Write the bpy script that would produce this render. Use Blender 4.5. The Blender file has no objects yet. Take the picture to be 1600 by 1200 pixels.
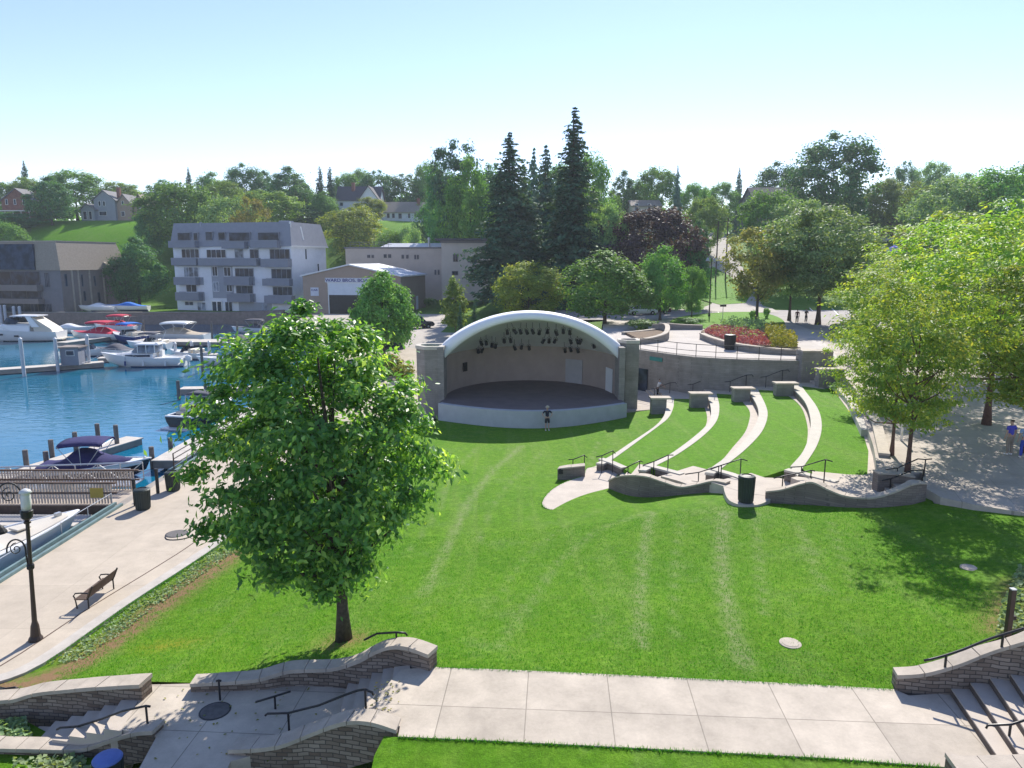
import bpy, bmesh, math, random
import numpy as np
from mathutils import Vector, Matrix, Euler
from mathutils.geometry import delaunay_2d_cdt
random.seed(7)
R = math.radians
scene = bpy.context.scene
COL = scene.collection
# ------------------------------------------------------------------ camera
FOC, PITCH, CZ = 1130.0, 9.8, 12.0
cam_d = bpy.data.cameras.new("camera"); cam = bpy.data.objects.new("camera", cam_d); COL.objects.link(cam)
cam_d.sensor_width = 36.0; cam_d.lens = 36.0 * FOC / 1600.0
cam_d.clip_start = 0.3; cam_d.clip_end = 4000
cam.location = (0, 0, CZ); cam.rotation_euler = (R(90 - PITCH), 0, 0)
scene.camera = cam
_cp, _sp = math.cos(R(PITCH)), math.sin(R(PITCH))
def ray(px, py):
    a = (px - 800) / FOC; b = (600 - py) / FOC
    return Vector((a, _cp + b * _sp, -_sp + b * _cp))
def G(px, py, z=0.0):            # where the photograph's point meets height z
    d = ray(px, py); t = (z - CZ) / d.z
    return Vector((d.x * t, d.y * t, z))
def AY(px, py, Y):               # the point at forward distance Y
    d = ray(px, py); t = Y / d.y
    return Vector((d.x * t, Y, CZ + d.z * t))
def GX(px, Y, z):                # X at forward distance Y and height z
    depth = Y * _cp + (CZ - z) * _sp
    return (px - 800) / FOC * depth
def ZT(py, Y):                   # height that projects to row py at distance Y
    return AY(800, py, Y).z
# ------------------------------------------------------------------ world and sun
SUN_AZ, SUN_EL = 15.0, 38.5
world = bpy.data.worlds.new("World"); scene.world = world; world.use_nodes = True
nt = world.node_tree; nt.nodes.clear()
bg = nt.nodes.new("ShaderNodeBackground"); sky = nt.nodes.new("ShaderNodeTexSky"); wo = nt.nodes.new("ShaderNodeOutputWorld")
sky.sky_type = 'NISHITA'; sky.sun_disc = False
sky.sun_elevation = R(SUN_EL); sky.sun_rotation = R(SUN_AZ)
sky.altitude = 100; sky.air_density = 1.0; sky.dust_density = 0.05; sky.ozone_density = 1.6
bg.inputs[1].default_value = 0.118
tn = nt.nodes.new("ShaderNodeMix"); tn.data_type = 'RGBA'; tn.blend_type = 'MULTIPLY'; tn.inputs["Factor"].default_value = 1.0
tn.inputs["B"].default_value = (1.0, 0.925, 1.05, 1); nt.links.new(sky.outputs[0], tn.inputs["A"]); nt.links.new(tn.outputs["Result"], bg.inputs[0]); nt.links.new(bg.outputs[0], wo.inputs[0])
sd = bpy.data.lights.new("sun", 'SUN'); sd.energy = 4.6; sd.angle = R(0.53); sd.color = (1.0, 0.95, 0.87)
so = bpy.data.objects.new("sun", sd); COL.objects.link(so)
sdir = Vector((math.sin(R(SUN_AZ)) * math.cos(R(SUN_EL)), math.cos(R(SUN_AZ)) * math.cos(R(SUN_EL)), math.sin(R(SUN_EL))))
so.rotation_euler = sdir.to_track_quat('Z', 'Y').to_euler(); so.location = (30, 60, 60)
vs = scene.view_settings; vs.view_transform = 'Standard'; vs.look = 'None'; vs.gamma = 1; vs.use_curve_mapping = False
vs.exposure = 0.74
cy = scene.cycles
cy.max_bounces = 6; cy.diffuse_bounces = 3; cy.glossy_bounces = 3; cy.transmission_bounces = 4; cy.transparent_max_bounces = 8
cy.use_denoising = True
# ------------------------------------------------------------------ object helpers
ORG = {}
def tag(o, label=None, cat=None, group=None, kind=None):
    if label: o["label"] = label
    if cat: o["category"] = cat
    if group: o["group"] = group
    if kind: o["kind"] = kind
    return o
def thing(name, label, cat, loc=(0, 0, 0), group=None, rz=0.0):
    o = bpy.data.objects.new(name, None); COL.objects.link(o)
    o.location = loc; o.rotation_euler = (0, 0, rz); o.empty_display_size = 0.3
    ORG[o] = Vector(loc)
    return tag(o, label, cat, group)
def dup(root, loc, rz=0.0, label=None, group=None, scale=None, name=None):
    def cp(o, parent):
        c = o.copy(); COL.objects.link(c)
        if parent is not None: c.parent = parent
        for ch in o.children: cp(ch, c)
        return c
    r = cp(root, None); r.location = loc; r.rotation_euler = (0, 0, rz)
    if scale is not None: r.scale = scale if hasattr(scale, '__len__') else (scale,) * 3
    if label: r["label"] = label
    if group: r["group"] = group
    return r
class MB:
    def __init__(s, xf=None): s.v = []; s.f = []; s.m = []; s.mi = 0; s.xf = xf
    def add(s, vs_, fs):
        b = len(s.v)
        for p in vs_:
            p = Vector(p)
            s.v.append(s.xf @ p if s.xf else p)
        for f in fs:
            s.f.append([b + i for i in f]); s.m.append(s.mi)
        return s
    def box(s, x0, y0, z0, x1, y1, z1):
        return s.add([(x0,y0,z0),(x1,y0,z0),(x1,y1,z0),(x0,y1,z0),(x0,y0,z1),(x1,y0,z1),(x1,y1,z1),(x0,y1,z1)],
                     [(0,3,2,1),(4,5,6,7),(0,1,5,4),(1,2,6,5),(2,3,7,6),(3,0,4,7)])
    def obox(s, c, size, rz=0.0):
        hx, hy, hz = size[0]/2, size[1]/2, size[2]/2
        M = Matrix.Translation(c) @ Matrix.Rotation(rz, 4, 'Z')
        P = [M @ Vector(p) for p in [(-hx,-hy,-hz),(hx,-hy,-hz),(hx,hy,-hz),(-hx,hy,-hz),(-hx,-hy,hz),(hx,-hy,hz),(hx,hy,hz),(-hx,hy,hz)]]
        return s.add(P, [(0,3,2,1),(4,5,6,7),(0,1,5,4),(1,2,6,5),(2,3,7,6),(3,0,4,7)])
    def hexa(s, P):
        return s.add(P, [(0,3,2,1),(4,5,6,7),(0,1,5,4),(1,2,6,5),(2,3,7,6),(3,0,4,7)])
    def tube(s, pts, r, n=8, cap=True):
        pts = [Vector(p) for p in pts]; k = len(pts)
        rs = r if hasattr(r, '__len__') else [r] * k
        V = []; F = []
        ref = None
        for i, p in enumerate(pts):
            d = (pts[min(i+1, k-1)] - pts[max(i-1, 0)])
            if d.length < 1e-9: d = Vector((0, 0, 1))
            d.normalize()
            if ref is None:
                ref = Vector((0, 0, 1)) if abs(d.z) < 0.9 else Vector((1, 0, 0))
            u = d.cross(ref).normalized(); w = d.cross(u).normalized(); ref = -w.cross(d).cross(d) if False else ref
            if abs(d.dot(ref)) > 0.98: 
                ref = Vector((1, 0, 0)) if abs(d.x) < 0.9 else Vector((0, 1, 0)); u = d.cross(ref).normalized(); w = d.cross(u).normalized()
            for j in range(n):
                a = 2 * math.pi * j / n
                V.append(p + (u * math.cos(a) + w * math.sin(a)) * rs[i])
        for i in range(k - 1):
            for j in range(n):
                F.append((i*n+j, i*n+(j+1) % n, (i+1)*n+(j+1) % n, (i+1)*n+j))
        if cap:
            F.append(tuple(range(n))[::-1]); F.append(tuple((k-1)*n + j for j in range(n)))
        return s.add(V, F)
    def lathe(s, c, prof, n=16):
        c = Vector(c); V = []; F = []
        for (r, z) in prof:
            for j in range(n):
                a = 2 * math.pi * j / n
                V.append(c + Vector((r * math.cos(a), r * math.sin(a), z)))
        for i in range(len(prof) - 1):
            for j in range(n):
                F.append((i*n+j, i*n+(j+1) % n, (i+1)*n+(j+1) % n, (i+1)*n+j))
        F.append(tuple(range(n))[::-1]); F.append(tuple((len(prof)-1)*n + j for j in range(n)))
        return s.add(V, F)
    def prism(s, poly, z0, z1):
        n = len(poly)
        A = sum(poly[i][0]*poly[(i+1) % n][1] - poly[(i+1) % n][0]*poly[i][1] for i in range(n))
        if A < 0: poly = poly[::-1]
        zt = z1 if hasattr(z1, '__len__') else [z1] * n
        if A < 0 and hasattr(z1, '__len__'): zt = zt[::-1]
        V = [(p[0], p[1], z0) for p in poly] + [(p[0], p[1], zt[i]) for i, p in enumerate(poly)]
        F = [tuple(range(n))[::-1], tuple(range(n, 2*n))] + [(i, (i+1) % n, n+(i+1) % n, n+i) for i in range(n)]
        return s.add(V, F)
    def wall(s, path, th, z0, z1, side=0.0):
        # vertical wall following a plan path; side shifts its centre line to the left (+) or right (-)
        n = len(path); P = [Vector((p[0], p[1])) for p in path]
        za = z0 if hasattr(z0, '__len__') else [z0]*n; zb = z1 if hasattr(z1, '__len__') else [z1]*n
        V = []
        for i in range(n):
            d = (P[min(i+1, n-1)] - P[max(i-1, 0)]).normalized(); nn = Vector((-d.y, d.x))
            if 0 < i < n-1:
                d1 = (P[i]-P[i-1]).normalized(); c = max(0.45, d1.dot(d)); k = 1.0 / c
            else: k = 1.0
            a = P[i] + nn * (side + th/2) * k; b = P[i] + nn * (side - th/2) * k
            V += [(a.x,a.y,za[i]),(b.x,b.y,za[i]),(b.x,b.y,zb[i]),(a.x,a.y,zb[i])]
        F = []
        for i in range(n-1):
            o = i*4; q = o+4
            for j in range(4):
                F.append((o+j, o+(j+1) % 4, q+(j+1) % 4, q+j))
        F.append((3,2,1,0)); e = (n-1)*4; F.append((e, e+1, e+2, e+3))
        return s.add(V, F)
    def grid(s, rows):
        n = len(rows[0]); V = [p for r in rows for p in r]; F = []
        for i in range(len(rows)-1):
            for j in range(n-1):
                F.append((i*n+j, i*n+j+1, (i+1)*n+j+1, (i+1)*n+j))
        return s.add(V, F)
    def build(s, name, mats, parent=None, smooth=False, bevel=0.0, fix=True):
        me = bpy.data.meshes.new(name)
        o = Vector((0, 0, 0))
        if parent is not None: o = ORG.get(parent, o)
        me.from_pydata([tuple(p - o) for p in s.v], [], s.f)
        if not isinstance(mats, (list, tuple)): mats = [mats]
        for m_ in mats: me.materials.append(m_)
        if len(mats) > 1: me.polygons.foreach_set("material_index", s.m)
        if smooth: me.polygons.foreach_set("use_smooth", [True]*len(me.polygons))
        if fix or bevel:
            bm = bmesh.new(); bm.from_mesh(me)
            if fix: bmesh.ops.recalc_face_normals(bm, faces=bm.faces[:])
            if bevel:
                bmesh.ops.bevel(bm, geom=[e for e in bm.edges if len(e.link_faces) == 2 and e.calc_face_angle(0) > 0.6], offset=bevel, segments=1, affect='EDGES', clamp_overlap=True)
            bm.to_mesh(me); bm.free()
        ob = bpy.data.objects.new(name, me); COL.objects.link(ob)
        ORG[ob] = o
        if parent is not None: ob.parent = parent
        return ob
def inpoly(P, poly):
    x = P[:, 0]; y = P[:, 1]; n = len(poly); c = np.zeros(len(P), bool); j = n-1
    for i in range(n):
        xi, yi = poly[i][0], poly[i][1]; xj, yj = poly[j][0], poly[j][1]
        with np.errstate(divide='ignore', invalid='ignore'):
            c ^= ((yi > y) != (yj > y)) & (x < (xj-xi)*(y-yi)/(yj-yi+1e-12)+xi)
        j = i
    return c
def smooth_poly(pts, it=2, closed=True):
    P = [Vector((p[0], p[1])) for p in pts]
    for _ in range(it):
        Q = []
        n = len(P)
        rng = range(n) if closed else range(n-1)
        if not closed: Q.append(P[0])
        for i in rng:
            a, b = P[i], P[(i+1) % n]
            Q += [a*0.75+b*0.25, a*0.25+b*0.75]
        if not closed: Q.append(P[-1])
        P = Q
    return [(p.x, p.y) for p in P]
def sheet(name, poly, zf, step, mat, kind="structure", skirt=0.0, parent=None):
    """flat or rolling ground surface: an outline filled with a fine mesh lifted to zf(x, y)"""
    B = []
    n = len(poly)
    for i in range(n):
        a = Vector((poly[i][0], poly[i][1])); b = Vector((poly[(i+1) % n][0], poly[(i+1) % n][1]))
        k = max(1, int((b-a).length/step))
        for j in range(k): B.append(a.lerp(b, j/k))
    xs = [p.x for p in B]; ys = [p.y for p in B]
    gx = np.arange(min(xs), max(xs), step); gy = np.arange(min(ys), max(ys), step)
    GXX, GYY = np.meshgrid(gx, gy); Q = np.stack([GXX.ravel(), GYY.ravel()], 1)
    Q = Q[inpoly(Q, [(p.x, p.y) for p in B])]
    if len(Q):
        bb = np.array([(p.x, p.y) for p in B])
        keep = np.ones(len(Q), bool)
        for i0 in range(0, len(Q), 4000):
            d = ((Q[i0:i0+4000, None, :]-bb[None])**2).sum(2).min(1); keep[i0:i0+4000] = d > (step*0.45)**2
        Q = Q[keep]
    verts = B + [Vector((float(q[0]), float(q[1]))) for q in Q]
    r = delaunay_2d_cdt(verts, [], [list(range(len(B)))], 1, 1e-5)
    V = np.array([(v.x, v.y) for v in r[0]]); z = zf(V[:, 0], V[:, 1])
    if np.isscalar(z): z = np.full(len(V), z)
    me = bpy.data.meshes.new(name)
    VV = [(V[i, 0], V[i, 1], float(z[i])) for i in range(len(V))]
    F = [tuple(f) for f in r[2]]
    if skirt:
        cnt = {}
        for f in F:
            for i in range(len(f)):
                e = (f[i], f[(i+1) % len(f)]); cnt[e] = 1
        be = [e for e in cnt if (e[1], e[0]) not in cnt]
        mp = {}
        for a, b in be:
            for q in (a, b):
                if q not in mp:
                    mp[q] = len(VV); VV.append((VV[q][0], VV[q][1], VV[q][2]-skirt))
        for a, b in be: F.append((b, a, mp[a], mp[b]))
    me.from_pydata(VV, [], F); me.materials.append(mat)
    me.polygons.foreach_set("use_smooth", [not skirt]*len(me.polygons))
    ob = bpy.data.objects.new(name, me); COL.objects.link(ob)
    if parent is not None: ob.parent = parent
    if kind: ob["kind"] = kind
    return ob
def bez(pts, n=6):
    """Catmull-Rom through points"""
    P = [Vector(p) for p in pts]; out = []
    for i in range(len(P)-1):
        p0 = P[max(i-1, 0)]; p1 = P[i]; p2 = P[i+1]; p3 = P[min(i+2, len(P)-1)]
        for k in range(n):
            t = k/n
            out.append(0.5*((2*p1)+(p2-p0)*t+(2*p0-5*p1+4*p2-p3)*t*t+(3*p1-p0-3*p2+p3)*t**3))
    out.append(P[-1]); return out
# ------------------------------------------------------------------ materials
def new_mat(name):
    m = bpy.data.materials.new(name); m.use_nodes = True
    nt = m.node_tree; b = nt.nodes["Principled BSDF"]
    return m, nt, b
def c4(c): return (c[0], c[1], c[2], 1.0)
def mul(c, k): return tuple(max(0.0, min(1.0, x*k)) for x in c)
def mat(name, col, rough=0.8, var=0.12, scale=2.0, bump=0.0, bscale=30.0, metal=0.0, col2=None, spec=0.3, detail=4.0, coord='pos'):
    m, nt, b = new_mat(name)
    b.inputs["Roughness"].default_value = rough; b.inputs["Metallic"].default_value = metal
    b.inputs["Specular IOR Level"].default_value = spec
    if coord == 'pos':
        g = nt.nodes.new("ShaderNodeNewGeometry"); vec = g.outputs["Position"]
    else:
        g = nt.nodes.new("ShaderNodeTexCoord"); vec = g.outputs["Object"]
    if var > 0:
        n = nt.nodes.new("ShaderNodeTexNoise"); n.inputs["Scale"].default_value = scale; n.inputs["Detail"].default_value = detail; n.inputs["Roughness"].default_value = 0.62
        nt.links.new(vec, n.inputs["Vector"])
        r = nt.nodes.new("ShaderNodeValToRGB")
        r.color_ramp.elements[0].position = 0.3; r.color_ramp.elements[1].position = 0.7
        r.color_ramp.elements[0].color = c4(mul(col2 if col2 else col, 1.0 if col2 else 1-var)); r.color_ramp.elements[1].color = c4(mul(col, 1+var))
        nt.links.new(n.outputs["Fac"], r.inputs["Fac"]); nt.links.new(r.outputs["Color"], b.inputs["Base Color"])
    else:
        b.inputs["Base Color"].default_value = c4(col)
    if bump > 0:
        n2 = nt.nodes.new("ShaderNodeTexNoise"); n2.inputs["Scale"].default_value = bscale; n2.inputs["Detail"].default_value = 5
        nt.links.new(vec, n2.inputs["Vector"])
        bp = nt.nodes.new("ShaderNodeBump"); bp.inputs["Strength"].default_value = bump; bp.inputs["Distance"].default_value = 0.05
        nt.links.new(n2.outputs["Fac"], bp.inputs["Height"]); nt.links.new(bp.outputs["Normal"], b.inputs["Normal"])
    return m
def brick(name, c1, c2, mortar, bw=0.5, bh=0.2, ms=0.012, rough=0.9, bump=0.4, ax=(1.0, 1.0), warp=0.0):
    m, nt, b = new_mat(name); b.inputs["Roughness"].default_value = rough; b.inputs["Specular IOR Level"].default_value = 0.15
    g = nt.nodes.new("ShaderNodeNewGeometry"); s = nt.nodes.new("ShaderNodeSeparateXYZ"); nt.links.new(g.outputs["Position"], s.inputs[0])
    a1 = nt.nodes.new("ShaderNodeMath"); a1.operation = 'MULTIPLY'; a1.inputs[1].default_value = ax[0]; nt.links.new(s.outputs[0], a1.inputs[0])
    a2 = nt.nodes.new("ShaderNodeMath"); a2.operation = 'MULTIPLY_ADD'; a2.inputs[1].default_value = ax[1]; nt.links.new(s.outputs[1], a2.inputs[0]); nt.links.new(a1.outputs[0], a2.inputs[2])
    c = nt.nodes.new("ShaderNodeCombineXYZ"); nt.links.new(a2.outputs[0], c.inputs[0]); nt.links.new(s.outputs[2], c.inputs[1])
    t = nt.nodes.new("ShaderNodeTexBrick"); t.inputs["Scale"].default_value = 1.0; t.inputs["Brick Width"].default_value = bw; t.inputs["Row Height"].default_value = bh
    t.inputs["Mortar Size"].default_value = ms; t.inputs["Color1"].default_value = c4(c1); t.inputs["Color2"].default_value = c4(c2); t.inputs["Mortar"].default_value = c4(mortar)
    t.inputs["Bias"].default_value = 0.0
    wn = nt.nodes.new("ShaderNodeTexNoise"); wn.inputs["Scale"].default_value = 2.2; wn.inputs["Detail"].default_value = 3; nt.links.new(g.outputs["Position"], wn.inputs["Vector"])
    wm = nt.nodes.new("ShaderNodeVectorMath"); wm.operation = 'MULTIPLY_ADD'; wm.inputs[1].default_value = (warp, warp, warp); nt.links.new(wn.outputs["Color"], wm.inputs[0]); nt.links.new(c.outputs[0], wm.inputs[2])
    nt.links.new(wm.outputs[0], t.inputs["Vector"])
    n = nt.nodes.new("ShaderNodeTexNoise"); n.inputs["Scale"].default_value = 1.3; n.inputs["Detail"].default_value = 6; nt.links.new(g.outputs["Position"], n.inputs["Vector"])
    mr = nt.nodes.new("ShaderNodeMapRange"); mr.inputs[3].default_value = 0.6; mr.inputs[4].default_value = 1.4; nt.links.new(n.outputs["Fac"], mr.inputs[0])
    mx = nt.nodes.new("ShaderNodeMix"); mx.data_type = 'RGBA'; mx.blend_type = 'MULTIPLY'; mx.inputs["Factor"].default_value = 1.0
    nt.links.new(t.outputs["Color"], mx.inputs["A"]); nt.links.new(mr.outputs[0], mx.inputs["B"]); nt.links.new(mx.outputs["Result"], b.inputs["Base Color"])
    bp = nt.nodes.new("ShaderNodeBump"); bp.inputs["Strength"].default_value = bump; bp.inputs["Distance"].default_value = 0.02; bp.invert = True
    nt.links.new(t.outputs["Fac"], bp.inputs["Height"]); nt.links.new(bp.outputs["Normal"], b.inputs["Normal"])
    return m
def leaf_mat(name, c1, c2, c3=None, trans=0.35, rough=0.6, spec=0.12, k=1.0):
    """c1..c3 are leaf colours spread at random from leaf to leaf and in broad patches"""
    c3 = c3 if c3 else mul(c2, 1.35); c1, c2, c3 = mul(c1, 3.0*k), mul(c2, 2.7*k), mul(c3, 2.0*k)
    m, nt, b = new_mat(name)
    g = nt.nodes.new("ShaderNodeNewGeometry")
    oi = nt.nodes.new("ShaderNodeObjectInfo")
    n = nt.nodes.new("ShaderNodeTexNoise"); n.inputs["Scale"].default_value = 0.45; n.inputs["Detail"].default_value = 2; nt.links.new(g.outputs["Position"], n.inputs["Vector"])
    a = nt.nodes.new("ShaderNodeMath"); a.operation = 'MULTIPLY_ADD'; a.inputs[1].default_value = 0.6
    nt.links.new(g.outputs["Random Per Island"], a.inputs[0])
    s = nt.nodes.new("ShaderNodeMath"); s.operation = 'MULTIPLY_ADD'; s.inputs[1].default_value = 0.9; s.inputs[2].default_value = -0.25; nt.links.new(n.outputs["Fac"], s.inputs[0]); nt.links.new(s.outputs[0], a.inputs[2])
    r = nt.nodes.new("ShaderNodeValToRGB"); e = r.color_ramp.elements
    e[0].position = 0.1; e[0].color = c4(c1); e[1].position = 0.55; e[1].color = c4(c2)
    q = e.new(0.95); q.color = c4(c3 if c3 else mul(c2, 1.35))
    nt.links.new(a.outputs[0], r.inputs["Fac"])
    hs = nt.nodes.new("ShaderNodeHueSaturation")
    h = nt.nodes.new("ShaderNodeMapRange"); h.inputs[3].default_value = 0.80; h.inputs[4].default_value = 1.2; nt.links.new(oi.outputs["Random"], h.inputs[0]); nt.links.new(h.outputs[0], hs.inputs["Value"])
    h2 = nt.nodes.new("ShaderNodeMapRange"); h2.inputs[3].default_value = 0.488; h2.inputs[4].default_value = 0.512; nt.links.new(oi.outputs["Random"], h2.inputs[0]); nt.links.new(h2.outputs[0], hs.inputs["Hue"])
    nt.links.new(r.outputs["Color"], hs.inputs["Color"])
    nt.links.new(hs.outputs["Color"], b.inputs["Base Color"])
    b.inputs["Roughness"].default_value = rough; b.inputs["Specular IOR Level"].default_value = spec
    tr = nt.nodes.new("ShaderNodeBsdfTranslucent")
    tint = nt.nodes.new("ShaderNodeMix"); tint.data_type = 'RGBA'; tint.blend_type = 'MULTIPLY'; tint.inputs["Factor"].default_value = 1.0
    nt.links.new(hs.outputs["Color"], tint.inputs["A"]); tint.inputs["B"].default_value = (2.2, 2.0, 0.7, 1)
    nt.links.new(tint.outputs["Result"], tr.inputs["Color"])
    mx = nt.nodes.new("ShaderNodeMixShader"); mx.inputs[0].default_value = trans
    out = nt.nodes["Material Output"]
    nt.links.new(b.outputs[0], mx.inputs[1]); nt.links.new(tr.outputs[0], mx.inputs[2]); nt.links.new(mx.outputs[0], out.inputs[0])
    return m
def lawn_mat(name, ca, cb, cc, wear=True):
    m, nt, b = new_mat(name); b.inputs["Roughness"].default_value = 0.75; b.inputs["Specular IOR Level"].default_value = 0.04
    g = nt.nodes.new("ShaderNodeNewGeometry"); P = g.outputs["Position"]
    def noise(sc, det, rgh=0.6):
        n = nt.nodes.new("ShaderNodeTexNoise"); n.inputs["Scale"].default_value = sc; n.inputs["Detail"].default_value = det; n.inputs["Roughness"].default_value = rgh; nt.links.new(P, n.inputs["Vector"]); return n.outputs["Fac"]
    def mixc(f, A, B, mode='MIX'):
        x = nt.nodes.new("ShaderNodeMix"); x.data_type = 'RGBA'; x.blend_type = mode
        for k, v in (("Factor", f), ("A", A), ("B", B)):
            if hasattr(v, 'is_output') or hasattr(v, 'links'): nt.links.new(v, x.inputs[k])
            elif k == "Factor": x.inputs[k].default_value = v
            else: x.inputs[k].default_value = c4(v)
        return x.outputs["Result"]
    def rng(f, a, bb, c=0.0, d=1.0):
        q = nt.nodes.new("ShaderNodeMapRange"); q.inputs[1].default_value = a; q.inputs[2].default_value = bb; q.inputs[3].default_value = c; q.inputs[4].default_value = d; nt.links.new(f, q.inputs[0]); return q.outputs[0]
    base = mixc(rng(noise(0.16, 5), 0.35, 0.65), ca, cb)
    base = mixc(rng(noise(1.6, 6, 0.7), 0.45, 0.75, 0, 0.55), base, cc)
    mpw = nt.nodes.new("ShaderNodeMapping"); mpw.inputs["Rotation"].default_value = (0, 0, R(-24)); mpw.inputs["Scale"].default_value = (1.0, 0.07, 1.0); nt.links.new(P, mpw.inputs["Vector"])
    nw = nt.nodes.new("ShaderNodeTexNoise"); nw.inputs["Scale"].default_value = 1.1; nw.inputs["Detail"].default_value = 4; nw.inputs["Distortion"].default_value = 0.8; nt.links.new(mpw.outputs[0], nw.inputs["Vector"])
    base = mixc(rng(nw.outputs["Fac"], 0.50, 0.68, 0, 0.42), base, (0.17, 0.27, 0.05))
    base = mixc(rng(noise(0.55, 6, 0.75), 0.52, 0.74, 0, 0.55), base, (0.16, 0.25, 0.07))
    clump = rng(noise(3.2, 5, 0.75), 0.36, 0.64, 0.86, 1.13); base = mixc(1.0, base, clump, 'MULTIPLY')
    fine = rng(noise(26, 4, 0.75), 0.3, 0.7, 0.68, 1.30)
    fine2 = rng(noise(7, 4, 0.7), 0.3, 0.7, 0.80, 1.2)
    base = mixc(1.0, base, fine, 'MULTIPLY'); base = mixc(1.0, base, fine2, 'MULTIPLY')
    if wear:
        at = nt.nodes.new("ShaderNodeAttribute"); at.attribute_name = "wear"
        sep = nt.nodes.new("ShaderNodeSeparateColor"); nt.links.new(at.outputs["Color"], sep.inputs[0])
        def masked(ch, lo, hi, amp):
            x = nt.nodes.new("ShaderNodeMath"); x.operation = 'MULTIPLY'; nt.links.new(sep.outputs[ch], x.inputs[0]); nt.links.new(rng(noise(3.5, 5, 0.8), lo, hi, 0.0, amp), x.inputs[1]); return x.outputs[0]
        base = mixc(masked(0, 0.34, 0.60, 0.95), base, (0.26, 0.30, 0.13))     # pale worn tracks
        base = mixc(masked(1, 0.32, 0.58, 1.0), base, (0.27, 0.17, 0.09))     # bare soil
        base = mixc(masked(2, 0.35, 0.62, 0.9), base, (0.30, 0.27, 0.03))     # yellowed patch
    nt.links.new(base, b.inputs["Base Color"])
    bp = nt.nodes.new("ShaderNodeBump"); bp.inputs["Strength"].default_value = 0.9; bp.inputs["Distance"].default_value = 0.06
    nt.links.new(noise(16, 5, 0.8), bp.inputs["Height"]); nt.links.new(bp.outputs["Normal"], b.inputs["Normal"])
    return m
def slab_mat(name, col, lines=(1.6, 1.6), rot=0.0, off=(0, 0), dark=0.6, var=0.10, stain=0.25):
    """concrete poured in slabs: joints on a rotated grid, soft stains"""
    m, nt, b = new_mat(name); b.inputs["Roughness"].default_value = 0.88; b.inputs["Specular IOR Level"].default_value = 0.2
    g = nt.nodes.new("ShaderNodeNewGeometry")
    mp = nt.nodes.new("ShaderNodeMapping"); mp.inputs["Rotation"].default_value = (0, 0, rot); mp.inputs["Location"].default_value = (off[0], off[1], 0); nt.links.new(g.outputs["Position"], mp.inputs["Vector"])
    t = nt.nodes.new("ShaderNodeTexBrick"); t.offset = 0.0; t.inputs["Scale"].default_value = 1.0; t.inputs["Brick Width"].default_value = lines[0]; t.inputs["Row Height"].default_value = lines[1]
    t.inputs["Mortar Size"].default_value = 0.014; t.inputs["Mortar Smooth"].default_value = 0.3
    t.inputs["Color1"].default_value = c4(mul(col, 1-var*0.6)); t.inputs["Color2"].default_value = c4(mul(col, 1+var*0.6)); t.inputs["Mortar"].default_value = c4(mul(col, dark))
    nt.links.new(mp.outputs[0], t.inputs["Vector"])
    n = nt.nodes.new("ShaderNodeTexNoise"); n.inputs["Scale"].default_value = 0.9; n.inputs["Detail"].default_value = 8; n.inputs["Roughness"].default_value = 0.7; nt.links.new(g.outputs["Position"], n.inputs["Vector"])
    mr = nt.nodes.new("ShaderNodeMapRange"); mr.inputs[1].default_value = 0.3; mr.inputs[2].default_value = 0.7; mr.inputs[3].default_value = 1-stain; mr.inputs[4].default_value = 1+stain*0.5; nt.links.new(n.outputs["Fac"], mr.inputs[0])
    mx = nt.nodes.new("ShaderNodeMix"); mx.data_type = 'RGBA'; mx.blend_type = 'MULTIPLY'; mx.inputs["Factor"].default_value = 1.0
    nt.links.new(t.outputs["Color"], mx.inputs["A"]); nt.links.new(mr.outputs[0], mx.inputs["B"])
    n3 = nt.nodes.new("ShaderNodeTexNoise"); n3.inputs["Scale"].default_value = 14; n3.inputs["Detail"].default_value = 6; n3.inputs["Roughness"].default_value = 0.8; nt.links.new(g.outputs["Position"], n3.inputs["Vector"])
    mr3 = nt.nodes.new("ShaderNodeMapRange"); mr3.inputs[1].default_value = 0.3; mr3.inputs[2].default_value = 0.7; mr3.inputs[3].default_value = 0.93; mr3.inputs[4].default_value = 1.06; nt.links.new(n3.outputs["Fac"], mr3.inputs[0])
    mx3 = nt.nodes.new("ShaderNodeMix"); mx3.data_type = 'RGBA'; mx3.blend_type = 'MULTIPLY'; mx3.inputs["Factor"].default_value = 1.0
    nt.links.new(mx.outputs["Result"], mx3.inputs["A"]); nt.links.new(mr3.outputs[0], mx3.inputs["B"])
    nt.links.new(mx3.outputs["Result"], b.inputs["Base Color"])
    return m
def glass_mat(name, col, rough=0.08):
    m, nt, b = new_mat(name); b.inputs["Roughness"].default_value = rough; b.inputs["Specular IOR Level"].default_value = 0.12
    g = nt.nodes.new("ShaderNodeNewGeometry"); n = nt.nodes.new("ShaderNodeTexNoise"); n.inputs["Scale"].default_value = 0.8; nt.links.new(g.outputs["Position"], n.inputs["Vector"])
    r = nt.nodes.new("ShaderNodeValToRGB"); r.color_ramp.elements[0].position = 0.4; r.color_ramp.elements[1].position = 0.62
    r.color_ramp.elements[0].color = c4(mul(col, 0.6)); r.color_ramp.elements[1].color = c4(mul(col, 1.8)); nt.links.new(n.outputs["Fac"], r.inputs[0]); nt.links.new(r.outputs[0], b.inputs["Base Color"])
    return m
def plain(name, col, rough=0.6, metal=0.0, var=0.08, scale=1.5, spec=0.3, bump=0.0): return mat(name, col, rough, var, scale, metal=metal, spec=spec, bump=bump)
M = {}
M['lawn'] = lawn_mat("lawn_grass", (0.082, 0.212, 0.010), (0.118, 0.258, 0.014), (0.165, 0.275, 0.028))
M['tier'] = lawn_mat("tier_grass", (0.092, 0.240, 0.008), (0.108, 0.262, 0.009), (0.120, 0.262, 0.014), wear=False)
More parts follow.
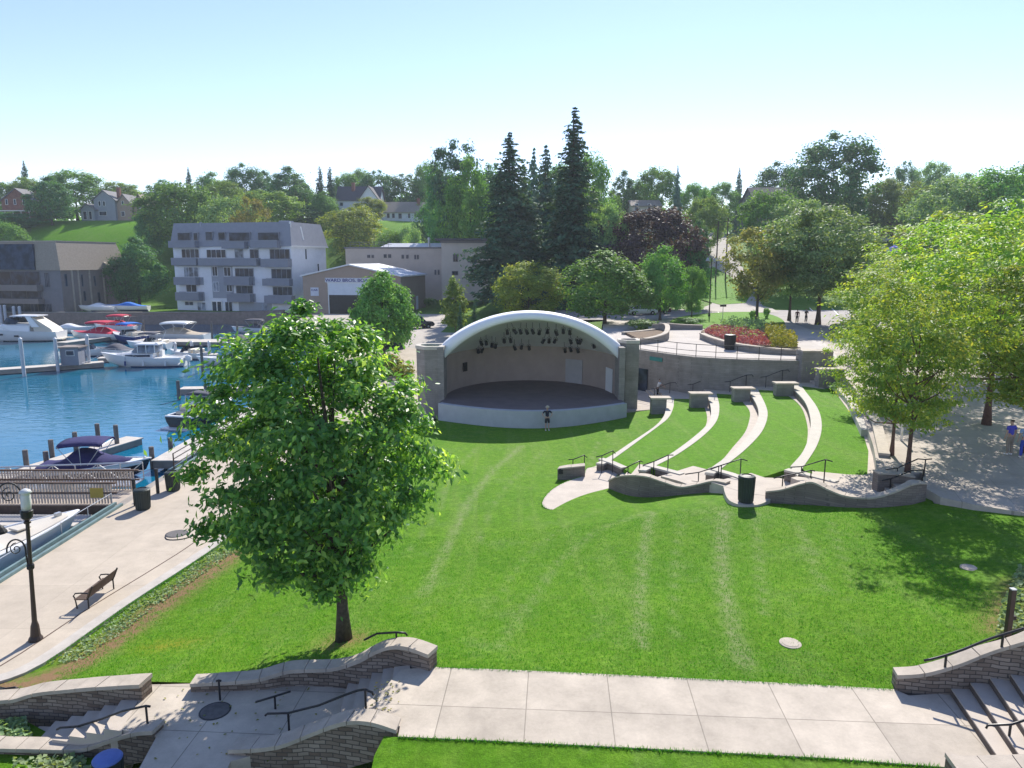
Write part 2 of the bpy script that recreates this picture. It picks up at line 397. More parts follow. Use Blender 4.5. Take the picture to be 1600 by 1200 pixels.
M['wild'] = lawn_mat("hill_grass", (0.075, 0.165, 0.016), (0.10, 0.21, 0.020), (0.15, 0.21, 0.04), wear=False)
M['soil'] = mat("bare_soil", (0.16, 0.11, 0.07), 0.95, 0.3, 3.0, bump=0.4)
M['prom'] = slab_mat("promenade_concrete", (0.48, 0.41, 0.325), (3.2, 3.2), dark=0.86, off=(0.4, 0.3), stain=0.17)
M['path'] = slab_mat("path_concrete", (0.50, 0.435, 0.355), (1.95, 1.75), rot=R(3.5), off=(0.6, 0.65), dark=0.58, var=0.20, stain=0.26)
M['walk'] = mat("walk_concrete", (0.50, 0.435, 0.365), 0.9, 0.09, 1.6, bump=0.1)
M['kerb'] = mat("kerb_concrete", (0.46, 0.42, 0.37), 0.9, 0.12, 2.5)
M['capstone'] = mat("seat_capstone", (0.50, 0.46, 0.395), 0.85, 0.07, 2.0)
M['plaza'] = slab_mat("plaza_concrete", (0.46, 0.40, 0.34), (1.8, 1.8), rot=R(20), dark=0.75, stain=0.2)
M['upper'] = slab_mat("upper_plaza_concrete", (0.49, 0.445, 0.40), (2.4, 2.4), rot=R(10), dark=0.8, stain=0.12)
M['asphalt'] = mat("pale_asphalt", (0.33, 0.30, 0.275), 0.9, 0.15, 0.6, bump=0.1)
M['lot'] = mat("parking_asphalt", (0.40, 0.36, 0.31), 0.9, 0.12, 0.5)
M['stone'] = brick("stone_block", (0.25, 0.232, 0.21), (0.285, 0.265, 0.24), (0.205, 0.19, 0.172), 0.45, 0.15, 0.007, warp=0.03)
M['fieldstone'] = brick("rough_fieldstone", (0.17, 0.125, 0.095), (0.33, 0.27, 0.215), (0.11, 0.092, 0.078), 0.25, 0.10, 0.010, bump=0.9, warp=0.10)
M['wavestone'] = brick("wave_wall_stone", (0.19, 0.155, 0.13), (0.24, 0.20, 0.168), (0.14, 0.12, 0.10), 0.34, 0.10, 0.007, warp=0.10)
M['cap'] = mat("sandstone_cap", (0.44, 0.38, 0.31), 0.85, 0.16, 2.2, bump=0.2)
M['paver'] = brick("pavers", (0.34, 0.29, 0.25), (0.42, 0.36, 0.31), (0.22, 0.19, 0.17), 0.4, 0.2)
M['white'] = plain("white_paint", (0.74, 0.74, 0.73), 0.5, var=0.04)
M['shellwhite'] = mat("shell_white", (0.84, 0.84, 0.84), 0.55, 0.03, 0.8)
M['ceiling'] = mat("shell_ceiling", (0.74, 0.76, 0.75), 0.8, 0.04, 1.5)
M['stagewall'] = mat("stage_wall", (0.40, 0.32, 0.275), 0.9, 0.08, 0.9)
M['stagefloor'] = mat("stage_floor", (0.17, 0.135, 0.13), 0.75, 0.12, 1.2)
M['apron'] = mat("stage_apron", (0.44, 0.45, 0.46), 0.85, 0.07, 1.5)
M['black'] = plain("black_metal", (0.022, 0.021, 0.021), 0.45, 0.0, 0.2)
M['blackrail'] = plain("black_rail", (0.025, 0.024, 0.026), 0.35, 0.0, 0.2)
M['bronze'] = plain("bronze_metal", (0.050, 0.034, 0.027), 0.45, 0.0, 0.2)
M['bingreen'] = plain("dark_green_bin", (0.030, 0.040, 0.036), 0.5, 0.0, 0.2)
M['galv'] = plain("galvanised_metal", (0.50, 0.51, 0.52), 0.4, 0.6, 0.1)
M['teal'] = plain("teal_steel", (0.16, 0.24, 0.24), 0.5, 0.1, 0.2, 2.0)
M['wood'] = mat("weathered_wood", (0.40, 0.34, 0.28), 0.9, 0.18, 2.0)
M['picket'] = mat("picket_wood", (0.42, 0.36, 0.31), 0.9, 0.25, 6.0)
M['darkwood'] = mat("dark_wood", (0.10, 0.065, 0.048), 0.8, 0.25, 4.0)
M['bark'] = mat("bark", (0.085, 0.065, 0.052), 0.95, 0.35, 9.0, bump=0.6, bscale=18)
M['redbark'] = mat("reddish_bark", (0.125, 0.072, 0.056), 0.95, 0.3, 7.0, bump=0.5, bscale=14)
M['pile'] = mat("piling_wood", (0.15, 0.135, 0.125), 0.9, 0.25, 3.0)
M['palepile'] = mat("pale_piling", (0.52, 0.53, 0.55), 0.6, 0.12, 3.0)
M['dock'] = mat("dock_boards", (0.50, 0.46, 0.41), 0.9, 0.14, 2.5)
M['gel'] = plain("white_gelcoat", (0.78, 0.78, 0.77), 0.25, 0.0, 0.03, 1.0, 0.5)
M['cream'] = plain("cream_gelcoat", (0.60, 0.54, 0.44), 0.4, 0.0, 0.06, 1.0, 0.4)
M['navyhull'] = plain("navy_gelcoat", (0.010, 0.012, 0.035), 0.2, 0.0, 0.1, 1.0, 0.6)
M['blackhull'] = plain("black_gelcoat", (0.016, 0.016, 0.022), 0.25, 0.0, 0.1, 1.0, 0.6)
M['bluehull'] = plain("blue_bottom_paint", (0.02, 0.05, 0.20), 0.4, 0.0, 0.1)
M['navycloth'] = mat("navy_canvas", (0.030, 0.028, 0.105), 0.9, 0.15, 2.0, bump=0.3, bscale=6)
M['bluecloth'] = mat("bright_blue_canvas", (0.02, 0.16, 0.55), 0.85, 0.12, 2.0)
M['redcloth'] = mat("red_canvas", (0.50, 0.035, 0.075), 0.85, 0.15, 2.0)
M['tancloth'] = mat("tan_canvas", (0.40, 0.345, 0.275), 0.9, 0.1, 2.0)
M['greycloth'] = mat("grey_canvas", (0.10, 0.10, 0.12), 0.9, 0.1, 2.0)
M['glass'] = glass_mat("dark_glass", (0.025, 0.035, 0.055))
M['paleglass'] = glass_mat("curtained_glass", (0.16, 0.19, 0.24), 0.15)
M['concrete'] = mat("old_concrete", (0.30, 0.27, 0.24), 0.95, 0.2, 1.0, bump=0.2)
M['rustwall'] = mat("brown_sheet_piling", (0.24, 0.19, 0.16), 0.9, 0.2, 1.5)
M['rubber'] = plain("tyre_rubber", (0.018, 0.018, 0.018), 0.85, 0.0, 0.2)
M['alloy'] = plain("alloy_rim", (0.45, 0.45, 0.46), 0.3, 0.8, 0.05)
M['leafmaple'] = leaf_mat("maple_leaves", (0.016, 0.040, 0.014), (0.036, 0.085, 0.020), (0.20, 0.27, 0.07), 0.40, 0.42, 0.35, 1.15)  # palest colour paints bright highlights onto random leaves
M['leafdark'] = leaf_mat("dark_leaves", (0.012, 0.038, 0.016), (0.024, 0.064, 0.022), (0.055, 0.105, 0.03), 0.22, k=1.3)
M['leafmid'] = leaf_mat("green_leaves", (0.028, 0.068, 0.018), (0.050, 0.110, 0.024), (0.10, 0.165, 0.045), 0.28)
M['leaflight'] = leaf_mat("light_leaves", (0.045, 0.085, 0.022), (0.080, 0.130, 0.032), (0.14, 0.18, 0.05), 0.32, 0.6, 0.12, 0.85)
M['leafyellow'] = leaf_mat("yellowing_leaves", (0.06, 0.095, 0.022), (0.11, 0.145, 0.028), (0.20, 0.20, 0.04), 0.32, 0.6, 0.12, 0.8)
M['leaflocust'] = leaf_mat("locust_leaves", (0.045, 0.090, 0.022), (0.085, 0.135, 0.026), (0.25, 0.25, 0.05), 0.38, 0.55, 0.2, 0.9)
M['leafgrey'] = leaf_mat("grey_green_leaves", (0.045, 0.085, 0.040), (0.075, 0.125, 0.055), (0.16, 0.21, 0.10), 0.28)
M['leafpurple'] = leaf_mat("purple_leaves", (0.022, 0.014, 0.018), (0.042, 0.026, 0.030), (0.10, 0.075, 0.07), 0.18, 0.6, 0.12, .8)
M['leafspruce'] = leaf_mat("spruce_needles", (0.012, 0.028, 0.017), (0.020, 0.044, 0.025), (0.042, 0.072, 0.045), 0.14, 0.7, 0.1, 1.35)
M['leafbluespruce'] = leaf_mat("pale_needles", (0.02, 0.045, 0.035), (0.035, 0.07, 0.05), (0.06, 0.105, 0.075), 0.14, 0.7, 0.1, 1.2)
M['leafgold'] = leaf_mat("golden_leaves", (0.07, 0.09, 0.018), (0.12, 0.125, 0.02), (0.19, 0.17, 0.03), 0.2, 0.6, 0.1, .8)
M['leafred'] = leaf_mat("red_flowers", (0.10, 0.03, 0.035), (0.17, 0.045, 0.065), (0.27, 0.14, 0.15), 0.15, 0.6, 0.1, .8)
M['leafrust'] = leaf_mat("rusty_leaves", (0.05, 0.060, 0.02), (0.085, 0.090, 0.03), (0.14, 0.115, 0.045), 0.28)
M['roofgrey'] = mat("grey_shingles", (0.20, 0.195, 0.20), 0.9, 0.15, 3.0)
M['roofdark'] = mat("dark_shingles", (0.09, 0.085, 0.095), 0.9, 0.15, 3.0)
M['rooftan'] = mat("tan_shingles", (0.30, 0.255, 0.205), 0.9, 0.12, 3.0)
M['roofwhite'] = mat("white_metal_roof", (0.70, 0.70, 0.71), 0.5, 0.04, 0.6)
M['sidingwhite'] = mat("white_siding", (0.68, 0.71, 0.77), 0.8, 0.05, 1.0)
M['sidinggrey'] = mat("grey_siding", (0.29, 0.315, 0.37), 0.8, 0.06, 1.0)
M['balcony'] = mat("balcony_panel", (0.22, 0.235, 0.28), 0.85, 0.06, 1.0)
M['mansard'] = mat("slate_mansard", (0.24, 0.255, 0.30), 0.85, 0.08, 1.2)
M['beige'] = mat("beige_stucco", (0.52, 0.46, 0.415), 0.9, 0.07, 0.5)
M['tanwall'] = mat("tan_metal_wall", (0.36, 0.27, 0.215), 0.8, 0.06, 0.7)
M['taupe'] = mat("taupe_siding", (0.245, 0.205, 0.185), 0.9, 0.08, 1.0)
M['darktaupe'] = mat("dark_taupe_siding", (0.19, 0.18, 0.19), 0.9, 0.08, 1.0)
M['redbrick'] = brick("red_brick", (0.20, 0.075, 0.055), (0.26, 0.10, 0.07), (0.22, 0.18, 0.15), 0.4, 0.12)
M['skin'] = plain("skin", (0.50, 0.32, 0.24), 0.6, 0.0, 0.06, 6.0)
M['hair'] = plain("brown_hair", (0.05, 0.032, 0.02), 0.7, 0.0, 0.2, 20)
M['paleblue'] = plain("pale_blue_cloth", (0.30, 0.42, 0.62), 0.9)
M['royal'] = plain("royal_blue_cloth", (0.10, 0.10, 0.55), 0.9)
M['deepblue'] = plain("deep_blue_cloth", (0.04, 0.07, 0.42), 0.9)
M['navy'] = plain("navy_cloth", (0.012, 0.016, 0.035), 0.9)
M['khaki'] = plain("khaki_cloth", (0.30, 0.25, 0.20), 0.9)
M['darkcloth'] = plain("charcoal_cloth", (0.02, 0.02, 0.024), 0.9)
M['maroon'] = plain("maroon_cloth", (0.10, 0.025, 0.03), 0.9)
M['sunhat'] = plain("straw_hat", (0.55, 0.48, 0.36), 0.9)
M['yellow'] = plain("yellow_paint", (0.45, 0.32, 0.06), 0.6)
M['lid'] = mat("cast_iron_lid", (0.13, 0.12, 0.115), 0.8, 0.2, 8)
M['letters'] = plain("dark_blue_letters", (0.03, 0.03, 0.20), 0.6, var=0.0)
M['signwhite'] = plain("white_sign", (0.62, 0.62, 0.68), 0.6)
M['orange'] = plain("orange_cloth", (0.55, 0.16, 0.05), 0.9)
M['opal'] = plain("opal_glass", (0.62, 0.62, 0.60), 0.3, 0.0, 0.02, 1.0, 0.5)
def water_mat():
    m, nt, b = new_mat("harbour_water")
    b.inputs["Roughness"].default_value = 0.04; b.inputs["IOR"].default_value = 1.33; b.inputs["Specular IOR Level"].default_value = 0.5
    g = nt.nodes.new("ShaderNodeNewGeometry")
    n0 = nt.nodes.new("ShaderNodeTexNoise"); n0.inputs["Scale"].default_value = 0.05; n0.inputs["Detail"].default_value = 3; nt.links.new(g.outputs["Position"], n0.inputs["Vector"])
    r = nt.nodes.new("ShaderNodeValToRGB"); r.color_ramp.elements[0].position = 0.35; r.color_ramp.elements[1].position = 0.65
    r.color_ramp.elements[0].color = (0.003, 0.105, 0.16, 1); r.color_ramp.elements[1].color = (0.004, 0.135, 0.25, 1)
    nt.links.new(n0.outputs["Fac"], r.inputs[0]); nt.links.new(r.outputs[0], b.inputs["Base Color"])
    mp = nt.nodes.new("ShaderNodeMapping"); mp.inputs["Scale"].default_value = (0.55, 1.3, 1.0); mp.inputs["Rotation"].default_value = (0, 0, R(-8)); nt.links.new(g.outputs["Position"], mp.inputs["Vector"])
    n1 = nt.nodes.new("ShaderNodeTexNoise"); n1.inputs["Scale"].default_value = 1.1; n1.inputs["Detail"].default_value = 4; n1.inputs["Roughness"].default_value = 0.55; n1.inputs["Distortion"].default_value = 0.6; nt.links.new(mp.outputs[0], n1.inputs["Vector"])
    bp = nt.nodes.new("ShaderNodeBump"); bp.inputs["Strength"].default_value = 0.19; bp.inputs["Distance"].default_value = 0.12
    nt.links.new(n1.outputs["Fac"], bp.inputs["Height"]); nt.links.new(bp.outputs["Normal"], b.inputs["Normal"])
    return m
M['water'] = water_mat()
# ------------------------------------------------------------------ terrain
ZW = -1.0                       # water level
def sstep(t): t = np.clip(t, 0, 1); return t*t*(3-2*t)
def far_h(x, y):
    x = np.asarray(x, float); y = np.asarray(y, float)
    base = np.interp(x, [-60, -35, -10, 12, 80], [1.2, 1.4, 2.2, 3.7, 3.7])
    ys = np.interp(x, [-60, -32, 5, 30, 90], [172, 168, 135, 116, 112]); ye = np.interp(x, [-60, 0, 40, 90], [238, 240, 235, 225])
    top = np.interp(x, [-150, -40, 30, 90, 200], [24, 24, 21, 19, 19])
    return base + (top-base)*sstep((y-ys)/(ye-ys)) + np.clip(y-250, 0, 500)*0.004
def far1(x, y): return float(far_h(np.array([x]), np.array([y]))[0])
CP = [ # px, py, height: the lawn bowl
 (690,668,0),(850,675,0),(945,655,.12),(1020,640,.25),(720,720,0),(850,720,.02),(960,690,.2),(600,850,.0),(330,860,0),(200,945,0),(60,1040,.0),
 (20,1075,.15),(120,1068,.45),(220,1062,.8),(340,1062,.9),(455,1046,1.0),(537,1000,.85),(560,1030,1.35),(620,1030,1.6),(675,1040,1.8),(1000,1056,1.8),(1395,1075,1.8),
 (845,790,.28),(900,760,.22),(950,775,.45),(1010,778,.6),(1060,773,.85),(1135,772,1.42),(1148,787,1.58),(1165,791,1.66),(1185,789,1.62),(1205,788,1.55),(1300,793,1.85),(1395,792,2.15),(1450,788,2.4),(1600,802,2.62),
 (1012,737,.35),(1085,743,.8),(1185,755,1.3),(1335,757,1.85),(1440,745,2.3),
 (1600,900,2.5),(1560,1000,2.5),(1000,880,1.0),(1000,960,1.45),(1200,880,1.55),(1200,980,1.75),(1400,900,2.1),(1400,1000,2.05),(800,900,.55),(820,1000,1.35),(700,800,.1),(700,950,.85),(450,900,.25),(400,1000,.55),(250,1010,.3),(880,850,.55),
 (1000,1190,1.8),(1400,1215,1.8),(640,1160,1.75),(300,1230,1.0)]
_P = np.array([[*G(a, b, c)] for a, b, c in CP])
def _U(r2): return np.where(r2 > 1e-9, r2*np.log(r2+1e-12), 0.0)
_n = len(_P); _d2 = ((_P[:, None, :2]-_P[None, :, :2])**2).sum(2)
_A = np.zeros((_n+3, _n+3)); _A[:_n, :_n] = _U(_d2) + np.eye(_n)*0.6
_A[:_n, _n] = 1; _A[:_n, _n+1:] = _P[:, :2]; _A[_n, :_n] = 1; _A[_n+1:, :_n] = _P[:, :2].T
_w = np.linalg.solve(_A, np.concatenate([_P[:, 2], np.zeros(3)]))
def lawn_h(x, y):
    x = np.asarray(x, float); y = np.asarray(y, float); out = np.zeros(len(x))
    for i in range(0, len(x), 5000):
        X = x[i:i+5000]; Y = y[i:i+5000]; d2 = (X[:, None]-_P[None, :, 0])**2+(Y[:, None]-_P[None, :, 1])**2
        out[i:i+5000] = _U(d2) @ _w[:_n] + _w[_n] + _w[_n+1]*X + _w[_n+2]*Y
    return out
def L1(x, y): return float(lawn_h(np.array([x]), np.array([y]))[0])
def lot_h(x, y):
    x = np.asarray(x, float); y = np.asarray(y, float)
    return 2.2*sstep((y-56)/40.0) + 0*x
# far ground, one sheet out to the horizon (the harbour basin is cut down below the water)
BASIN = [(-19.3, -40), (-19.3, 85), (-36, 119), (-36, 147.5), (-220, 147.5), (-220, -40)]
def ground_h(x, y):
    z = far_h(x, y)
    near = y < 96
    zn = np.where(x < -6, lot_h(x, y)-0.45, np.where(x > 24, 2.0, -0.6))
    zn = np.where((y > 80) & (x >= -6), np.minimum(far_h(x, y), 3.4)-0.35, zn)
    z = np.where(near, np.minimum(zn, z), z-0.02)
    ins = inpoly(np.stack([x, y], 1), BASIN)
    return np.where(ins, -3.0, z)
rows = []
yy = [-900, -300, -100, -40, -5, 5]
while yy[-1] < 1500: yy.append(yy[-1] + (3.0 if yy[-1] < 300 else 3.0+(yy[-1]-300)*0.08))
YY = np.array(yy); UU = np.linspace(-1.3, 1.3, 180)
XX = UU[None, :]*np.maximum(np.where(YY[:, None] < 5, 300, YY[:, None]), 25)*1.0
Zg = ground_h(XX.ravel(), np.repeat(YY, len(UU))).reshape(XX.shape)
gb = MB(); gb.grid([[(XX[i, j], YY[i], Zg[i, j]) for j in range(len(UU))] for i in range(len(YY))])
ob = gb.build("ground", M['wild'], smooth=True, fix=False); ob["kind"] = "structure"
# ------------------------------------------------------------------ water
wb = MB(); wb.add([(-220, -20, ZW), (-19.0, -20, ZW), (-19.0, 85.5, ZW), (-35.5, 119.5, ZW), (-35.5, 148, ZW), (-220, 148, ZW)], [(0, 1, 2, 3, 4, 5)])
tag(wb.build("water", M['water'], fix=False), kind="structure")
# ------------------------------------------------------------------ lawn
def W2(pts): return [(G(a, b, c).x, G(a, b, c).y) for a, b, c in pts]
lawn_edge_left = [(-14.9, 18.9), (-14.15, 19.9), (-13.6, 23.5), (-12.9, 27), (-12.5, 29.5), (-12.2, 34), (-11.4, 39), (-10, 44), (-8.2, 48.5), (-6.2, 52.6)]
lawn_poly = W2([(18,1078,.1),(120,1071,.45),(222,1066,.8),(300,1066,.9),(420,1055,.95),(470,1045,1.05),(540,1030,1.3),(590,1012,1.5),(640,1006,1.7),(672,1014,1.75),(676,1043,1.79),
  (1000,1057,1.79),(1396,1077,1.79),(1397,1052,1.9),(1470,1030,2.2),(1530,1008,2.4),(1600,985,2.6),(1660,960,2.7)])
lawn_poly += W2([(1680,830,2.75),(1600,801,2.72),(1520,788,2.7),(1460,778,2.65),(1440,752,2.4),(1300,742,2.0),(1190,737,1.4),(1090,727,.9),(1010,722,.6),(955,716,.5),(985,693,.5),(1030,662,.4),(1044,640,.35),(1030,632,.3),(985,634,.2),(945,648,.1)])
lawn_poly += [(7.2, 54.0), (3.5, 52.2), (-2, 52.2), (-5.5, 54.2)]
lawn_poly += lawn_edge_left[::-1]
lawn = sheet("lawn", lawn_poly, lawn_h, 0.26, M['lawn'])
TR = [([(1018,800),(1006,860),(1000,930),(1003,1010)],.20,1.0),([(1068,795),(1058,850),(1052,930),(1056,1000)],.10,.55),([(1133,800),(1127,850),(1131,920),(1146,990),(1166,1040)],.26,1.15),
      ([(1180,800),(1184,850),(1190,915),(1196,960)],.14,.7),([(1247,815),(1262,860),(1290,925)],.14,.7),([(1298,815),(1312,860),(1336,920)],.10,.5),
      ([(815,697),(770,735),(735,780),(700,850),(660,930)],.22,.9),([(848,705),(800,750),(770,790),(745,850)],.12,.5),([(745,700),(715,730),(690,770)],.14,.6),([(705,735),(690,790),(640,860)],.1,.5),
      ([(1010,800),(930,830),(870,880),(815,960),(780,1010)],.15,.6),([(960,790),(890,815),(820,870),(760,950)],.10,.4),([(935,690),(915,740)],.12,.6),([(1090,800),(1160,790)],.5,.4)]
me = lawn.data; nv = len(me.vertices); co = np.zeros(nv*3); me.vertices.foreach_get("co", co); co = co.reshape(-1, 3)
wear = np.zeros((nv, 4), np.float32); wear[:, 3] = 1
def segd(P, a, b):
    ab = b-a; t = np.clip(((P-a)@ab)/max(ab@ab, 1e-9), 0, 1); return np.sqrt(((P-(a+t[:, None]*ab))**2).sum(1))
for pts, w, amp in TR:
    Q = []
    for (a, b) in pts:
        z = 1.0
        for _ in range(6): g = G(a, b, z); z = L1(g.x, g.y)
        Q.append(np.array([g.x, g.y]))
    d = np.min([segd(co[:, :2], Q[i], Q[i+1]) for i in range(len(Q)-1)], axis=0)
    wear[:, 0] = np.maximum(wear[:, 0], amp*np.exp(-(d/w)**2*1.3))
le = [np.array(p) for p in lawn_edge_left[1:6]]
d = np.min([segd(co[:, :2], le[i], le[i+1]) for i in range(len(le)-1)], axis=0)
wear[:, 1] = 1.7*np.exp(-((d-1.25)/0.55)**2)*(co[:, 1] < 28.5)
tb = G(537, 1000, .9); d = np.hypot(co[:, 0]-tb.x, co[:, 1]-tb.y); wear[:, 1] = np.maximum(wear[:, 1], 1.1*np.exp(-(d/0.75)**2))
e2 = W2([(1600,915,2.5),(1560,985,2.45)]); d = segd(co[:, :2], np.array(e2[0]), np.array(e2[1])); wear[:, 1] = np.maximum(wear[:, 1], np.exp(-(d/0.5)**2))
for (a, b, z, r1) in [(265,1010,.3,.75),(90,1018,.05,.7)]:
    g = G(a, b, z); d = np.hypot((co[:, 0]-g.x)*0.8, (co[:, 1]-g.y)*1.6); wear[:, 2] = np.maximum(wear[:, 2], np.exp(-(d/r1)**2))
ca = me.color_attributes.new("wear", 'FLOAT_COLOR', 'POINT'); ca.data.foreach_set("color", wear.ravel())
# lawn in front of the path
poly = W2([(600,1152,1.75),(760,1158,1.78),(1000,1170,1.78),(1300,1186,1.78),(1480,1199,1.78),(1500,1330,1.8),(560,1330,1.6),(585,1200,1.5)])
sheet("front_lawn", poly, lambda x, y: np.full(len(x), 1.775), 0.3, M['lawn'])
poly = W2([(-40,1130,.1),(35,1125,.1),(120,1172,.05),(190,1185,.1),(170,1290,.1),(-60,1290,.1)])
sheet("side_lawn", poly, lambda x, y: np.full(len(x), 0.12), 0.4, M['lawn'])
# planted strip beside the promenade
# ------------------------------------------------------------------ promenade, parking lot, streets
prom = [(-19.2, 6), (-19.2, 84), (-35.5, 118), (-35.5, 128), (-5, 128), (-4, 96), (-5.6, 66), (-6.4, 56), (-6.2, 52.6)] + lawn_edge_left[::-1] + [(-15.6, 17.5), (-16.2, 15), (-17, 6)]
def prom_h(x, y): return np.where(y < 56, 0.0, lot_h(x, y)) + 0.006
ob = sheet("promenade", prom[:2]+[(-19.2, 84)]+[(-6.0, 84)]+[(-5.6, 66), (-6.4, 56), (-6.2, 52.6)]+lawn_edge_left[::-1]+[(-15.6, 17.5), (-16.2, 15), (-17, 6)], prom_h, 0.9, M['prom'])
sheet("parking_lot", [(-19.2, 84), (-35.5, 118), (-35.5, 131), (-8, 131), (0.5, 112), (-2, 96), (-6.0, 84)], lambda x, y: np.where(y < 96, lot_h(x, y), 2.2)+0.008, 2.0, M['lot'])
kb = MB(); kb.wall(bez([(p[0], p[1], 0) for p in lawn_edge_left], 4), 0.42, -0.3, 0.12, side=0.05); tag(kb.build("kerb", M['kerb'], smooth=False), kind="structure")
kb = MB(); pp = [(p[0]-1.15, p[1]) for p in lawn_edge_left[:7]]; kb.wall(bez([(p[0], p[1], 0) for p in pp], 4), 0.05, -0.02, 0.012); tag(kb.build("promenade_joint", M['darkwood']), kind="structure")
# right-hand plaza, upper plaza, street
ret_top = W2([(990,545.5,3.9),(1040,553,3.9),(1085,558.5,3.9),(1150,562,3.9),(1251,564.5,3.9)])+[(26.3, 57.7)]
plz = W2([(1470,778,2.72),(1520,788,2.75),(1600,801,2.75),(1720,835,2.75)]) + [(60, 24), (75, 60), (60, 84), (34, 84), (25.6, 57), (24.2, 50)] + W2([(1365,700,2.7),(1372,742,2.7),(1440,740,2.7),(1446,764,2.72)])
def plaza_h(x, y): return 2.75 + 1.15*sstep((y-44)/16.0)
sheet("right_plaza", plz, plaza_h, 0.8, M['plaza'], skirt=0.8)
up = ret_top[:-1] + [(26.6, 57.8), (34.6, 83), (36.6, 98.6), (12.3, 98), (8.8, 70), (9.6, 67.5)]
sheet("upper_plaza", up, lambda x, y: np.full(len(x), 3.906), 1.2, M['upper'])
st = W2([(985,498,3.85),(1120,478,3.85),(1240,474,3.85)]) + [(90, 130), (90, 84), (60, 84.3), (34, 84.3), (36, 98.3), (12.3, 98.3), (8, 86), (4, 97), (4, 128)]
def street_h(x, y): return np.where(y < 96, 3.9, far_h(x, np.minimum(y, 112)))*0 + 3.88
sheet("street", [(0, 98), (12.3, 98.3), (36, 98.3), (34, 84.3), (90, 84.3), (110, 118), (40, 117), (0, 124)], lambda x, y: np.full(len(x), 3.88), 2.0, M['asphalt'])
# the road climbing the hill away from the street
rc = [(35.5, 112), (39, 126), (44, 145), (48.5, 170), (53, 195), (62, 235), (68, 262)]
rp = bez([(a, b, 0) for a, b in rc], 4); L = []; Rr = []
for i, p in enumerate(rp):
    d = (rp[min(i+1, len(rp)-1)]-rp[max(i-1, 0)]).normalized(); nn = Vector((-d.y, d.x, 0)); wd = 4.2 if i > 3 else 5.5
    L.append((p+nn*wd)); Rr.append((p-nn*wd))
sheet("road", [(p.x, p.y) for p in L]+[(p.x, p.y) for p in Rr[::-1]], lambda x, y: np.maximum(far_h(x, y), 3.8)+0.12, 2.2, M['lot'])
for (a, b, c, d) in [(1117,480,1124,490),(1100,482,1104,487),(1158,484,1166,492),(1262,478,1270,486),(1300,482,1310,492),(1325,486,1335,497)]:
    p = G(a, b, 3.89); q = G(c, d, 3.89); mb = MB(); mb.wall([(p.x, p.y), (q.x, q.y)], 0.14, 3.884, 3.892); tag(mb.build("road_marking", M['white']), kind="structure")
# grass banks
sheet("grass_island", smooth_poly(W2([(1048,497,3.9),(1110,489,3.9),(1180,487,3.9),(1215,494,3.9),(1232,508,3.9),(1200,516,3.9),(1045,513,3.9)]), 2), lambda x, y: np.full(len(x), 3.96), 1.0, M['tier'], skirt=0.15)
gm = []
for (a, b, yd) in [(1093,468,133),(1125,474,126),(1165,470,128),(1175,455,140),(1140,430,156),(1115,418,165),(1098,425,160)]: gm.append((GX(a, yd, far1(30, yd)), yd))
sheet("grass_bank", gm, lambda x, y: np.maximum(far_h(x, y), 3.8)+0.16, 1.6, M['tier'])
gm = [(GX(a, y, 14), y) for a, y in [(590,238),(652,238),(655,205),(640,180),(600,180),(585,205)]]
sheet("hill_lawn", gm, lambda x, y: far_h(x, y)+0.2, 2.5, M['tier'])
gm = [(GX(a, y, 14), y) for a, y in [(60,232),(110,240),(225,240),(240,205),(170,185),(60,185),(40,205)]]
sheet("hill_meadow", gm, lambda x, y: far_h(x, y)+0.2, 2.5, M['tier'])
gm = [(GX(a, y, 2), y) for a, y in [(470,176),(545,176),(545,162),(470,162)]]
sheet("verge", gm, lambda x, y: far_h(x, y)+0.2, 2.5, M['tier'])
# ------------------------------------------------------------------ bandshell
SX, SY = 1.5, 56.0
HW = 6.95
bs = thing("bandshell", "white arched bandshell with stone pillars and a dark curved stage facing the lawn", "bandshell", (SX, SY, 0))
def arc_z(x, half, zs, za):
    h = za-zs; Rr_ = (half*half+h*h)/(2*h); return za-Rr_+math.sqrt(max(Rr_*Rr_-x*x, 0))
N = 40
def fr_in(t): x = -6.8*math.cos(math.pi*t); return Vector((SX+x, SY, arc_z(x, 6.8, 4.3, 7.35)))
def fr_out(t): x = -HW*math.cos(math.pi*t); return Vector((SX+x, SY, arc_z(x, HW, 5.45, 8.0)))
def back(t, k=1.0, z=4.35): return Vector((SX-6.8*k*math.cos(math.pi*t), SY+0.5+7.7*k*math.sin(math.pi*t), z))
# smoother parameter so that points spread along the arch
TS = [i/N for i in range(N+1)]
mb = MB(); rws = []
for k in range(11):
    u = k/10; e = math.sin(u*math.pi/2)**1.15
    row = []
    for t in TS:
        a = fr_in(t); b = back(t)
        p = a.lerp(b, u); p.z = a.z+(b.z-a.z)*(u**1.35); row.append(p)
    rws.append(row)
CEIL = rws
mb.grid(rws); mb.build("ceiling", M['ceiling'], bs, smooth=True)
mb = MB(); rws = []
offs = [(0.0, 0.0, 0), (-0.16, 0.10, 0), (-0.22, 0.35, 0), (-0.16, 0.65, 0), (0.05, 0.93, 0), (0.35, 1.0, 0), (1.6, 1.0, -0.10)]
for dy, f, dz in offs:
    rws.append([fr_in(t).lerp(fr_out(t), f)+Vector((0, dy, dz)) for t in TS])
for u in (0.25, 0.5, 0.75, 1.0):
    rws.append([(fr_out(t)+Vector((0, 1.6, -0.1))).lerp(back(t, 1.08, 4.9), u)+Vector((0, 0, 1.0*math.sin(u*math.pi)*math.sin(math.pi*t))) for t in TS])
mb.grid(rws); mb.build("roof", M['shellwhite'], bs, smooth=True)
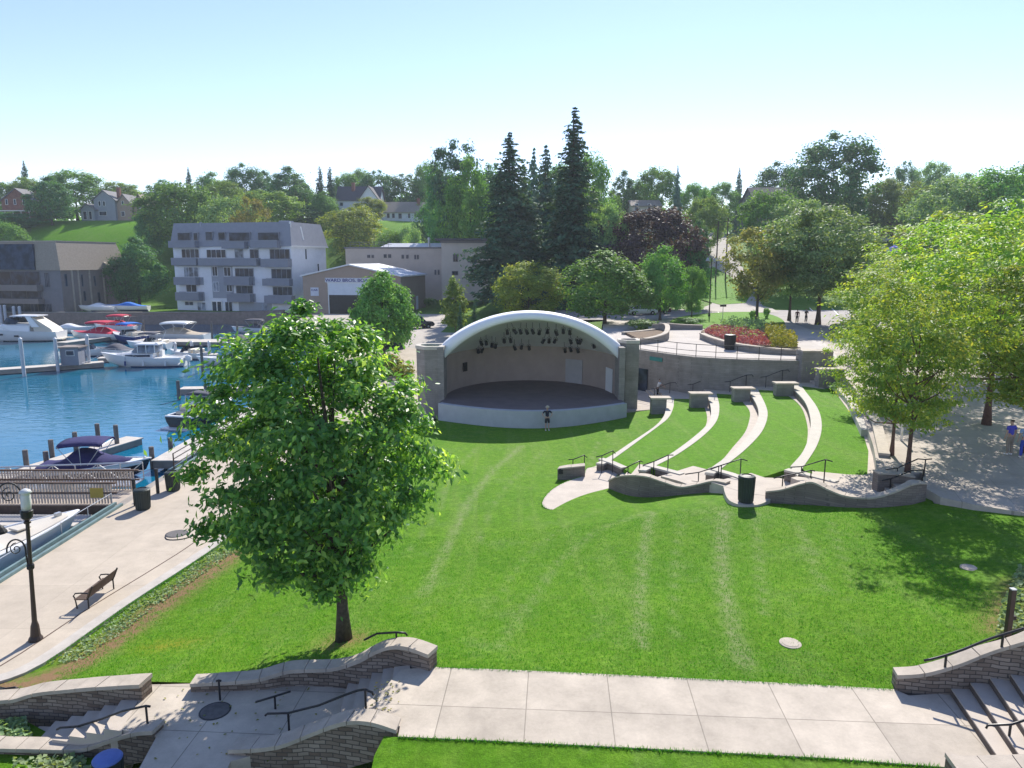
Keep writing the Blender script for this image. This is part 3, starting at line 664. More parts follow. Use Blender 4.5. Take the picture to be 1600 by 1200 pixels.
# back wall and stage
mb = MB(); mb.grid([[back(t, 1.0, z) for t in TS] for z in (0.3, 1.25, 2.8, 4.36)]); bw = mb.build("back_wall", M['stagewall'], bs, smooth=True)
mb = MB(); mb.grid([[back(t, 1.06, z) for t in TS] for z in (0.0, 5.0)]); mb.build("rear_wall", M['stone'], bs, smooth=True)
def front(t):  # stage front edge, bulging towards the lawn
    x = -7.0+14.1*t; return Vector((SX+x, 54.0-3.1*math.sin(math.pi*(0.02+0.96*t))**0.9, 0))
FT = [front(i/30) for i in range(31)]
poly = [(p.x, p.y) for p in FT]+[(back(t).x, back(t).y) for t in TS[::-1]]
mb = MB(); mb.prism(poly, 0.6, 1.25); mb.build("stage_floor", M['stagefloor'], bs)
edge = [(p.x, p.y) for p in FT]
mb = MB(); mb.wall(edge, 0.42, -0.4, 1.262, side=0.06); mb.build("apron", M['apron'], bs)
# openings on the back wall
def onwall(name, t0, t1, z0, z1, m, inset=0.05):
    mb = MB(); n = 5
    mb.grid([[back(t0+(t1-t0)*i/n, 1.0-inset/6.8, z) for i in range(n+1)] for z in (z0, z1)])
    a = MB(); 
    fr = mb.build(name, m, bs); sm = fr.modifiers.new("thick", 'SOLIDIFY'); sm.thickness = 0.05; return fr
def t_at(px, z):
    best = min(range(401), key=lambda i: abs((lambda q: 800+FOC*q.x/(q.y*_cp+(CZ-q.z)*_sp))(back(i/400, 1, z))-px)); return best/400
onwall("stage_door", t_at(884, 2.4), t_at(911, 2.4), 1.26, 3.35, mat("pale_panel", (0.42, 0.40, 0.40), 0.8, 0.05), 0.06)
onwall("stage_door", t_at(948, 2.4), t_at(958, 2.4), 1.26, 3.2, M['white'], 0.06)
onwall("wall_speaker", t_at(722, 2.8), t_at(728, 2.8), 2.6, 3.35, M['black'], 0.12)
# pillars: tapering faceted stone towers with planter tops
def pillar(px0, px1, top_py, Yc, sgn):
    x0 = GX(px0, Yc, 5.5); x1 = GX(px1, Yc, 5.5); z = ZT(top_py, Yc-0.9)
    cx = (x0+x1)/2; hw = (x1-x0)/2
    def ring(k, z, dy=0): return [Vector((cx+a*hw*k, Yc+b*hw*k+dy, z)) for a, b in [(-1,-.25),(-.35,-1),(.9,-1),(1,-.2),(1,1),(-.5,1.0),(-1,.5)]]
    mb = MB(); n = 7
    lv = [(0.97, -0.3), (0.97, 1.2), (0.99, 3.0), (1.0, z-0.25)]
    V = []; F = []
    for k, zz in lv: V += ring(k, zz)
    for i in range(len(lv)-1):
        for j in range(n): F.append((i*n+j, i*n+(j+1) % n, (i+1)*n+(j+1) % n, (i+1)*n+j))
    mb.add(V, F); p = mb.build("pillar", M['stone'], bs)
    mb = MB(); a = ring(1.06, z-0.25); b = ring(1.06, z); c = ring(0.72, z); d = ring(0.70, z-0.3)
    V = a+b+c+d; F = []
    for i in range(3):
        for j in range(n): F.append((i*n+j, i*n+(j+1) % n, (i+1)*n+(j+1) % n, (i+1)*n+j))
    mb.add(V, F); mb.build("coping", M['capstone'], p)
    mb = MB(); r_ = ring(0.74, z-0.16); mb.add(r_, [tuple(range(n))]); mb.build("planter_soil", M['wild'] if sgn < 0 else M['soil'], p)
    return p
pillar(651, 696, 541, 56.3, -1)
pillar(966, 998, 532, 57.2, 1)
# small wing walls tying the pillars to the stage
for a_, b_, c_ in ((SX-HW-0.3, SX-6.75, 57.2), (SX+6.75, SX+HW+0.25, 57.4)):
    mb = MB(); mb.box(a_, 55.0, -0.3, b_, c_, 5.3); mb.build("side_wall", M['stone'], bs)
# stage lights
def ceil_z(x, y):
    best = None
    for r in CEIL:
        for p in r:
            d = (p.x-x)**2+(p.y-y)**2
            if best is None or d < best[0]: best = (d, p.z)
    return best[1]
def stage_light():
    t = thing("stage_light", "black spotlight hanging from the white bandshell ceiling", "stage light", group="stage lights under the bandshell")
    mb = MB(); mb.xf = Matrix.Rotation(R(35), 4, 'X')
    mb.lathe((0, 0, -0.26), [(0.13, 0), (0.135, 0.02), (0.12, 0.16), (0.10, 0.36), (0.06, 0.42)], 10); mb.build("can", M['black'], t, smooth=False)
    mb = MB(); mb.xf = Matrix.Rotation(R(35), 4, 'X'); mb.lathe((0, 0, -0.265), [(0.11, 0), (0.11, 0.004)], 10); mb.build("lens", M['glass'], t)
    mb = MB(); mb.tube([(-0.15, 0, 0), (-0.15, 0, 0.18), (0, 0, 0.24), (0.15, 0, 0.18), (0.15, 0, 0)], 0.018, 5); mb.tube([(0, 0, 0.24), (0, 0, 0.62)], 0.02, 5); mb.build("yoke", M['black'], t)
    return t
sl = stage_light(); first = True
up_row = [(610,230),(655,228),(692,228),(730,230),(768,228),(812,232),(862,225),(915,238),(960,225),(1000,232)]
lo_row = [(445,300),(478,298),(515,312),(538,318),(590,285),(630,283),(838,288),(872,285),(910,287),(1005,290),(1048,290),(1070,292),(1150,318),(1175,292)]
bk_row = [(430,350),(455,347),(655,330),(700,325),(745,330),(970,345),(1005,340),(1050,347)]
for rr, yd in ((up_row, 57.0), (lo_row, 59.0), (bk_row, 61.5)):
    for (a, b) in rr:
        px, py = 640+a/4, 460+b/4; p = AY(px, py, yd)
        cz = ceil_z(p.x, p.y)
        yd2 = yd
        while p.z+0.85 < cz-0.35 and yd2 < 63: yd2 += 0.4; p = AY(px, py, yd2); cz = ceil_z(p.x, p.y)
        lean = random.uniform(-0.5, 0.5)
        lab = "black spotlight hanging from the white bandshell ceiling"
        if first: o = sl; o.location = p; first = False
        else: o = dup(sl, p)
        o.rotation_euler = (0, random.choice([0, 0, lean]), random.uniform(-0.8, 0.8)); o.scale = (1.08,)*3
# ------------------------------------------------------------------ retaining wall behind the terraces
rw = thing("retaining_wall", "long curved stone retaining wall below the upper plaza railing", "wall", (17, 60, 0))
rt3 = [(a, b) for a, b in smooth_poly(ret_top, 2, closed=False)]
mb = MB(); mb.wall(rt3, 0.4, -0.4, 3.72, side=0.2); w_ = mb.build("wall", M['stone'], rw)
mb = MB(); mb.wall(rt3, 0.52, 3.72, 3.93, side=0.2); mb.build("coping", M['stone'], rw)
mb = MB(); mb.wall(rt3, 0.46, 2.55, 2.72, side=0.2); mb.build("string_course", M['stone'], rw)
# service door and its green sign
d0 = G(1004, 611, 0.15); wl = Vector(rt3[0]+(0,)); wl2 = Vector(rt3[3]+(0,))
def on_ret(px):   # point on the retaining wall line under image column px
    best = None
    for i in range(len(rt3)-1):
        for k in range(20):
            a = Vector(rt3[i]).lerp(Vector(rt3[i+1]), k/20); x = 800+FOC*a.x/(a.y*_cp+(CZ-2)*_sp)
            if best is None or abs(x-px) < best[0]: best = (abs(x-px), a, (Vector(rt3[i+1])-Vector(rt3[i])).normalized())
    return best[1], best[2]
a, dv = on_ret(1005.5); ang = math.atan2(dv.y, dv.x)
mb = MB(); mb.obox((a.x+0.07*dv.y, a.y-0.09, 1.2), (1.15, 0.10, 2.15), ang); dd = mb.build("service_door", M['glass'], rw)
mb = MB(); mb.obox((a.x+0.4, a.y-0.16, 1.15), (0.12, 0.05, 0.05), ang); mb.build("handle", M['galv'], dd)
a, dv = on_ret(1024); ang = math.atan2(dv.y, dv.x)
mb = MB(); mb.obox((a.x, a.y-0.1, 3.32), (1.5, 0.06, 0.34), ang); tag(mb.build("green_sign", mat("teal_sign", (0.03, 0.22, 0.20), 0.5, 0.25, 3.0)), "small teal sign board fixed to the stone wall above the service door", "sign")
# railing on the wall
rl = thing("plaza_railing", "thin metal railing along the edge of the upper plaza above the stone wall", "railing", (17, 60, 3.9))
RL = [on_ret(px)[0] for px in (1000,1027,1056,1086,1117,1150,1184,1218,1247)]
mb = MB()
for zz in (4.02, 4.42, 4.98): mb.tube([(p.x, p.y+0.12, zz) for p in RL], 0.022 if zz < 4.9 else 0.03, 6)
mb.build("rail", M['blackrail'], rl)
for p in RL:
    mb = MB(); mb.tube([(p.x, p.y+0.12, 3.92), (p.x, p.y+0.12, 5.0)], 0.028, 6); mb.build("post", M['blackrail'], rl)
# ------------------------------------------------------------------ upper plaza furniture
def coping(path, th, z1, tk, side, m, t, name="coping", ln=0.75):
    n = max(1, int(round(sum((Vector(path[i+1])-Vector(path[i])).length for i in range(len(path)-1))/ln)))
    P = [Vector(p) for p in path]; D = [0.0]
    for i in range(len(P)-1): D.append(D[-1]+(P[i+1]-P[i]).length)
    at = lambda d: (float(np.interp(d, D, [p.x for p in P])), float(np.interp(d, D, [p.y for p in P])))
    az = lambda d: float(np.interp(d, D, z1))
    mb = MB(); g_ = 0.008
    for k in range(n):
        a = D[-1]*k/n+g_; b = D[-1]*(k+1)/n-g_; ds = [a]+[d for d in D if a+.02 < d < b-.02]+[b]; j = random.uniform(-.006, .006)
        mb.wall([at(d) for d in ds], th+random.uniform(-.012, .012), [az(d)-tk for d in ds], [az(d)+j for d in ds], side=side)
    return mb.build(name, m, t)
def px_wall(name, label, cat, pts, th, m, capm=None, captk=0.12, side=None, capw=None, group=None):
    """a low wall given by (column, top row, foot row, foot height): true plan and true height"""
    P = []; z0 = []; z1 = []
    for (x, yt, yb, zb) in pts:
        g = G(x, yb, zb); P.append((g.x, g.y)); z0.append(zb-0.4); z1.append(ZT(yt, g.y))
    PP = bez([(p[0], p[1], z) for p, z in zip(P, z1)], 5); P2 = [(p.x, p.y) for p in PP]; Z1 = [p.z for p in PP]
    Z0 = list(np.interp(np.linspace(0, len(z0)-1, len(P2)), range(len(z0)), z0))
    t = thing(name, label, cat, (P2[len(P2)//2][0], P2[len(P2)//2][1], 0), group)
    sd_ = th/2 if side is None else side
    mb = MB(); mb.wall(P2, th, Z0, [z-captk for z in Z1], side=sd_); mb.build("wall", m, t)
    if capm: coping(P2, (capw or th+0.1), Z1, captk, sd_, capm, t)
    return t, P2, Z1
px_wall("planter_wall", "low curved stone planter wall around the red and yellow flower bed", "planter", [(1093,520,529,3.92),(1110,527,536,3.92),(1140,535,545,3.92),(1180,541,551,3.92),(1220,545,554,3.92),(1253,546,555,3.92)], 0.45, M['stone'], M['cap'])
px_wall("planter_wall", "long low stone wall between the upper plaza and the grass island", "wall", [(1043,505,515,3.92),(1070,507,515,3.92),(1098,508,515,3.92)], 0.45, M['stone'], M['cap'])
px_wall("planter_wall", "low curved stone wall of the dirt bed beside the right pillar of the shell", "wall", [(996,530,538,3.92),(1020,527,536,3.92),(1043,519,531,3.92),(1043,506,520,3.92),(1022,506,517,3.92)], 0.4, M['stone'], M['cap'])
px_wall("planter_wall", "short stone pier end of the wall at the left of the upper plaza", "wall", [(975,519,523,3.92),(1000,517,521,3.92),(1024,514,519,3.92)], 0.4, M['stone'], M['cap'])
bp = W2([(996,532,3.92),(1020,530,3.92),(1040,522,3.92),(1040,514,3.92),(1000,519,3.92),(978,523,3.92)])
sheet("planting_soil", bp, lambda x, y: np.full(len(x), 4.15), 0.8, M['soil'], skirt=0.3)
bp = W2([(1095,522,3.92),(1140,538,3.92),(1180,544,3.92),(1248,549,3.92),(1240,535,3.92),(1215,518,3.92),(1160,509,3.92),(1110,511,3.92)])
sheet("flower_soil", bp, lambda x, y: np.full(len(x), 4.2), 0.8, M['soil'], skirt=0.35)
t, P2, Z1 = px_wall("stone_pier", "broad stone wall block at the right end of the upper plaza railing", "wall", [(1251,548,595,2.4),(1275,548,595,2.4),(1299,549,595,2.4)], 1.3, M['stone'], M['cap'], side=0.65)
# black litter bin on the upper plaza
def bin_proto(name, label, cat, m, h=1.0, r=0.33, domed=False, group=None):
    t = thing(name, label, cat, group=group)
    mb = MB(); mb.lathe((0, 0, 0), [(r*0.86, 0), (r*0.88, 0.04), (r*0.9, 0.05), (r, h*0.86), (r*1.05, h*0.87), (r*1.05, h*0.90)], 20); b_ = mb.build("body", m, t)
    mb = MB()
    for i in range(20):
        a = 2*math.pi*i/20; mb.tube([(r*0.90*math.cos(a), r*0.90*math.sin(a), 0.06), (r*1.015*math.cos(a), r*1.015*math.sin(a), h*0.86)], 0.016, 4)
    mb.build("slats", m, t)
    mb = MB(); mb.lathe((0, 0, h*0.90), [(r*1.08, 0), (r*1.08, 0.03), (r*0.95, h*0.07), (r*0.62, h*0.10), (r*0.6, h*0.06)], 20); l_ = mb.build("lid", m, t)
    mb = MB(); mb.lathe((0, 0, h*0.955), [(r*0.58, 0), (r*0.58, 0.012)], 16); mb.build("opening", M['black'], l_)
    return t
b1 = bin_proto("litter_bin", "black round litter bin in front of the upper plaza planter wall", "litter bin", M['black']); b1.location = G(1140, 546, 3.91)
b1.scale = (1.5, 1.5, 1.4)
# ------------------------------------------------------------------ terraces
T = [0.75, 1.25, 1.75, 2.25]
OUT = [[(1054,619),(1053,626),(1052,637),(1045,652),(1030,665),(1000,687),(960,716),(943,725)],
       [(1120,611),(1120,617),(1124,635),(1120,657),(1100,680),(1060,709),(1022,729),(1008,736)],
       [(1183,605),(1186,612),(1197,635),(1199,652),(1190,675),(1165,702),(1130,730),(1115,741)],
       [(1252,600),(1255,607),(1277,637),(1284,665),(1277,695),(1257,727),(1246,744)]]
INN = [[(1040,619),(1040,626),(1040,640),(1036,652),(1022,667),(985,692),(955,712),(931,724)],
       [(1103,611),(1106,620),(1111,640),(1107,660),(1085,682),(1045,711),(1010,727),(997,734)],
       [(1167,605),(1170,612),(1182,632),(1185,650),(1175,672),(1150,702),(1114,729),(1101,739)],
       [(1234,599),(1237,605),(1257,627),(1266,652),(1265,677),(1255,705),(1235,729),(1222,745)]]
names = ["lowest curved seat wall of the lawn terraces, nearest the stage", "second curved seat wall up from the stage side of the lawn terraces", "third curved seat wall, just above the middle terrace", "highest curved seat wall, tallest and farthest from the stage"]
def cr2(pts, n=5): return [(p.x, p.y) for p in bez([(a[0], a[1], 0) for a in pts], n)]
WO = []; WI = []
RET = [[(937,717),(955,723),(973,731)],[(1006,726),(1034,733),(1064,741)],[(1108,732),(1140,741),(1170,752)],[(1227,734),(1265,743),(1306,753)]]
RF = [(930,739),(1008,745),(1108,752),(1227,763)]
for i in range(4):
    o = cr2([tuple(G(a, b, T[i]))[:2] for a, b in OUT[i]]); n_ = cr2([tuple(G(a, b, T[i]))[:2] for a, b in INN[i]])
    WO.append(o); WI.append(n_)
    t = thing("seat_wall", names[i], "seat wall", (o[len(o)//2][0], o[len(o)//2][1], T[i]-.5), "curved seat walls of the terraces")
    k = len(o)
    sh = [(Vector(a)-Vector(b)) for a, b in zip(o, n_)]
    inner = [tuple(Vector(b)+s.normalized()*0.05) for b, s in zip(n_, sh)]
    mb = MB()   # body
    V = []
    for a, b in zip(o, inner): V += [(a[0], a[1], T[i]-.9), (b[0], b[1], T[i]-.9), (b[0], b[1], T[i]-.09), (a[0], a[1], T[i]-.09)]
    F = []
    for q in range(k-1):
        e = q*4
        for j in range(4): F.append((e+j, e+(j+1) % 4, e+4+(j+1) % 4, e+4+j))
    F += [(0, 1, 2, 3), ((k-1)*4, (k-1)*4+1, (k-1)*4+2, (k-1)*4+3)]
    mb.add(V, F); mb.build("wall", M['wavestone'], t)
    mb = MB(); V = []
    for a, b in zip(o, n_): V += [(a[0], a[1], T[i]-.09), (b[0], b[1], T[i]-.09), (b[0], b[1], T[i]+.012), (a[0], a[1], T[i]+.012)]
    mb.add(V, F); mb.build("capstone", M['capstone'], t)
    # concrete strip along the wall foot
    mb = MB(); L_ = []
    for b, s in zip(n_, sh): L_.append(Vector(b)-s.normalized()*0.62)
    zz = T[i]-0.5+0.02
    mb.grid([[(p.x, p.y, zz-0.2) for p in L_], [(p.x, p.y, zz) for p in L_], [(b[0]+0.1*s.normalized().x, b[1]+0.1*s.normalized().y, zz) for b, s in zip(n_, sh)]])
    mb.build("foot_strip", M['walk'], t)
    # return wall at the stair end
    rp_ = [tuple(G(a, b, T[i]+0.03))[:2] for a, b in RET[i]]
    mb = MB(); mb.wall(rp_, 0.34, T[i]-.9, T[i]-.05, side=0.1); mb.build("return_wall", M['wavestone'], t)
    mb = MB(); mb.wall(rp_, 0.40, T[i]-.05, T[i]+.05, side=0.1); mb.build("return_cap", M['capstone'], t)
# tier lawns
BACK = [tuple(G(a, b, z))[:2] for a, b, z in [(1046,621,.75),(1113,613,1.25),(1178,607,1.75),(1246,601,2.25),(1292,597,2.75)]]
W5 = [tuple(G(a, b, 2.25))[:2] for a, b in [(1284,606),(1301,608),(1325,640),(1347,672),(1357,705),(1356,744),(1342,747),(1306,755)]]
for i in range(4):
    r_ = [tuple(G(a, b, T[i]))[:2] for a, b in RET[i]]
    lo = WO[i][:-4] + r_[1:]
    if i < 3: hi = [tuple(Vector(b)-(Vector(a)-Vector(b)).normalized()*0.3) for a, b in zip(WO[i+1], WI[i+1])][::-1][3:]
    else: hi = W5[::-1][1:]
    sheet("terrace_lawn", lo+hi, lambda x, y, z=T[i]: np.full(len(x), z-0.012), 0.5, M['tier'], skirt=0.5)
# walkway of landings and steps beside the retaining wall
def wall_y(x): 
    xs = [p[0] for p in rt3]; ys = [p[1] for p in rt3]; return float(np.interp(x, xs, ys))+0.1
def front_y(x):
    xs = [5.5]+[p[0] for p in BACK]; ys = [55.2]+[p[1] for p in BACK]; return float(np.interp(x, xs, ys))-0.5
def walk_piece(name, x0, x1, z, m, extra=0.0):
    n = 5; xs = [x0+(x1-x0)*i/n for i in range(n+1)]
    poly = [(x, front_y(x)-extra) for x in xs]+[(x, wall_y(x)) for x in xs[::-1]]
    mb = MB(); mb.prism(poly, z-0.9, z); return mb, poly
bx = [p[0] for p in BACK]
lev = [0.25, 0.75, 1.25, 1.75, 2.25]
xa = [6.6, bx[0]-0.35, bx[1]-0.35, bx[2]-0.35, bx[3]-0.35, bx[4]-0.2]
for i in range(5):
    x0 = xa[i]; x1 = xa[i+1]-(0.62 if i < 4 else 0)
    mb, _ = walk_piece("terrace_landing", x0, x1, lev[i]+0.01, M['walk']); tag(mb.build("terrace_landing", M['walk']), kind="structure")
    if i < 4:
        for k in range(2):
            mb, _ = walk_piece("terrace_step", x1+0.31*k, x1+0.31*(k+1), lev[i]+0.01+0.1667*(k+1), M['walk']); tag(mb.build("terrace_step", M['walk']), kind="structure")
# stage-right floor and step edge
poly = [(7.2, 54.6), (9.0, 55.3), (11.7, 56.3), (12.0, 62.9), (11.4, 65.6), (8.2, 65.8), (7.5, 58)]
sheet("stage_side_floor", poly, lambda x, y: np.full(len(x), 0.27), 1.0, M['plaza'], skirt=0.5)
# stone piers at the head of each stair
PI = [(1018,1041,622,648,.25,"stone stair pier with a flat pale cap, lowest one beside the stage floor"),(1080,1106,615,637,.75,"stone stair pier at the head of the second seat wall"),(1147,1172,607,628,1.25,"stone stair pier at the head of the third seat wall"),(1213,1240,599,619,1.75,"stone stair pier at the head of the highest seat wall"),(1279,1313,577,606,2.25,"tall stone stair pier beside the topmost steps to the plaza")]
for (a, b, yt, yb, z, lb) in PI:
    p = G(a, yb, z); q = G(b, yb, z); zt = ZT(yt, p.y)
    t = thing("stair_pier", lb, "pier", (p.x, p.y, z), "stone piers along the terrace stairs")
    mb = MB(); mb.box(p.x, p.y, z-.5, q.x, p.y+0.75, zt-.1); mb.build("pier", M['stone'], t)
    mb = MB(); mb.box(p.x-.1, p.y-.08, zt-.1, q.x+.35, p.y+0.85, zt+.02); mb.build("cap", M['cap'], t)
# topmost stair from the last landing to the upper plaza
ts = thing("stone_stairs", "topmost concrete stairs climbing right between stone walls to the plaza", "stairs", (24.5, 56, 2.25))
for k in range(8):
    x0 = xa[5]+0.0+0.34*k
    mb = MB(); mb.box(x0, 55.2, 1.5, x0+0.342, 57.6, 2.25+0.2*(k+1)); mb.build("step", M['walk'], ts)
# sloping stone wall with steel fence at the right of the top terrace
sw = thing("stepped_wall", "low stone wall stepping down along the right edge of the top terrace", "wall", (24, 50, 2.2))
pts = [G(a, b, 2.75) for a, b in [(1313,590),(1345,622),(1372,668),(1385,715)]]
mb = MB(); mb.wall([(p.x, p.y) for p in pts], 0.4, 1.8, [3.5, 3.2, 3.0, 2.85], side=-0.1); mb.build("wall", M['stone'], sw)
mb = MB(); mb.wall([(p.x, p.y) for p in pts], 0.5, [3.5, 3.2, 3.0, 2.85], [3.6, 3.3, 3.1, 2.95], side=-0.1); mb.build("coping", M['cap'], sw)
mb = MB(); mb.wall([(p.x-0.75, p.y) for p in pts[:3]], 0.5, 1.6, 2.62, side=0.1); mb.build("bench_ledge", M['capstone'], sw)
fl = thing("steel_fence", "dark steel picket fence beside the stairs at the right of the top terrace", "fence", (25, 56, 3))
fp = [AY(1315, 588, 57.2), AY(1345, 605, 53), AY(1366, 622, 49)]
fz = [3.6, 3.3, 3.1]
mb = MB()
for i in range(2):
    a = Vector((fp[i].x+.25, fp[i].y, fz[i])); b = Vector((fp[i+1].x+.25, fp[i+1].y, fz[i+1]))
    for h in (0.12, 1.05): mb.tube([a+Vector((0, 0, h)), b+Vector((0, 0, h))], 0.03, 5)
    for k in range(8): c = a.lerp(b, k/8); mb.tube([c+Vector((0, 0, 0)), c+Vector((0, 0, 1.1))], 0.022, 4)
mb.build("pickets", M['blackrail'], fl)
# ------------------------------------------------------------------ front walkway with its steps
C = [G(905, 760, .32), G(948, 744, .32), G(1012, 739, .75), G(1085, 744, 1.25), G(1182, 760, 1.75), G(1335, 759, 2.25), G(1440, 746, 2.75)]
lobe = W2([(846,784,.34),(849,793,.34),(866,798,.34),(886,797,.34),(916,791,.34),(945,783,.34),(968,776,.34),(962,760,.34),(962,745,.34),(972,736,.34),(950,731,.34),(930,730,.34),(915,731,.34),(913,744,.34),(897,748,.34),(872,758,.34),(856,770,.34)])
ob = sheet("landing_lobe", smooth_poly(lobe, 2), lambda x, y: np.full(len(x), 0.345), 0.5, M['walk'], skirt=0.3)
kbp = smooth_poly(lobe, 2); i0 = 0
lz = [.34, .34, .75, 1.25, 1.75, 2.25, 2.75]
half = 1.25
for i in range(1, 6):
    a = C[i].to_2d(); b = C[i+1].to_2d(); d = (b-a).normalized(); nn = Vector((-d.y, d.x)); ln = (b-a).length
    mid = a.lerp(b, 0.5); ang = math.atan2(d.y, d.x)
    for k in range(2):
        c = mid+d*(0.34*(k-0.5)); mb = MB(); mb.obox((c.x, c.y, lz[i]+0.167*(k+1)-0.4), (0.345, half*2-0.1, 0.8), ang)
        tag(mb.build("walk_step", M['walk']), kind="structure")
L3 = W2([(1138,741,1.75),(1137,775,1.75),(1148,785,1.75),(1166,789,1.75),(1186,787,1.75),(1200,778,1.75),(1212,768,1.75)])
def landing(i, pre, post, z, name="walk_landing"):
    pass
for i in range(2, 6):
    a = C[i-1].to_2d(); b = C[i].to_2d(); c = C[i+1].to_2d()
    d0_ = (b-a).normalized(); d1_ = (c-b).normalized()
    s = a.lerp(b, 0.5)+d0_*0.34; e = b.lerp(c, 0.5)-d1_*0.34
    n0 = Vector((-d0_.y, d0_.x)); n1 = Vector((-d1_.y, d1_.x)); nm = (n0+n1).normalized()
    ex = 0.5 if i == 5 else 0.25
    poly = [s+n0*(half+ex), b+nm*(half+ex), e+n1*(half+ex), e-n1*half, b-nm*half, s-n0*half]
    mb = MB(); mb.prism([(p.x, p.y) for p in poly], lz[i]-0.9, lz[i]); tag(mb.build("walk_landing", M['walk']), kind="structure")
mb = MB(); mb.prism(smooth_poly(W2([(1128,748,1.745),(1134,778,1.745),(1148,787,1.745),(1168,790,1.745),(1190,788,1.745),(1206,778,1.745),(1226,768,1.745),(1240,745,1.745)]), 2), 1.0, 1.742); tag(mb.build("walk_landing", M['walk']), kind="structure")
mb = MB(); mb.prism(smooth_poly(W2([(1225,742,2.24),(1306,752,2.24),(1330,744,2.24),(1357,741,2.24),(1369,742,2.24),(1366,774,2.24),(1300,775,2.24),(1270,760,2.24)]), 1), 1.0, 2.243); tag(mb.build("walk_landing", M['walk']), kind="structure")
# right-hand walk up the edge of the top terrace
mb = MB(); mb.prism(W2([(1355,746,2.25),(1357,705,2.25),(1347,672,2.25),(1325,640,2.25),(1301,607,2.25),(1312,607,2.25),(1338,635,2.25),(1362,668,2.25),(1376,705,2.25),(1378,746,2.25)]), 1.4, 2.255); tag(mb.build("terrace_side_walk", M['walk']), kind="structure")
# wavy walls and the little light wall
px_wall("wavy_wall", "longer humped stone wall in front of the lower walkway steps, left of the litter bin", "wall", [(951,750,763,.35),(965,744,768,.45),(985,742,775,.5),(1010,744,777,.6),(1035,752,775,.75),(1062,760,773,.9),(1085,757,771,1.05),(1112,751,770,1.2),(1134,754,772,1.3)], 0.34, M['wavestone'], M['cap'], 0.07)
px_wall("wavy_wall", "wavy stone wall in front of the upper walkway steps, right of the litter bin", "wall", [(1195,767,787,1.5),(1220,764,788,1.55),(1250,755,789,1.65),(1268,753,790,1.7),(1290,763,791,1.8),(1320,774,791,1.95),(1360,777,791,2.1),(1395,768,790,2.2),(1425,755,788,2.3),(1446,754,782,2.4)], 0.34, M['wavestone'], M['cap'], 0.07)
t, _, _ = px_wall("light_wall", "small stone wall with two lamps at the left end of the landing lobe", "wall", [(871,732,745,.28),(885,730,746,.28),(914,727,746,.3)], 0.4, M['wavestone'], M['cap'], 0.07)
p = G(876, 742, .4); mb = MB(); mb.obox((p.x, p.y-0.03, .62), (.22, .1, .3), 0.1); l_ = mb.build("lamp", M['black'], t)
p2 = G(884, 741, .4); mb = MB(); mb.obox((p2.x, p2.y-0.05, .6), (.26, .1, .26), 0.1); mb.build("lamp", M['paleblue'], t)
# short stone wall at the end of the walkway by the plaza
px_wall("end_wall", "stone block wall in tree shade where the walkway meets the right plaza", "wall", [(1370,738,770,2.2),(1400,740,766,2.3),(1428,744,764,2.4)], 0.4, M['wavestone'], M['cap'], 0.07)
# ------------------------------------------------------------------ handrails
def handrail(label, pts, posts, mat_=None, r=0.028, group=None, name="handrail"):
    """pts: world points of the rail; posts: (index, foot height)"""
    t = thing(name, label, "handrail", (pts[0].x, pts[0].y, posts[0][1]), group)
    mb = MB(); mb.tube(pts, r, 6); mb.build("rail", mat_ or M['blackrail'], t, smooth=True)
    for i, zf in posts:
        p = pts[i]; mb = MB(); mb.tube([(p.x, p.y, zf), (p.x, p.y, p.z)], r*0.95, 6); mb.build("post", mat_ or M['blackrail'], t)
    return t
def pxrail(label, pl, posts, group=None):
    """pl: (column, row) of the rail over foot row with foot height -> exact plan position"""
    pts = []; ft = []
    for (x, y, yf, zf) in pl:
        g = G(x, yf, zf); pts.append(Vector((g.x, g.y, ZT(y, g.y)))); ft.append(zf-0.12)
    return handrail(label, pts, [(i, ft[i]) for i in posts], group=group)
GA = "handrails of the front terrace walkway"
pxrail("short handrail above the small light wall at the landing lobe", [(888,718,735,.35),(895,718,735,.35),(913,711,729,.6),(917,715,729,.6)], [1, 2], GA)
pxrail("handrail on the end of the lowest seat wall", [(931,714,738,.4),(940,712,737,.4),(957,704,735,.5),(961,709,735,.5)], [1, 2], GA)
pxrail("handrail running over the hump of the longer wavy wall", [(975,733,742,.75),(981,729,744,.75),(999,720,740,.8),(1004,722,740,.8)], [1, 2], GA)
pxrail("handrail on the end of the second seat wall", [(1004,727,746,.8),(1021,721,744,.85),(1043,711,743,.95),(1051,711,743,.95)], [1, 2], GA)
pxrail("handrail beside the dip of the longer wavy wall", [(1070,741,760,1.1),(1091,738,754,1.2),(1122,728,752,1.3),(1126,728,752,1.3)], [1, 2], GA)
pxrail("handrail on the end of the third seat wall", [(1110,733,753,1.3),(1126,727,752,1.35),(1156,717,751,1.45),(1166,720,751,1.45)], [1, 2], GA)
pxrail("handrail above the first hump of the right wavy wall", [(1208,747,766,1.8),(1222,744,764,1.8),(1266,735,756,1.95),(1272,736,756,1.95)], [1, 2], GA)
pxrail("handrail on the end of the highest seat wall", [(1234,730,752,1.8),(1251,729,752,1.8),(1287,718,756,2.2),(1298,721,756,2.2)], [1, 2], GA)
pxrail("longer handrail at the shaded plaza end of the walkway", [(1381,734,760,2.3),(1400,731,758,2.4),(1431,717,750,2.6),(1443,718,750,2.6),(1453,717,750,2.6)], [1, 3], GA)
pxrail("lower handrail at the shaded plaza end of the walkway", [(1376,751,772,2.2),(1390,748,770,2.25),(1422,735,765,2.4),(1440,734,762,2.45)], [1, 3], GA)
GB = "handrails of the stairs along the retaining wall"
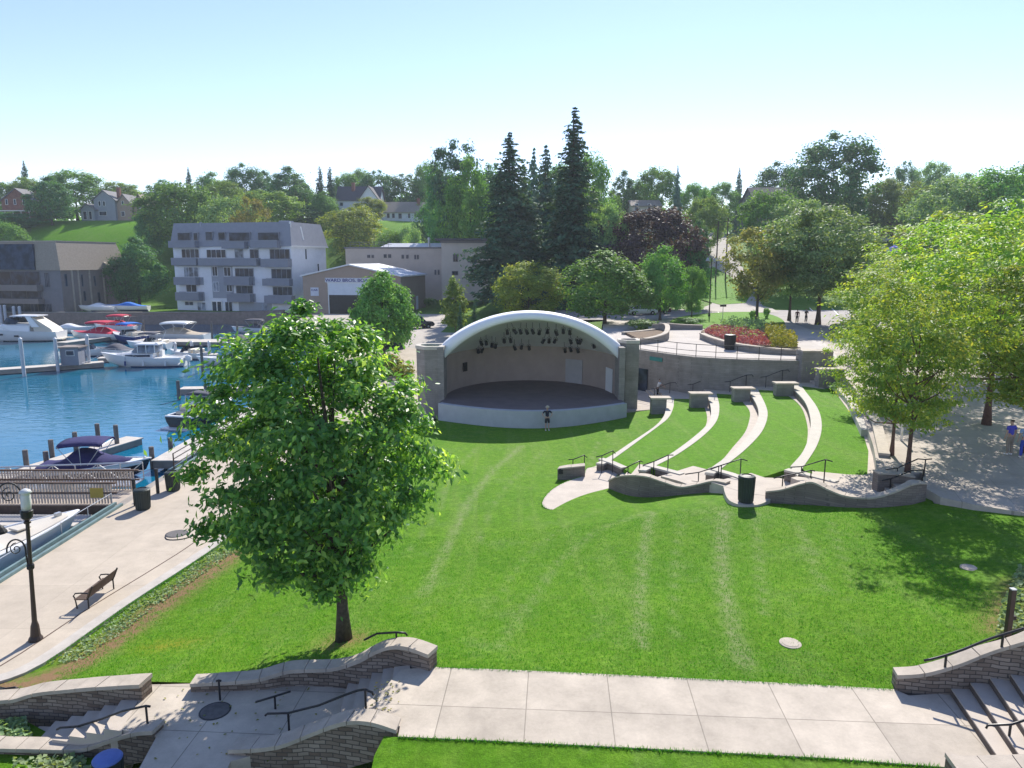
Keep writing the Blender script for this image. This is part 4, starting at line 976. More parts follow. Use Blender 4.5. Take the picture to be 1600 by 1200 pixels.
for (x0, z, lb) in [(1024, .25, "handrail on the lowest stair by the stage, in front of the stone wall"), (1084, .75, "second handrail from the stage along the stone retaining wall"), (1142, 1.25, "third handrail from the stage along the stone retaining wall"), (1198, 1.75, "fourth handrail from the stage along the stone retaining wall"), (1262, 2.25, "handrail of the topmost stair in front of the stone block")]:
    yb = {1024: 627, 1084: 619, 1142: 610, 1198: 602, 1262: 590}[x0]
    g = G(x0, yb, z); y = min(g.y+0.9, wall_y(g.x)-0.55); x = GX(x0, y, z)
    for dy in (0.0,):
        pts = [Vector((x-.55, y, z+.86)), Vector((x-.1, y, z+.9)), Vector((x+.5, y, z+1.16)), Vector((x+1.2, y, z+1.42)), Vector((x+1.65, y, z+1.45)), Vector((x+1.75, y, z+1.3))]
        handrail(lb, pts, [(1, z), (3, z+.45)], group=GB)
# ------------------------------------------------------------------ foreground path and stairs
pathp = W2([(676,1042,1.8),(830,1048,1.8),(1000,1056,1.8),(1200,1066,1.8),(1397,1077,1.8),(1420,1087,1.8),(1484,1083,1.8),(1546,1175,1.8),(1600,1260,1.8),(1480,1199,1.8),(1300,1185,1.8),(1000,1169,1.8),(760,1157,1.8),(622,1151,1.8),(625,1135,1.8),(585,1128,1.8),(590,1090,1.8),(612,1062,1.8),(628,1046,1.8)])
sheet("path", pathp, lambda x, y: np.full(len(x), 1.805), 0.6, M['path'], skirt=0.25)
def cj(pts, name="path_joint"):
    pass
# landing between the stairs and the two flights
ZL = 0.9
landp = W2([(215,1098,ZL),(222,1070,ZL),(300,1068,ZL),(420,1058,ZL),(455,1048,ZL),(545,1055,ZL),(560,1062,ZL),(530,1125,ZL),(470,1160,ZL),(360,1190,ZL),(330,1260,ZL),(215,1260,ZL),(215,1205,ZL),(245,1150,ZL),(190,1140,ZL)])
sheet("lower_landing", landp, lambda x, y: np.full(len(x), ZL), 0.5, M['path'], skirt=0.6)
su = thing("stone_stairs", "shaded concrete stairs from the lower landing up to the foreground path", "stairs", tuple(G(580, 1095, 1.3)))
for k in range(5):
    z = ZL+0.18*(k+1)-0.004
    a = G(548+17*k, 1054-3*k, z); b = G(525+20*k, 1132-3*k, z); a2 = G(548+17*(k+1)+8, 1054-3*(k+1), z); b2 = G(525+20*(k+1)+10, 1132-3*(k+1), z)
    mb = MB(); mb.prism([(a.x, a.y), (a2.x, a2.y), (b2.x, b2.y), (b.x, b.y)], ZL-0.5, z); mb.build("step", M['walk'], su)
sd_ = thing("stone_stairs", "sunlit concrete stairs from the lower landing down to the promenade", "stairs", tuple(G(120, 1130, .4)))
for k in range(6):
    z = ZL-0.16*k-0.004
    f0 = k/6; f1 = (k+1)/6
    a = G(216, 1094, ZL); b = G(190, 1142, ZL); a1 = G(62, 1140, 0.0); b1_ = G(30, 1172, 0.0)
    pa = a.lerp(a1, f0); pa2 = a.lerp(a1, f1*1.0); pb = b.lerp(b1_, f0); pb2 = b.lerp(b1_, f1)
    mb = MB(); mb.prism([(pa.x, pa.y), (pa2.x, pa2.y), (pb2.x, pb2.y), (pb.x, pb.y)], -0.4, z); mb.build("step", M['walk'], sd_)
sr = thing("stone_stairs", "broad concrete stairs at the bottom right climbing away from the path", "stairs", tuple(G(1560, 1100, 2.2)))
for k in range(7):
    z0 = 1.8+0.165*(k+1)
    e0a = G(1484+30.5*k, 1084-8.0*k, 1.8+0.165*k); e0b = G(1546+30*k, 1176-8*k, 1.8+0.165*k)
    d = (e0b-e0a); d.z = 0; e0a = e0a-d*0.25; e0b = e0b+d*0.55
    dx = Vector((3.2, 0.9, 0))
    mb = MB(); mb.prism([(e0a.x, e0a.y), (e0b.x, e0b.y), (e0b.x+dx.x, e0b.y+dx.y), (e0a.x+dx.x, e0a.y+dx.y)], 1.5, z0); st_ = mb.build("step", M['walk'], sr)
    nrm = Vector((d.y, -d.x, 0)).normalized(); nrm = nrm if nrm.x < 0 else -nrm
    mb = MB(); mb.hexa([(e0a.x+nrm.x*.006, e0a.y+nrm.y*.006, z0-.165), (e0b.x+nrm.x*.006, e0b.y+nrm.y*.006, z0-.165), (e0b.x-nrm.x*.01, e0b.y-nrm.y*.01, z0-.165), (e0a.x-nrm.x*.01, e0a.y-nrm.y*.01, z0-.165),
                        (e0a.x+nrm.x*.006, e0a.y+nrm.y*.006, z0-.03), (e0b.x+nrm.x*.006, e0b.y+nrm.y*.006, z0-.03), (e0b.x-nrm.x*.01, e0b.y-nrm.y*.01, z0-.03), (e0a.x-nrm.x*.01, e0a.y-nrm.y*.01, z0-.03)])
    mb.build("riser_shade", mat("shaded_riser%d" % k, (0.13, 0.105, 0.09), 0.9, 0.2, 3), st_)  # dark strip: shade of the step's front face put into its colour
# walls of the foreground stairs: (column, coping back row is implied) top row, foot row, foot height
FS, CP_ = M['fieldstone'], M['cap']
WALLP = {}
def wall_pts(name, label, P, th, m, capm, captk=0.1, capo=0.06, side=0.0):
    """P: (x, y, foot z, top z) in world units"""
    PP = bez([(a, b, d) for a, b, c, d in P], 6); Z0 = list(np.interp(np.linspace(0, len(P)-1, len(PP)), range(len(P)), [c for a, b, c, d in P]))
    t = thing(name, label, "wall", (PP[len(PP)//2].x, PP[len(PP)//2].y, min(Z0)))
    xy = [(p.x, p.y) for p in PP]; z1 = [p.z for p in PP]; WALLP[label] = PP
    mb = MB(); mb.wall(xy, th, Z0, [z-captk for z in z1], side=side); mb.build("wall", m, t)
    coping(xy, th+capo*2, z1, captk, side, capm, t, ln=.6)
    return t
def pw(x, yf, zf, yt): g = G(x, yf, zf); return (g.x, g.y, zf-0.3, ZT(yt, g.y))
wall_pts("stair_wall", "curving fieldstone wall with pale coping along the upper flight below the maple", [pw(300,1079,ZL,1064), pw(400,1076,ZL,1057), pw(455,1070,ZL,1043), pw(520,1066,1.0,1040), pw(560,1060,1.2,1029), pw(588,1048,1.45,1014), pw(612,1042,1.6,1006), pw(640,1042,1.72,1007), pw(674,1047,1.8,1019)], 0.34, FS, CP_, side=0.1)
wall_pts("stair_wall", "fieldstone wall curving down the near side of the upper flight", [pw(362,1196,.55,1166), pw(430,1194,.7,1161), pw(490,1184,.85,1140), pw(540,1180,1.0,1123), pw(580,1168,1.3,1122), pw(622,1152,1.6,1135)], 0.34, FS, CP_, side=0.1)
wall_pts("stair_wall", "dark fieldstone retaining wall descending beside the sunlit lower stairs", [pw(-60,1135,-.05,1094), pw(20,1128,-.05,1090), pw(60,1122,.05,1080), pw(110,1112,.3,1074), pw(170,1104,.6,1069), pw(225,1096,.85,1066)], 0.4, FS, CP_, side=0.15)
wall_pts("stair_wall", "low fieldstone wall on the near side of the sunlit lower stairs", [pw(-40,1186,-.1,1163), pw(60,1190,-.1,1165), pw(130,1190,-.05,1165), pw(175,1180,.15,1152), pw(215,1172,.4,1140), pw(246,1165,.6,1137)], 0.34, FS, CP_, side=0.1)
wall_pts("stair_wall", "curved fieldstone wall with pale coping above the bottom right stairs", [pw(1399,1079,1.8,1054), pw(1440,1083,1.8,1051), pw(1490,1080,1.9,1037), pw(1540,1070,2.1,1017), pw(1600,1060,2.4,998), pw(1660,1050,2.6,975)], 0.30, FS, CP_, capo=.03, side=0.15)
wall_pts("stair_wall", "fieldstone wall end at the foot of the bottom right stairs", [pw(1479,1212,1.8,1184), pw(1510,1214,1.8,1189), pw(1560,1216,1.8,1188), pw(1640,1218,1.9,1186)], 0.42, FS, CP_, side=-0.1)
# foreground handrails
def fr(label, pl, posts): return pxrail(label, pl, posts, "handrails of the foreground stairs")
fr("curved handrail on the fieldstone wall beside the maple", [(570,1000,1030,1.5),(590,990,1022,1.6),(620,988,1020,1.75),(634,989,1020,1.75),(637,993,1020,1.75)], [2])
fr("long handrail along the near side of the shaded upper flight", [(416,1118,1146,ZL),(420,1115,1146,ZL),(452,1114,1144,1.0),(500,1102,1138,1.2),(540,1086,1125,1.45),(560,1079,1115,1.6),(572,1077,1114,1.65),(583,1082,1114,1.65),(584,1086,1114,1.65)], [2, 6])
fr("short dark bar on the landing wall under the maple shade", [(400,1097,1110,1.0),(430,1088,1102,1.0),(455,1080,1094,1.05)], [1])  # short bar on a single post along the landing wall
fr("handrail down the middle of the sunlit lower stairs", [(92,1140,1166,.05),(97,1137,1166,.05),(124,1135,1160,.15),(160,1124,1150,.4),(195,1111,1143,.7),(231,1103,1136,ZL),(238,1104,1136,ZL)], [2, 5])
fr("handrail post at the head of the landing below the lawn edge", [(340,1064,1094,ZL),(344,1063,1094,ZL),(348,1064,1094,ZL)], [1])
fr("single handrail end beside the lower wall at the left edge", [(-10,1079,1096,.3),(25,1074,1090,.3),(30,1076,1090,.3)], [1])
cpth = WALLP["curved fieldstone wall with pale coping above the bottom right stairs"]
rp2 = [p+Vector((0, .02, .30)) for p in cpth[7:]]; rp2 = [rp2[0]+Vector((-.12, .02, -.04))]+rp2
handrail("handrail along the coping of the wall above the bottom right stairs", rp2, [(4, rp2[4].z-.34), (14, rp2[14].z-.34), (22, rp2[22].z-.34)], r=.03, group="handrails of the foreground stairs")
fr("handrail in the middle of the bottom right stairs", [(1536,1138,1176,1.8),(1538,1133,1176,1.8),(1574,1132,1172,1.8),(1600,1124,1164,1.95),(1660,1100,1145,2.3)], [2])
# ------------------------------------------------------------------ lids and bollard
for (a, b, z, r, lb) in [(1235,1005,1.78,.32,"round pale utility lid in the lawn left of the bottom right stairs"),(1515,887,None,.30,"round pale utility lid in the shaded lawn near the right edge")]:
    g = G(a, b, z or 2.3); 
    for _ in range(5): z_ = L1(g.x, g.y); g = G(a, b, z_)
    t = thing("manhole_cover", lb, "manhole cover", (g.x, g.y, z_))
    mb = MB(); mb.lathe((g.x, g.y, z_-.05), [(r*.9, 0), (r*.9, .062), (r*.75, .068)], 20); l_ = mb.build("collar", M['cap'], t)
    mb = MB(); mb.lathe((g.x, g.y, z_+.012), [(r*.7, 0), (r*.7, .012), (r*.66, .016)], 20); mb.build("lid", M['cap'], t)
for (a, b, z, r, lb) in [(276,834,.006,.42,"round iron manhole cover in the promenade near the benches"),(336,1111,ZL,.34,"round iron drain cover on the shaded lower landing")]:
    g = G(a, b, z); t = thing("manhole_cover", lb, "manhole cover", tuple(g))
    mb = MB(); mb.lathe((g.x, g.y, z), [(r, 0), (r, .014), (r*.9, .018)], 24); mb.build("cover", M['lid'], t)
    mb = MB(); mb.lathe((g.x, g.y, z), [(r*1.12, 0), (r*1.12, .008), (r*1.02, .010)], 24); mb.build("frame", M['black'], t)
g = G(1573, 1000, 2.5); zt = ZT(921, g.y); t = thing("bollard_light", "tall dark square bollard light standing in the ground cover at the right edge", "bollard", tuple(g))
mb = MB(); mb.obox((g.x, g.y, (2.4+zt)/2), (.13, .13, zt-2.4)); mb.build("post", M['bronze'], t, bevel=0.012)
mb = MB(); mb.obox((g.x, g.y, zt+.012), (.12, .12, .025)); mb.build("cap", M['opal'], t)
mb = MB(); mb.obox((g.x+.10, g.y, zt-.75), (.09, .1, .1)); mb.build("outlet_box", M['black'], t)
b2 = bin_proto("litter_bin", "tall black slatted litter bin on the landing between the two wavy walls", "litter bin", M['bingreen'], 1.2, .34)
b2.location = G(1165, 784, 1.745)
b3 = bin_proto("litter_bin", "dark bin with a big round blue lid at the bottom left", "litter bin", M['bingreen'], 1.0, .36)
b3.scale = (.85,)*3; b3.location = G(173, 1234, .2); zt = None
for ch in list(b3.children):
    if ch.name.startswith("lid"):
        for c2_ in list(ch.children): bpy.data.objects.remove(c2_)
        mb = MB(); mb.lathe((0, 0, 0), [(.36, .88), (.37, .93), (.33, .98), (.2, 1.01), (.02, 1.015)], 24); nl_ = mb.build("lid", mat('blue_bin_lid', (.10, .16, .42), .6, .15, 3), b3); bpy.data.objects.remove(ch)
# ------------------------------------------------------------------ marina: seawall, rails, piers
swl = thing("seawall", "concrete harbour seawall with a teal steel kerb along the promenade", "seawall", (-19.2, 45, 0))
mb = MB(); mb.wall([(-19.42, 5), (-19.42, 84), (-35.7, 118), (-35.7, 130)], 0.5, -2.6, -0.02); mb.build("wall", M['concrete'], swl)
mb = MB()
for x, z, w in ((-19.28, 0.10, 0.14), (-19.58, 0.16, 0.12)): mb.wall([(x, 5), (x, 34.2)], w, z-.12, z+.02); mb.wall([(x, 39.8), (x, 80)], w, z-.12, z+.02)
mb.build("steel_kerb", M['teal'], swl)
def rail_run(name, label, P, h, posts, m, r=0.025, mids=(0.5,), pickets=0, pm=None):
    t = thing(name, label, "railing", (P[0].x, P[0].y, P[0].z))
    mb = MB()
    for f in mids+(1.0,): mb.tube([p+Vector((0, 0, h*f)) for p in P], r, 6)
    mb.build("rail", m, t)
    for i in range(len(P)-1):
        for k in range(posts+1):
            if k == posts and i < len(P)-2: continue
            p = P[i].lerp(P[i+1], k/posts); mb = MB(); mb.tube([p-Vector((0, 0, .15)), p+Vector((0, 0, h+.03))], r*1.25, 6); mb.build("post", m, t)
    if pickets:
        mb = MB()
        for i in range(len(P)-1):
            n = int((P[i+1]-P[i]).length/pickets)
            d = (P[i+1]-P[i]).normalized(); a_ = math.atan2(d.y, d.x)
            for k in range(1, n): p = P[i].lerp(P[i+1], k/n); mb.obox((p.x, p.y, p.z+h*.5), (pickets*.45, .03, h*.92), a_)
        mb.build("pickets", pm or m, t)
    return t
rail_run("promenade_railing", "thin brown railing along the promenade edge beyond the two bins", [Vector((-19.45, 40.2, 0)), Vector((-19.45, 62, 0))], 1.0, 9, M['bronze'], .03, (.35, .68))
rail_run("seawall_railing", "thin grey cable railing low along the near seawall edge", [Vector((-19.75, 20, 0)), Vector((-19.75, 34.2, 0))], 0.62, 7, M['galv'], .016, ())
for (x, y, yf, lb) in [(212,749,790,"slim black gate post at the near side of the pier entrance"),(247,733,771,"slim black gate post at the far side of the pier entrance")]:
    g = G(x, yf, 0); t = thing("gate_post", lb, "post", tuple(g)); zt = ZT(y, g.y)
    mb = MB(); mb.obox((g.x, g.y, zt/2), (.13, .13, zt)); mb.build("post", M['black'], t, bevel=.01); mb = MB(); mb.obox((g.x, g.y, zt), (.17, .17, .05)); mb.build("cap", M['black'], t)
# picket pier
YP0, YP1 = 34.6, 36.8
pr = thing("pier", "weathered wooden pier with brown picket railings reaching left over the water", "pier", (-28, 35.7, 0))
mb = MB(); mb.box(-48, YP0-.15, -.32, -19.6, YP1+.15, -.05); mb.build("deck", M['wood'], pr)
mb = MB(); mb.box(-48, YP0-.25, -.5, -19.6, YP0-.15, -.08); mb.box(-48, YP1+.15, -.5, -19.6, YP1+.25, -.08); mb.build("side_beam", M['darkwood'], pr)
for y, nm in ((YP0, "n"), (YP1, "f")):
    mb = MB()
    for k in range(190):
        x = -47.8+.15*k
        if x < -19.9: mb.box(x, y-.025, -.03, x+.075, y+.025, 1.0)
    mb.build("pickets", M['picket'], pr)
    mb = MB(); mb.box(-48, y-.07, 1.0, -19.7, y+.07, 1.07); mb.box(-48, y-.045, .48, -19.7, y+.045, .56); mb.build("top_rail", M['darkwood'], pr)
mb = MB(); mb.box(-21.0, YP0-.06, .28, -20.35, YP0-.035, .78); tag(mb.build("yellow_sign", M['yellow']), "yellow square notice fixed to the brown pickets of the pier", "sign")
for x in (-24, -29, -34, -39, -44):
    for y in (YP0-.05, YP1+.05):
        mb = MB(); mb.tube([(x, y, -3), (x, y, -.35)], .16, 8); mb.build("pile", M['pile'], pr)
# aluminium gangway
gw = thing("gangway", "silver aluminium truss gangway sloping from the promenade down to the floating dock", "gangway", (-26, 38.4, 0))
ga, gb_ = Vector((-20.4, 37.3, .0)), Vector((-35.5, 37.5, -.6))
for dy in (0, 1.3):
    mb = MB(); a = ga+Vector((0, dy, 0)); b = gb_+Vector((0, dy, 0)); n = 12
    up = Vector((0, 0, .95))
    mb.tube([a, b], .05, 6); mb.tube([a+up, b+up], .045, 6); mb.tube([a+up*.5, b+up*.5], .025, 5)
    for k in range(n+1):
        p = a.lerp(b, k/n); mb.tube([p, p+up], .03, 5)
        if k < n: q = a.lerp(b, (k+1)/n); mb.tube([p, q+up] if k % 2 else [p+up, q], .026, 5)
    mb.build("truss_side", M['galv'], gw)
mb = MB(); mb.hexa([ga+Vector((0, .05, -.05)), gb_+Vector((0, .05, -.05)), gb_+Vector((0, 1.25, -.05)), ga+Vector((0, 1.25, -.05)), ga+Vector((0, .05, 0)), gb_+Vector((0, .05, 0)), gb_+Vector((0, 1.25, 0)), ga+Vector((0, 1.25, 0))]); mb.build("walk_deck", M['galv'], gw)
# floating docks
def dock(label, a, b, w, z=-.5, m=None, h=.35):
    d = (Vector(b)-Vector(a)).normalized(); n = Vector((-d.y, d.x)); A = Vector(a); B = Vector(b)
    P = [A+n*w/2, B+n*w/2, B-n*w/2, A-n*w/2]
    t = thing("floating_dock", label, "dock", (A.x, A.y, z), None)
    mb = MB(); mb.prism([(p.x, p.y) for p in P], z-.07, z); mb.build("deck", m or M['dock'], t)
    P = [A+n*(w/2-.08)+d*.08, B+n*(w/2-.08)-d*.08, B-n*(w/2-.08)-d*.08, A-n*(w/2-.08)+d*.08]
    mb = MB(); mb.prism([(p.x, p.y) for p in P], z-h-.2, z-.07); mb.build("float", M['concrete'], t)
    return t
dock("near floating finger dock behind the navy boat", (-29.8, 40.4), (-26.9, 50.2), 1.5)
dock("broad wooden float running along the seawall below the promenade railing", (-21.3, 43.2), (-21.3, 59.5), 2.0, -.25)
p0, p1 = G(0, 800, -.4), G(160, 812, -.4)
dock("pale float beside the pier and the big white boat", (-34, 33.3), (-20.6, 33.1), 1.5, -.35)
p0, p1 = G(283, 606, -.45), G(390, 604, -.45)
dock("short pale dock beyond the motorboat with the dark stern", (p0.x, p0.y), (p1.x+2, p1.y), 1.5, -.45)
p0, p1 = G(-40, 579, -.4), G(162, 565, -.4)
dock("long pale floating dock carrying the grey dock hut", (p0.x, p0.y), (p1.x, p1.y), 2.0, -.4)
p0, p1 = G(140, 562, -.4), G(330, 556, -.4)
dock("pale dock behind the white cabin boat", (p0.x, p0.y+2), (p1.x, p1.y+2), 1.6, -.4)
p0, p1 = G(215, 531, -.3), G(420, 533, -.3)
dock("long tan dock in front of the apartment building", (p0.x, p0.y), (p1.x, p1.y), 4.0, -.3)
p0, p1 = G(95, 535, -.3), G(210, 520, -.3)
dock("tan dock between the white cruiser and the red boats", (p0.x, p0.y), (p1.x, p1.y), 2.2, -.3)
# dock hut
g = G(108, 571, -.4); t = thing("dock_hut", "small grey hut with a dark window on the floating dock", "hut", (g.x, g.y+1, -.4))
mb = MB(); mb.obox((g.x, g.y+1.0, .62), (2.0, 1.9, 2.05), R(6)); mb.build("wall", M['balcony'], t)
mb = MB(); mb.obox((g.x, g.y+1.0, 1.72), (2.4, 2.3, .16), R(6)); mb.build("roof", M['taupe'], t)
mb = MB(); mb.obox((g.x+.25, g.y+.02, 1.05), (.95, .06, .65), R(6)); w_ = mb.build("window", M['white'], t)
mb = MB(); mb.obox((g.x+.25, g.y-.02, 1.05), (.82, .04, .52), R(6)); mb.build("pane", M['glass'], w_)
# pilings
def piling(x, yt, yb, m, label, r=.15, group="mooring pilings", Y=None):
    g = G(x, yb, ZW) if Y is None else Vector((GX(x, Y, ZW), Y, ZW)); zt = ZT(yt, g.y)
    t = thing("mooring_piling", label, "piling", (g.x, g.y, ZW), group)
    mb = MB(); mb.lathe((g.x, g.y, 0), [(r, -3), (r*1.0, zt-.02), (r*.85, zt)], 10); mb.build("post", m, t, smooth=False)
    if m is M['palepile']:
        mb = MB(); mb.lathe((g.x, g.y, 0), [(r*1.12, zt), (r*1.12, zt+.05), (.02, zt+.25)], 10); mb.build("cap", M['white'], t)
    return t
LB = "weathered grey-brown mooring piling standing in the water around the navy boat"
for (x, yt, yb) in [(43,703,740),(75,705,742),(83,687,725),(120,675,712),(155,662,700),(184,664,704),(239,698,732),(268,684,715)]: piling(x, yt, yb, M['pile'], LB)
for (x, yt, yb, lb) in [(38,530,588,"tall white-capped piling of the long dock, left of the dock hut"),(91,530,580,"tall white-capped piling at the left corner of the dock hut"),(140,525,574,"tall white-capped piling at the bow of the white cabin boat")]: piling(x, yt, yb, M['palepile'], lb, .19, "white-capped dock pilings")
for (x, yt, yb, lb) in [(226,500,532,"dark piling left of the tan-covered boat"),(332,503,534,"dark white-topped piling right of the tan-covered boat"),(372,503,536,"dark piling beside the black-covered boat"),(317,540,582,"piling at the right end of the white cabin boat's dock"),(280,595,625,"slim piling at the left end of the short pale dock"),(322,600,618,"slim piling in the middle of the short pale dock")]: piling(x, yt, yb, M['pile'], lb, .16)
for (x, yt, yb) in [(275,537,560),(301,535,558),(328,535,560),(355,536,562)]: piling(x, yt, yb, M['palepile'], "short pale piling on the dock right of the white cabin boat", .2, "short pale pilings")
for (x, yt, yb) in [(3,478,498),(10,478,498),(24,480,500),(33,480,500)]: piling(x, yt, yb, M['palepile'], "short white post at the foot of the brown apartment house", .28, "white posts by the brown house", Y=146.5)
# ------------------------------------------------------------------ boats (local: x forward, waterline z = 0)
def hull(root, L, B, fb, fs, m, m2=None, bow=1.7, flare=.72, n=14, draft=.35, deckm=None, name="hull", stern=.86, rake=.25):
    st = []
    for i in range(n+1):
        u = i/n; x = -L/2+L*u
        b = B/2*(stern+(1-stern)*math.sin(min(u/.35, 1)*math.pi/2)) if u < .35 else B/2*(1-((u-.35)/.65)**2.3)
        b = max(b, .02); s = fs+(fb-fs)*u**1.6
        kx = x+ (rake*L*.0); k = -draft*(1 if u < .6 else 1-((u-.6)/.4)**2*1.9)
        st.append((x, b, s, k))
    mb = MB(); mats = [m, m2 or m]
    rows = []
    for (x, b, s, k) in st:
        ch = b*flare; zc = min(s-.1, .12+(k+draft)*.8)
        xo = (x-st[0][0])/L; dx = lambda z: rake*L*max(0, xo-.55)*((z-s)/1.6)
        rows.append([(x+dx(s), b, s), (x+dx((s+zc)/2), b*.93, (s+zc)/2+.02), (x+dx(zc), ch, zc), (x+dx(k), 0, k), (x+dx(zc), -ch, zc), (x+dx((s+zc)/2), -b*.93, (s+zc)/2+.02), (x+dx(s), -b, s)])
    mb.grid(rows); mb.add(rows[0], [tuple(range(7))])
    if m2:
        h = mb.build(name, mats, root, smooth=True)
        for p in h.data.polygons:
            if all(h.data.vertices[v].co.z < .14 for v in p.vertices): p.material_index = 1
    else: h = mb.build(name, m, root, smooth=True)
    # rub rail and deck
    mb = MB(); mb.tube([Vector((r[0][0], r[0][1]+.01, r[0][2])) for r in rows]+[Vector((r[6][0], r[6][1]-.01, r[6][2])) for r in rows[::-1]], .045, 6); mb.build("rub_rail", deckm or M['gel'], h)
    mb = MB(); mb.grid([[(r[0][0], r[0][1]*.98, r[0][2]-.02), (r[0][0], 0, r[0][2]+.05*(1)), (r[6][0], r[6][1]*.98, r[6][2]-.02)] for r in rows]); mb.build("deck", deckm or M['gel'], root, smooth=True)
    return st
def loft(sec):  # sec: list of closed rings
    mb = MB(); n = len(sec[0])
    V = [p for r in sec for p in r]; F = []
    for i in range(len(sec)-1):
        for j in range(n): F.append((i*n+j, i*n+(j+1) % n, (i+1)*n+(j+1) % n, (i+1)*n+j))
    F.append(tuple(range(n))[::-1]); F.append(tuple((len(sec)-1)*n+j for j in range(n)))
    mb.add(V, F); return mb
def house_ring(x, w, z0, z1, tw=.8): return [(x, -w, z0), (x, w, z0), (x, w*(.5+.5*tw), z0+(z1-z0)*.75), (x, w*tw*.8, z1), (x, -w*tw*.8, z1), (x, -w*(.5+.5*tw), z0+(z1-z0)*.75)]
def bimini(root, x0, x1, w, z, m, zb, name="bimini"):
    mb = MB(); n = 6
    rows = [[(x0+(x1-x0)*i/n, w*math.cos(math.pi*j/8)*1.0, z-.22+.26*math.sin(math.pi*j/8)**.6-.10*abs(2*i/n-1)**2) for j in range(9)] for i in range(n+1)]
    mb.grid(rows); c = mb.build(name, m, root, smooth=True); s = c.modifiers.new("t", 'SOLIDIFY'); s.thickness = .05
    mb = MB()
    for x in (x0+.05, (x0+x1)/2, x1-.05):
        mb.tube([(x, -w, z-.25), (x, w, z-.25)], .02, 4)
        for sg in (-1, 1): mb.tube([(x, sg*w, z-.25), ((x0+x1)/2+(x-(x0+x1)/2)*.3, sg*w*.98, zb)], .022, 5)
    mb.build("frame", M['galv'], root)
def windshield(root, x, w, z, h, m=None, back=.9):
    mb = MB(); P = []
    ring = [(x-back, w, z), (x-back*.4, w*.96, z), (x, w*.55, z), (x+.1, 0, z), (x, -w*.55, z), (x-back*.4, -w*.96, z), (x-back, -w, z)]
    mb.grid([ring, [(p[0]-.55*h-.1, p[1]*.9, p[2]+h*(1 if i not in (0, 6) else .55)) for i, p in enumerate(ring)]])
    o = mb.build("windshield", m or M['glass'], root, smooth=False); s = o.modifiers.new("t", 'SOLIDIFY'); s.thickness = .03; return o
def boat(label, px, py, rz, z=ZW, Y=None, group=None, name="motorboat"):
    g = G(px, py, z) if Y is None else Vector((GX(px, Y, z), Y, z))
    return thing(name, label, "boat", (g.x, g.y, z), group, rz), g
def proto(label, name="motorboat"): 
    t = thing(name, label, "boat"); return t
def rails(root, L, B, fs, fb, h=.55, x0=.1, m=None):
    mb = MB()
    for sg in (-1, 1):
        P = []
        for i in range(8):
            u = .5+.5*i/7*.98; x = -L/2+L*u; b = B/2*(1-((u-.35)/.65)**2.3)*.93; s = fs+(fb-fs)*u**1.6
            P.append(Vector((x, sg*b, s+h*min(1, i*.5)))); 
            if i % 2: mb.tube([P[-1], (x, sg*b, s)], .015, 4)
        mb.tube(P, .018, 5)
    mb.build("bow_rail", m or M['galv'], root)
def outboard(root, x, y=0, z=.35, m=None):
    mb = loft([house_ring(x-.75, .2, z+.25, z+.75), house_ring(x-.35, .24, z+.2, z+.95), house_ring(x-.05, .2, z+.3, z+.85)]); mb.xf = None
    o = mb.build("outboard", m or M['black'], root, bevel=.02); o.location = (0, y, 0)
    mb = MB(); mb.box(x-.5, -.08, -.6, x-.25, .08, z+.3); mb.build("leg", m or M['black'], o)
def place(t, px, py, rz, z=ZW, Y=None):
    g = G(px, py, z) if Y is None else Vector((GX(px, Y, z), Y, z)); t.location = g; t.rotation_euler = (0, 0, rz); return t
# the navy bowrider at the near dock
t = proto("navy and white bowrider under a dark blue cover and bimini top at the near dock")
hull(t, 6.4, 2.4, 1.05, .72, M['navyhull'], M['white'], draft=.4)
mb = MB()
for sg in (1, -1):
    rows = []
    for i in range(10):
        u = i/9; x = -3.15+5.9*u; uu = (x+3.2)/6.4; b = 1.2*(.86+.14*math.sin(min(uu/.35, 1)*math.pi/2)) if uu < .35 else 1.2*(1-((uu-.35)/.65)**2.3); s = .72+.33*uu**1.6
        rows.append([(x, sg*(b+.03), s-.05), (x, sg*(b*.97+.035), s-.24)])
    mb.grid(rows)
o = mb.build("white_stripe", M['gel'], t); s = o.modifiers.new("t", 'SOLIDIFY'); s.thickness = .03
mb = MB(); rows = []
for i in range(15):
    u = i/14; x = -2.9+5.0*u; w = 1.06 if u < .6 else 1.06*(1-((u-.6)/.4)**2*.75); hz = [1.0,1.0,1.0,1.08,1.3,1.62,1.82,1.8,1.66,1.42,1.28,1.22,1.18,1.12,1.06][i]
    rows.append([(x, w*math.cos(math.pi*j/10), .72+(hz-.72)*math.sin(math.pi*j/10)**.55+.02*math.sin(i*2.1+j)) for j in range(11)])
mb.grid(rows); c = mb.build("cover", M['navycloth'], t, smooth=True)
bimini(t, -1.6, .9, 1.05, 2.4, M['navycloth'], 1.0)
mb = MB(); mb.box(-3.65, -1.0, .15, -3.15, 1.0, .25); mb.build("swim_platform", M['gel'], t)
mb = MB(); mb.lathe((2.85, 0, 1.02), [(.06, 0), (.06, .12), (.02, .16)], 8); mb.build("bow_light", M['galv'], t)
place(t, 150, 745, R(9))
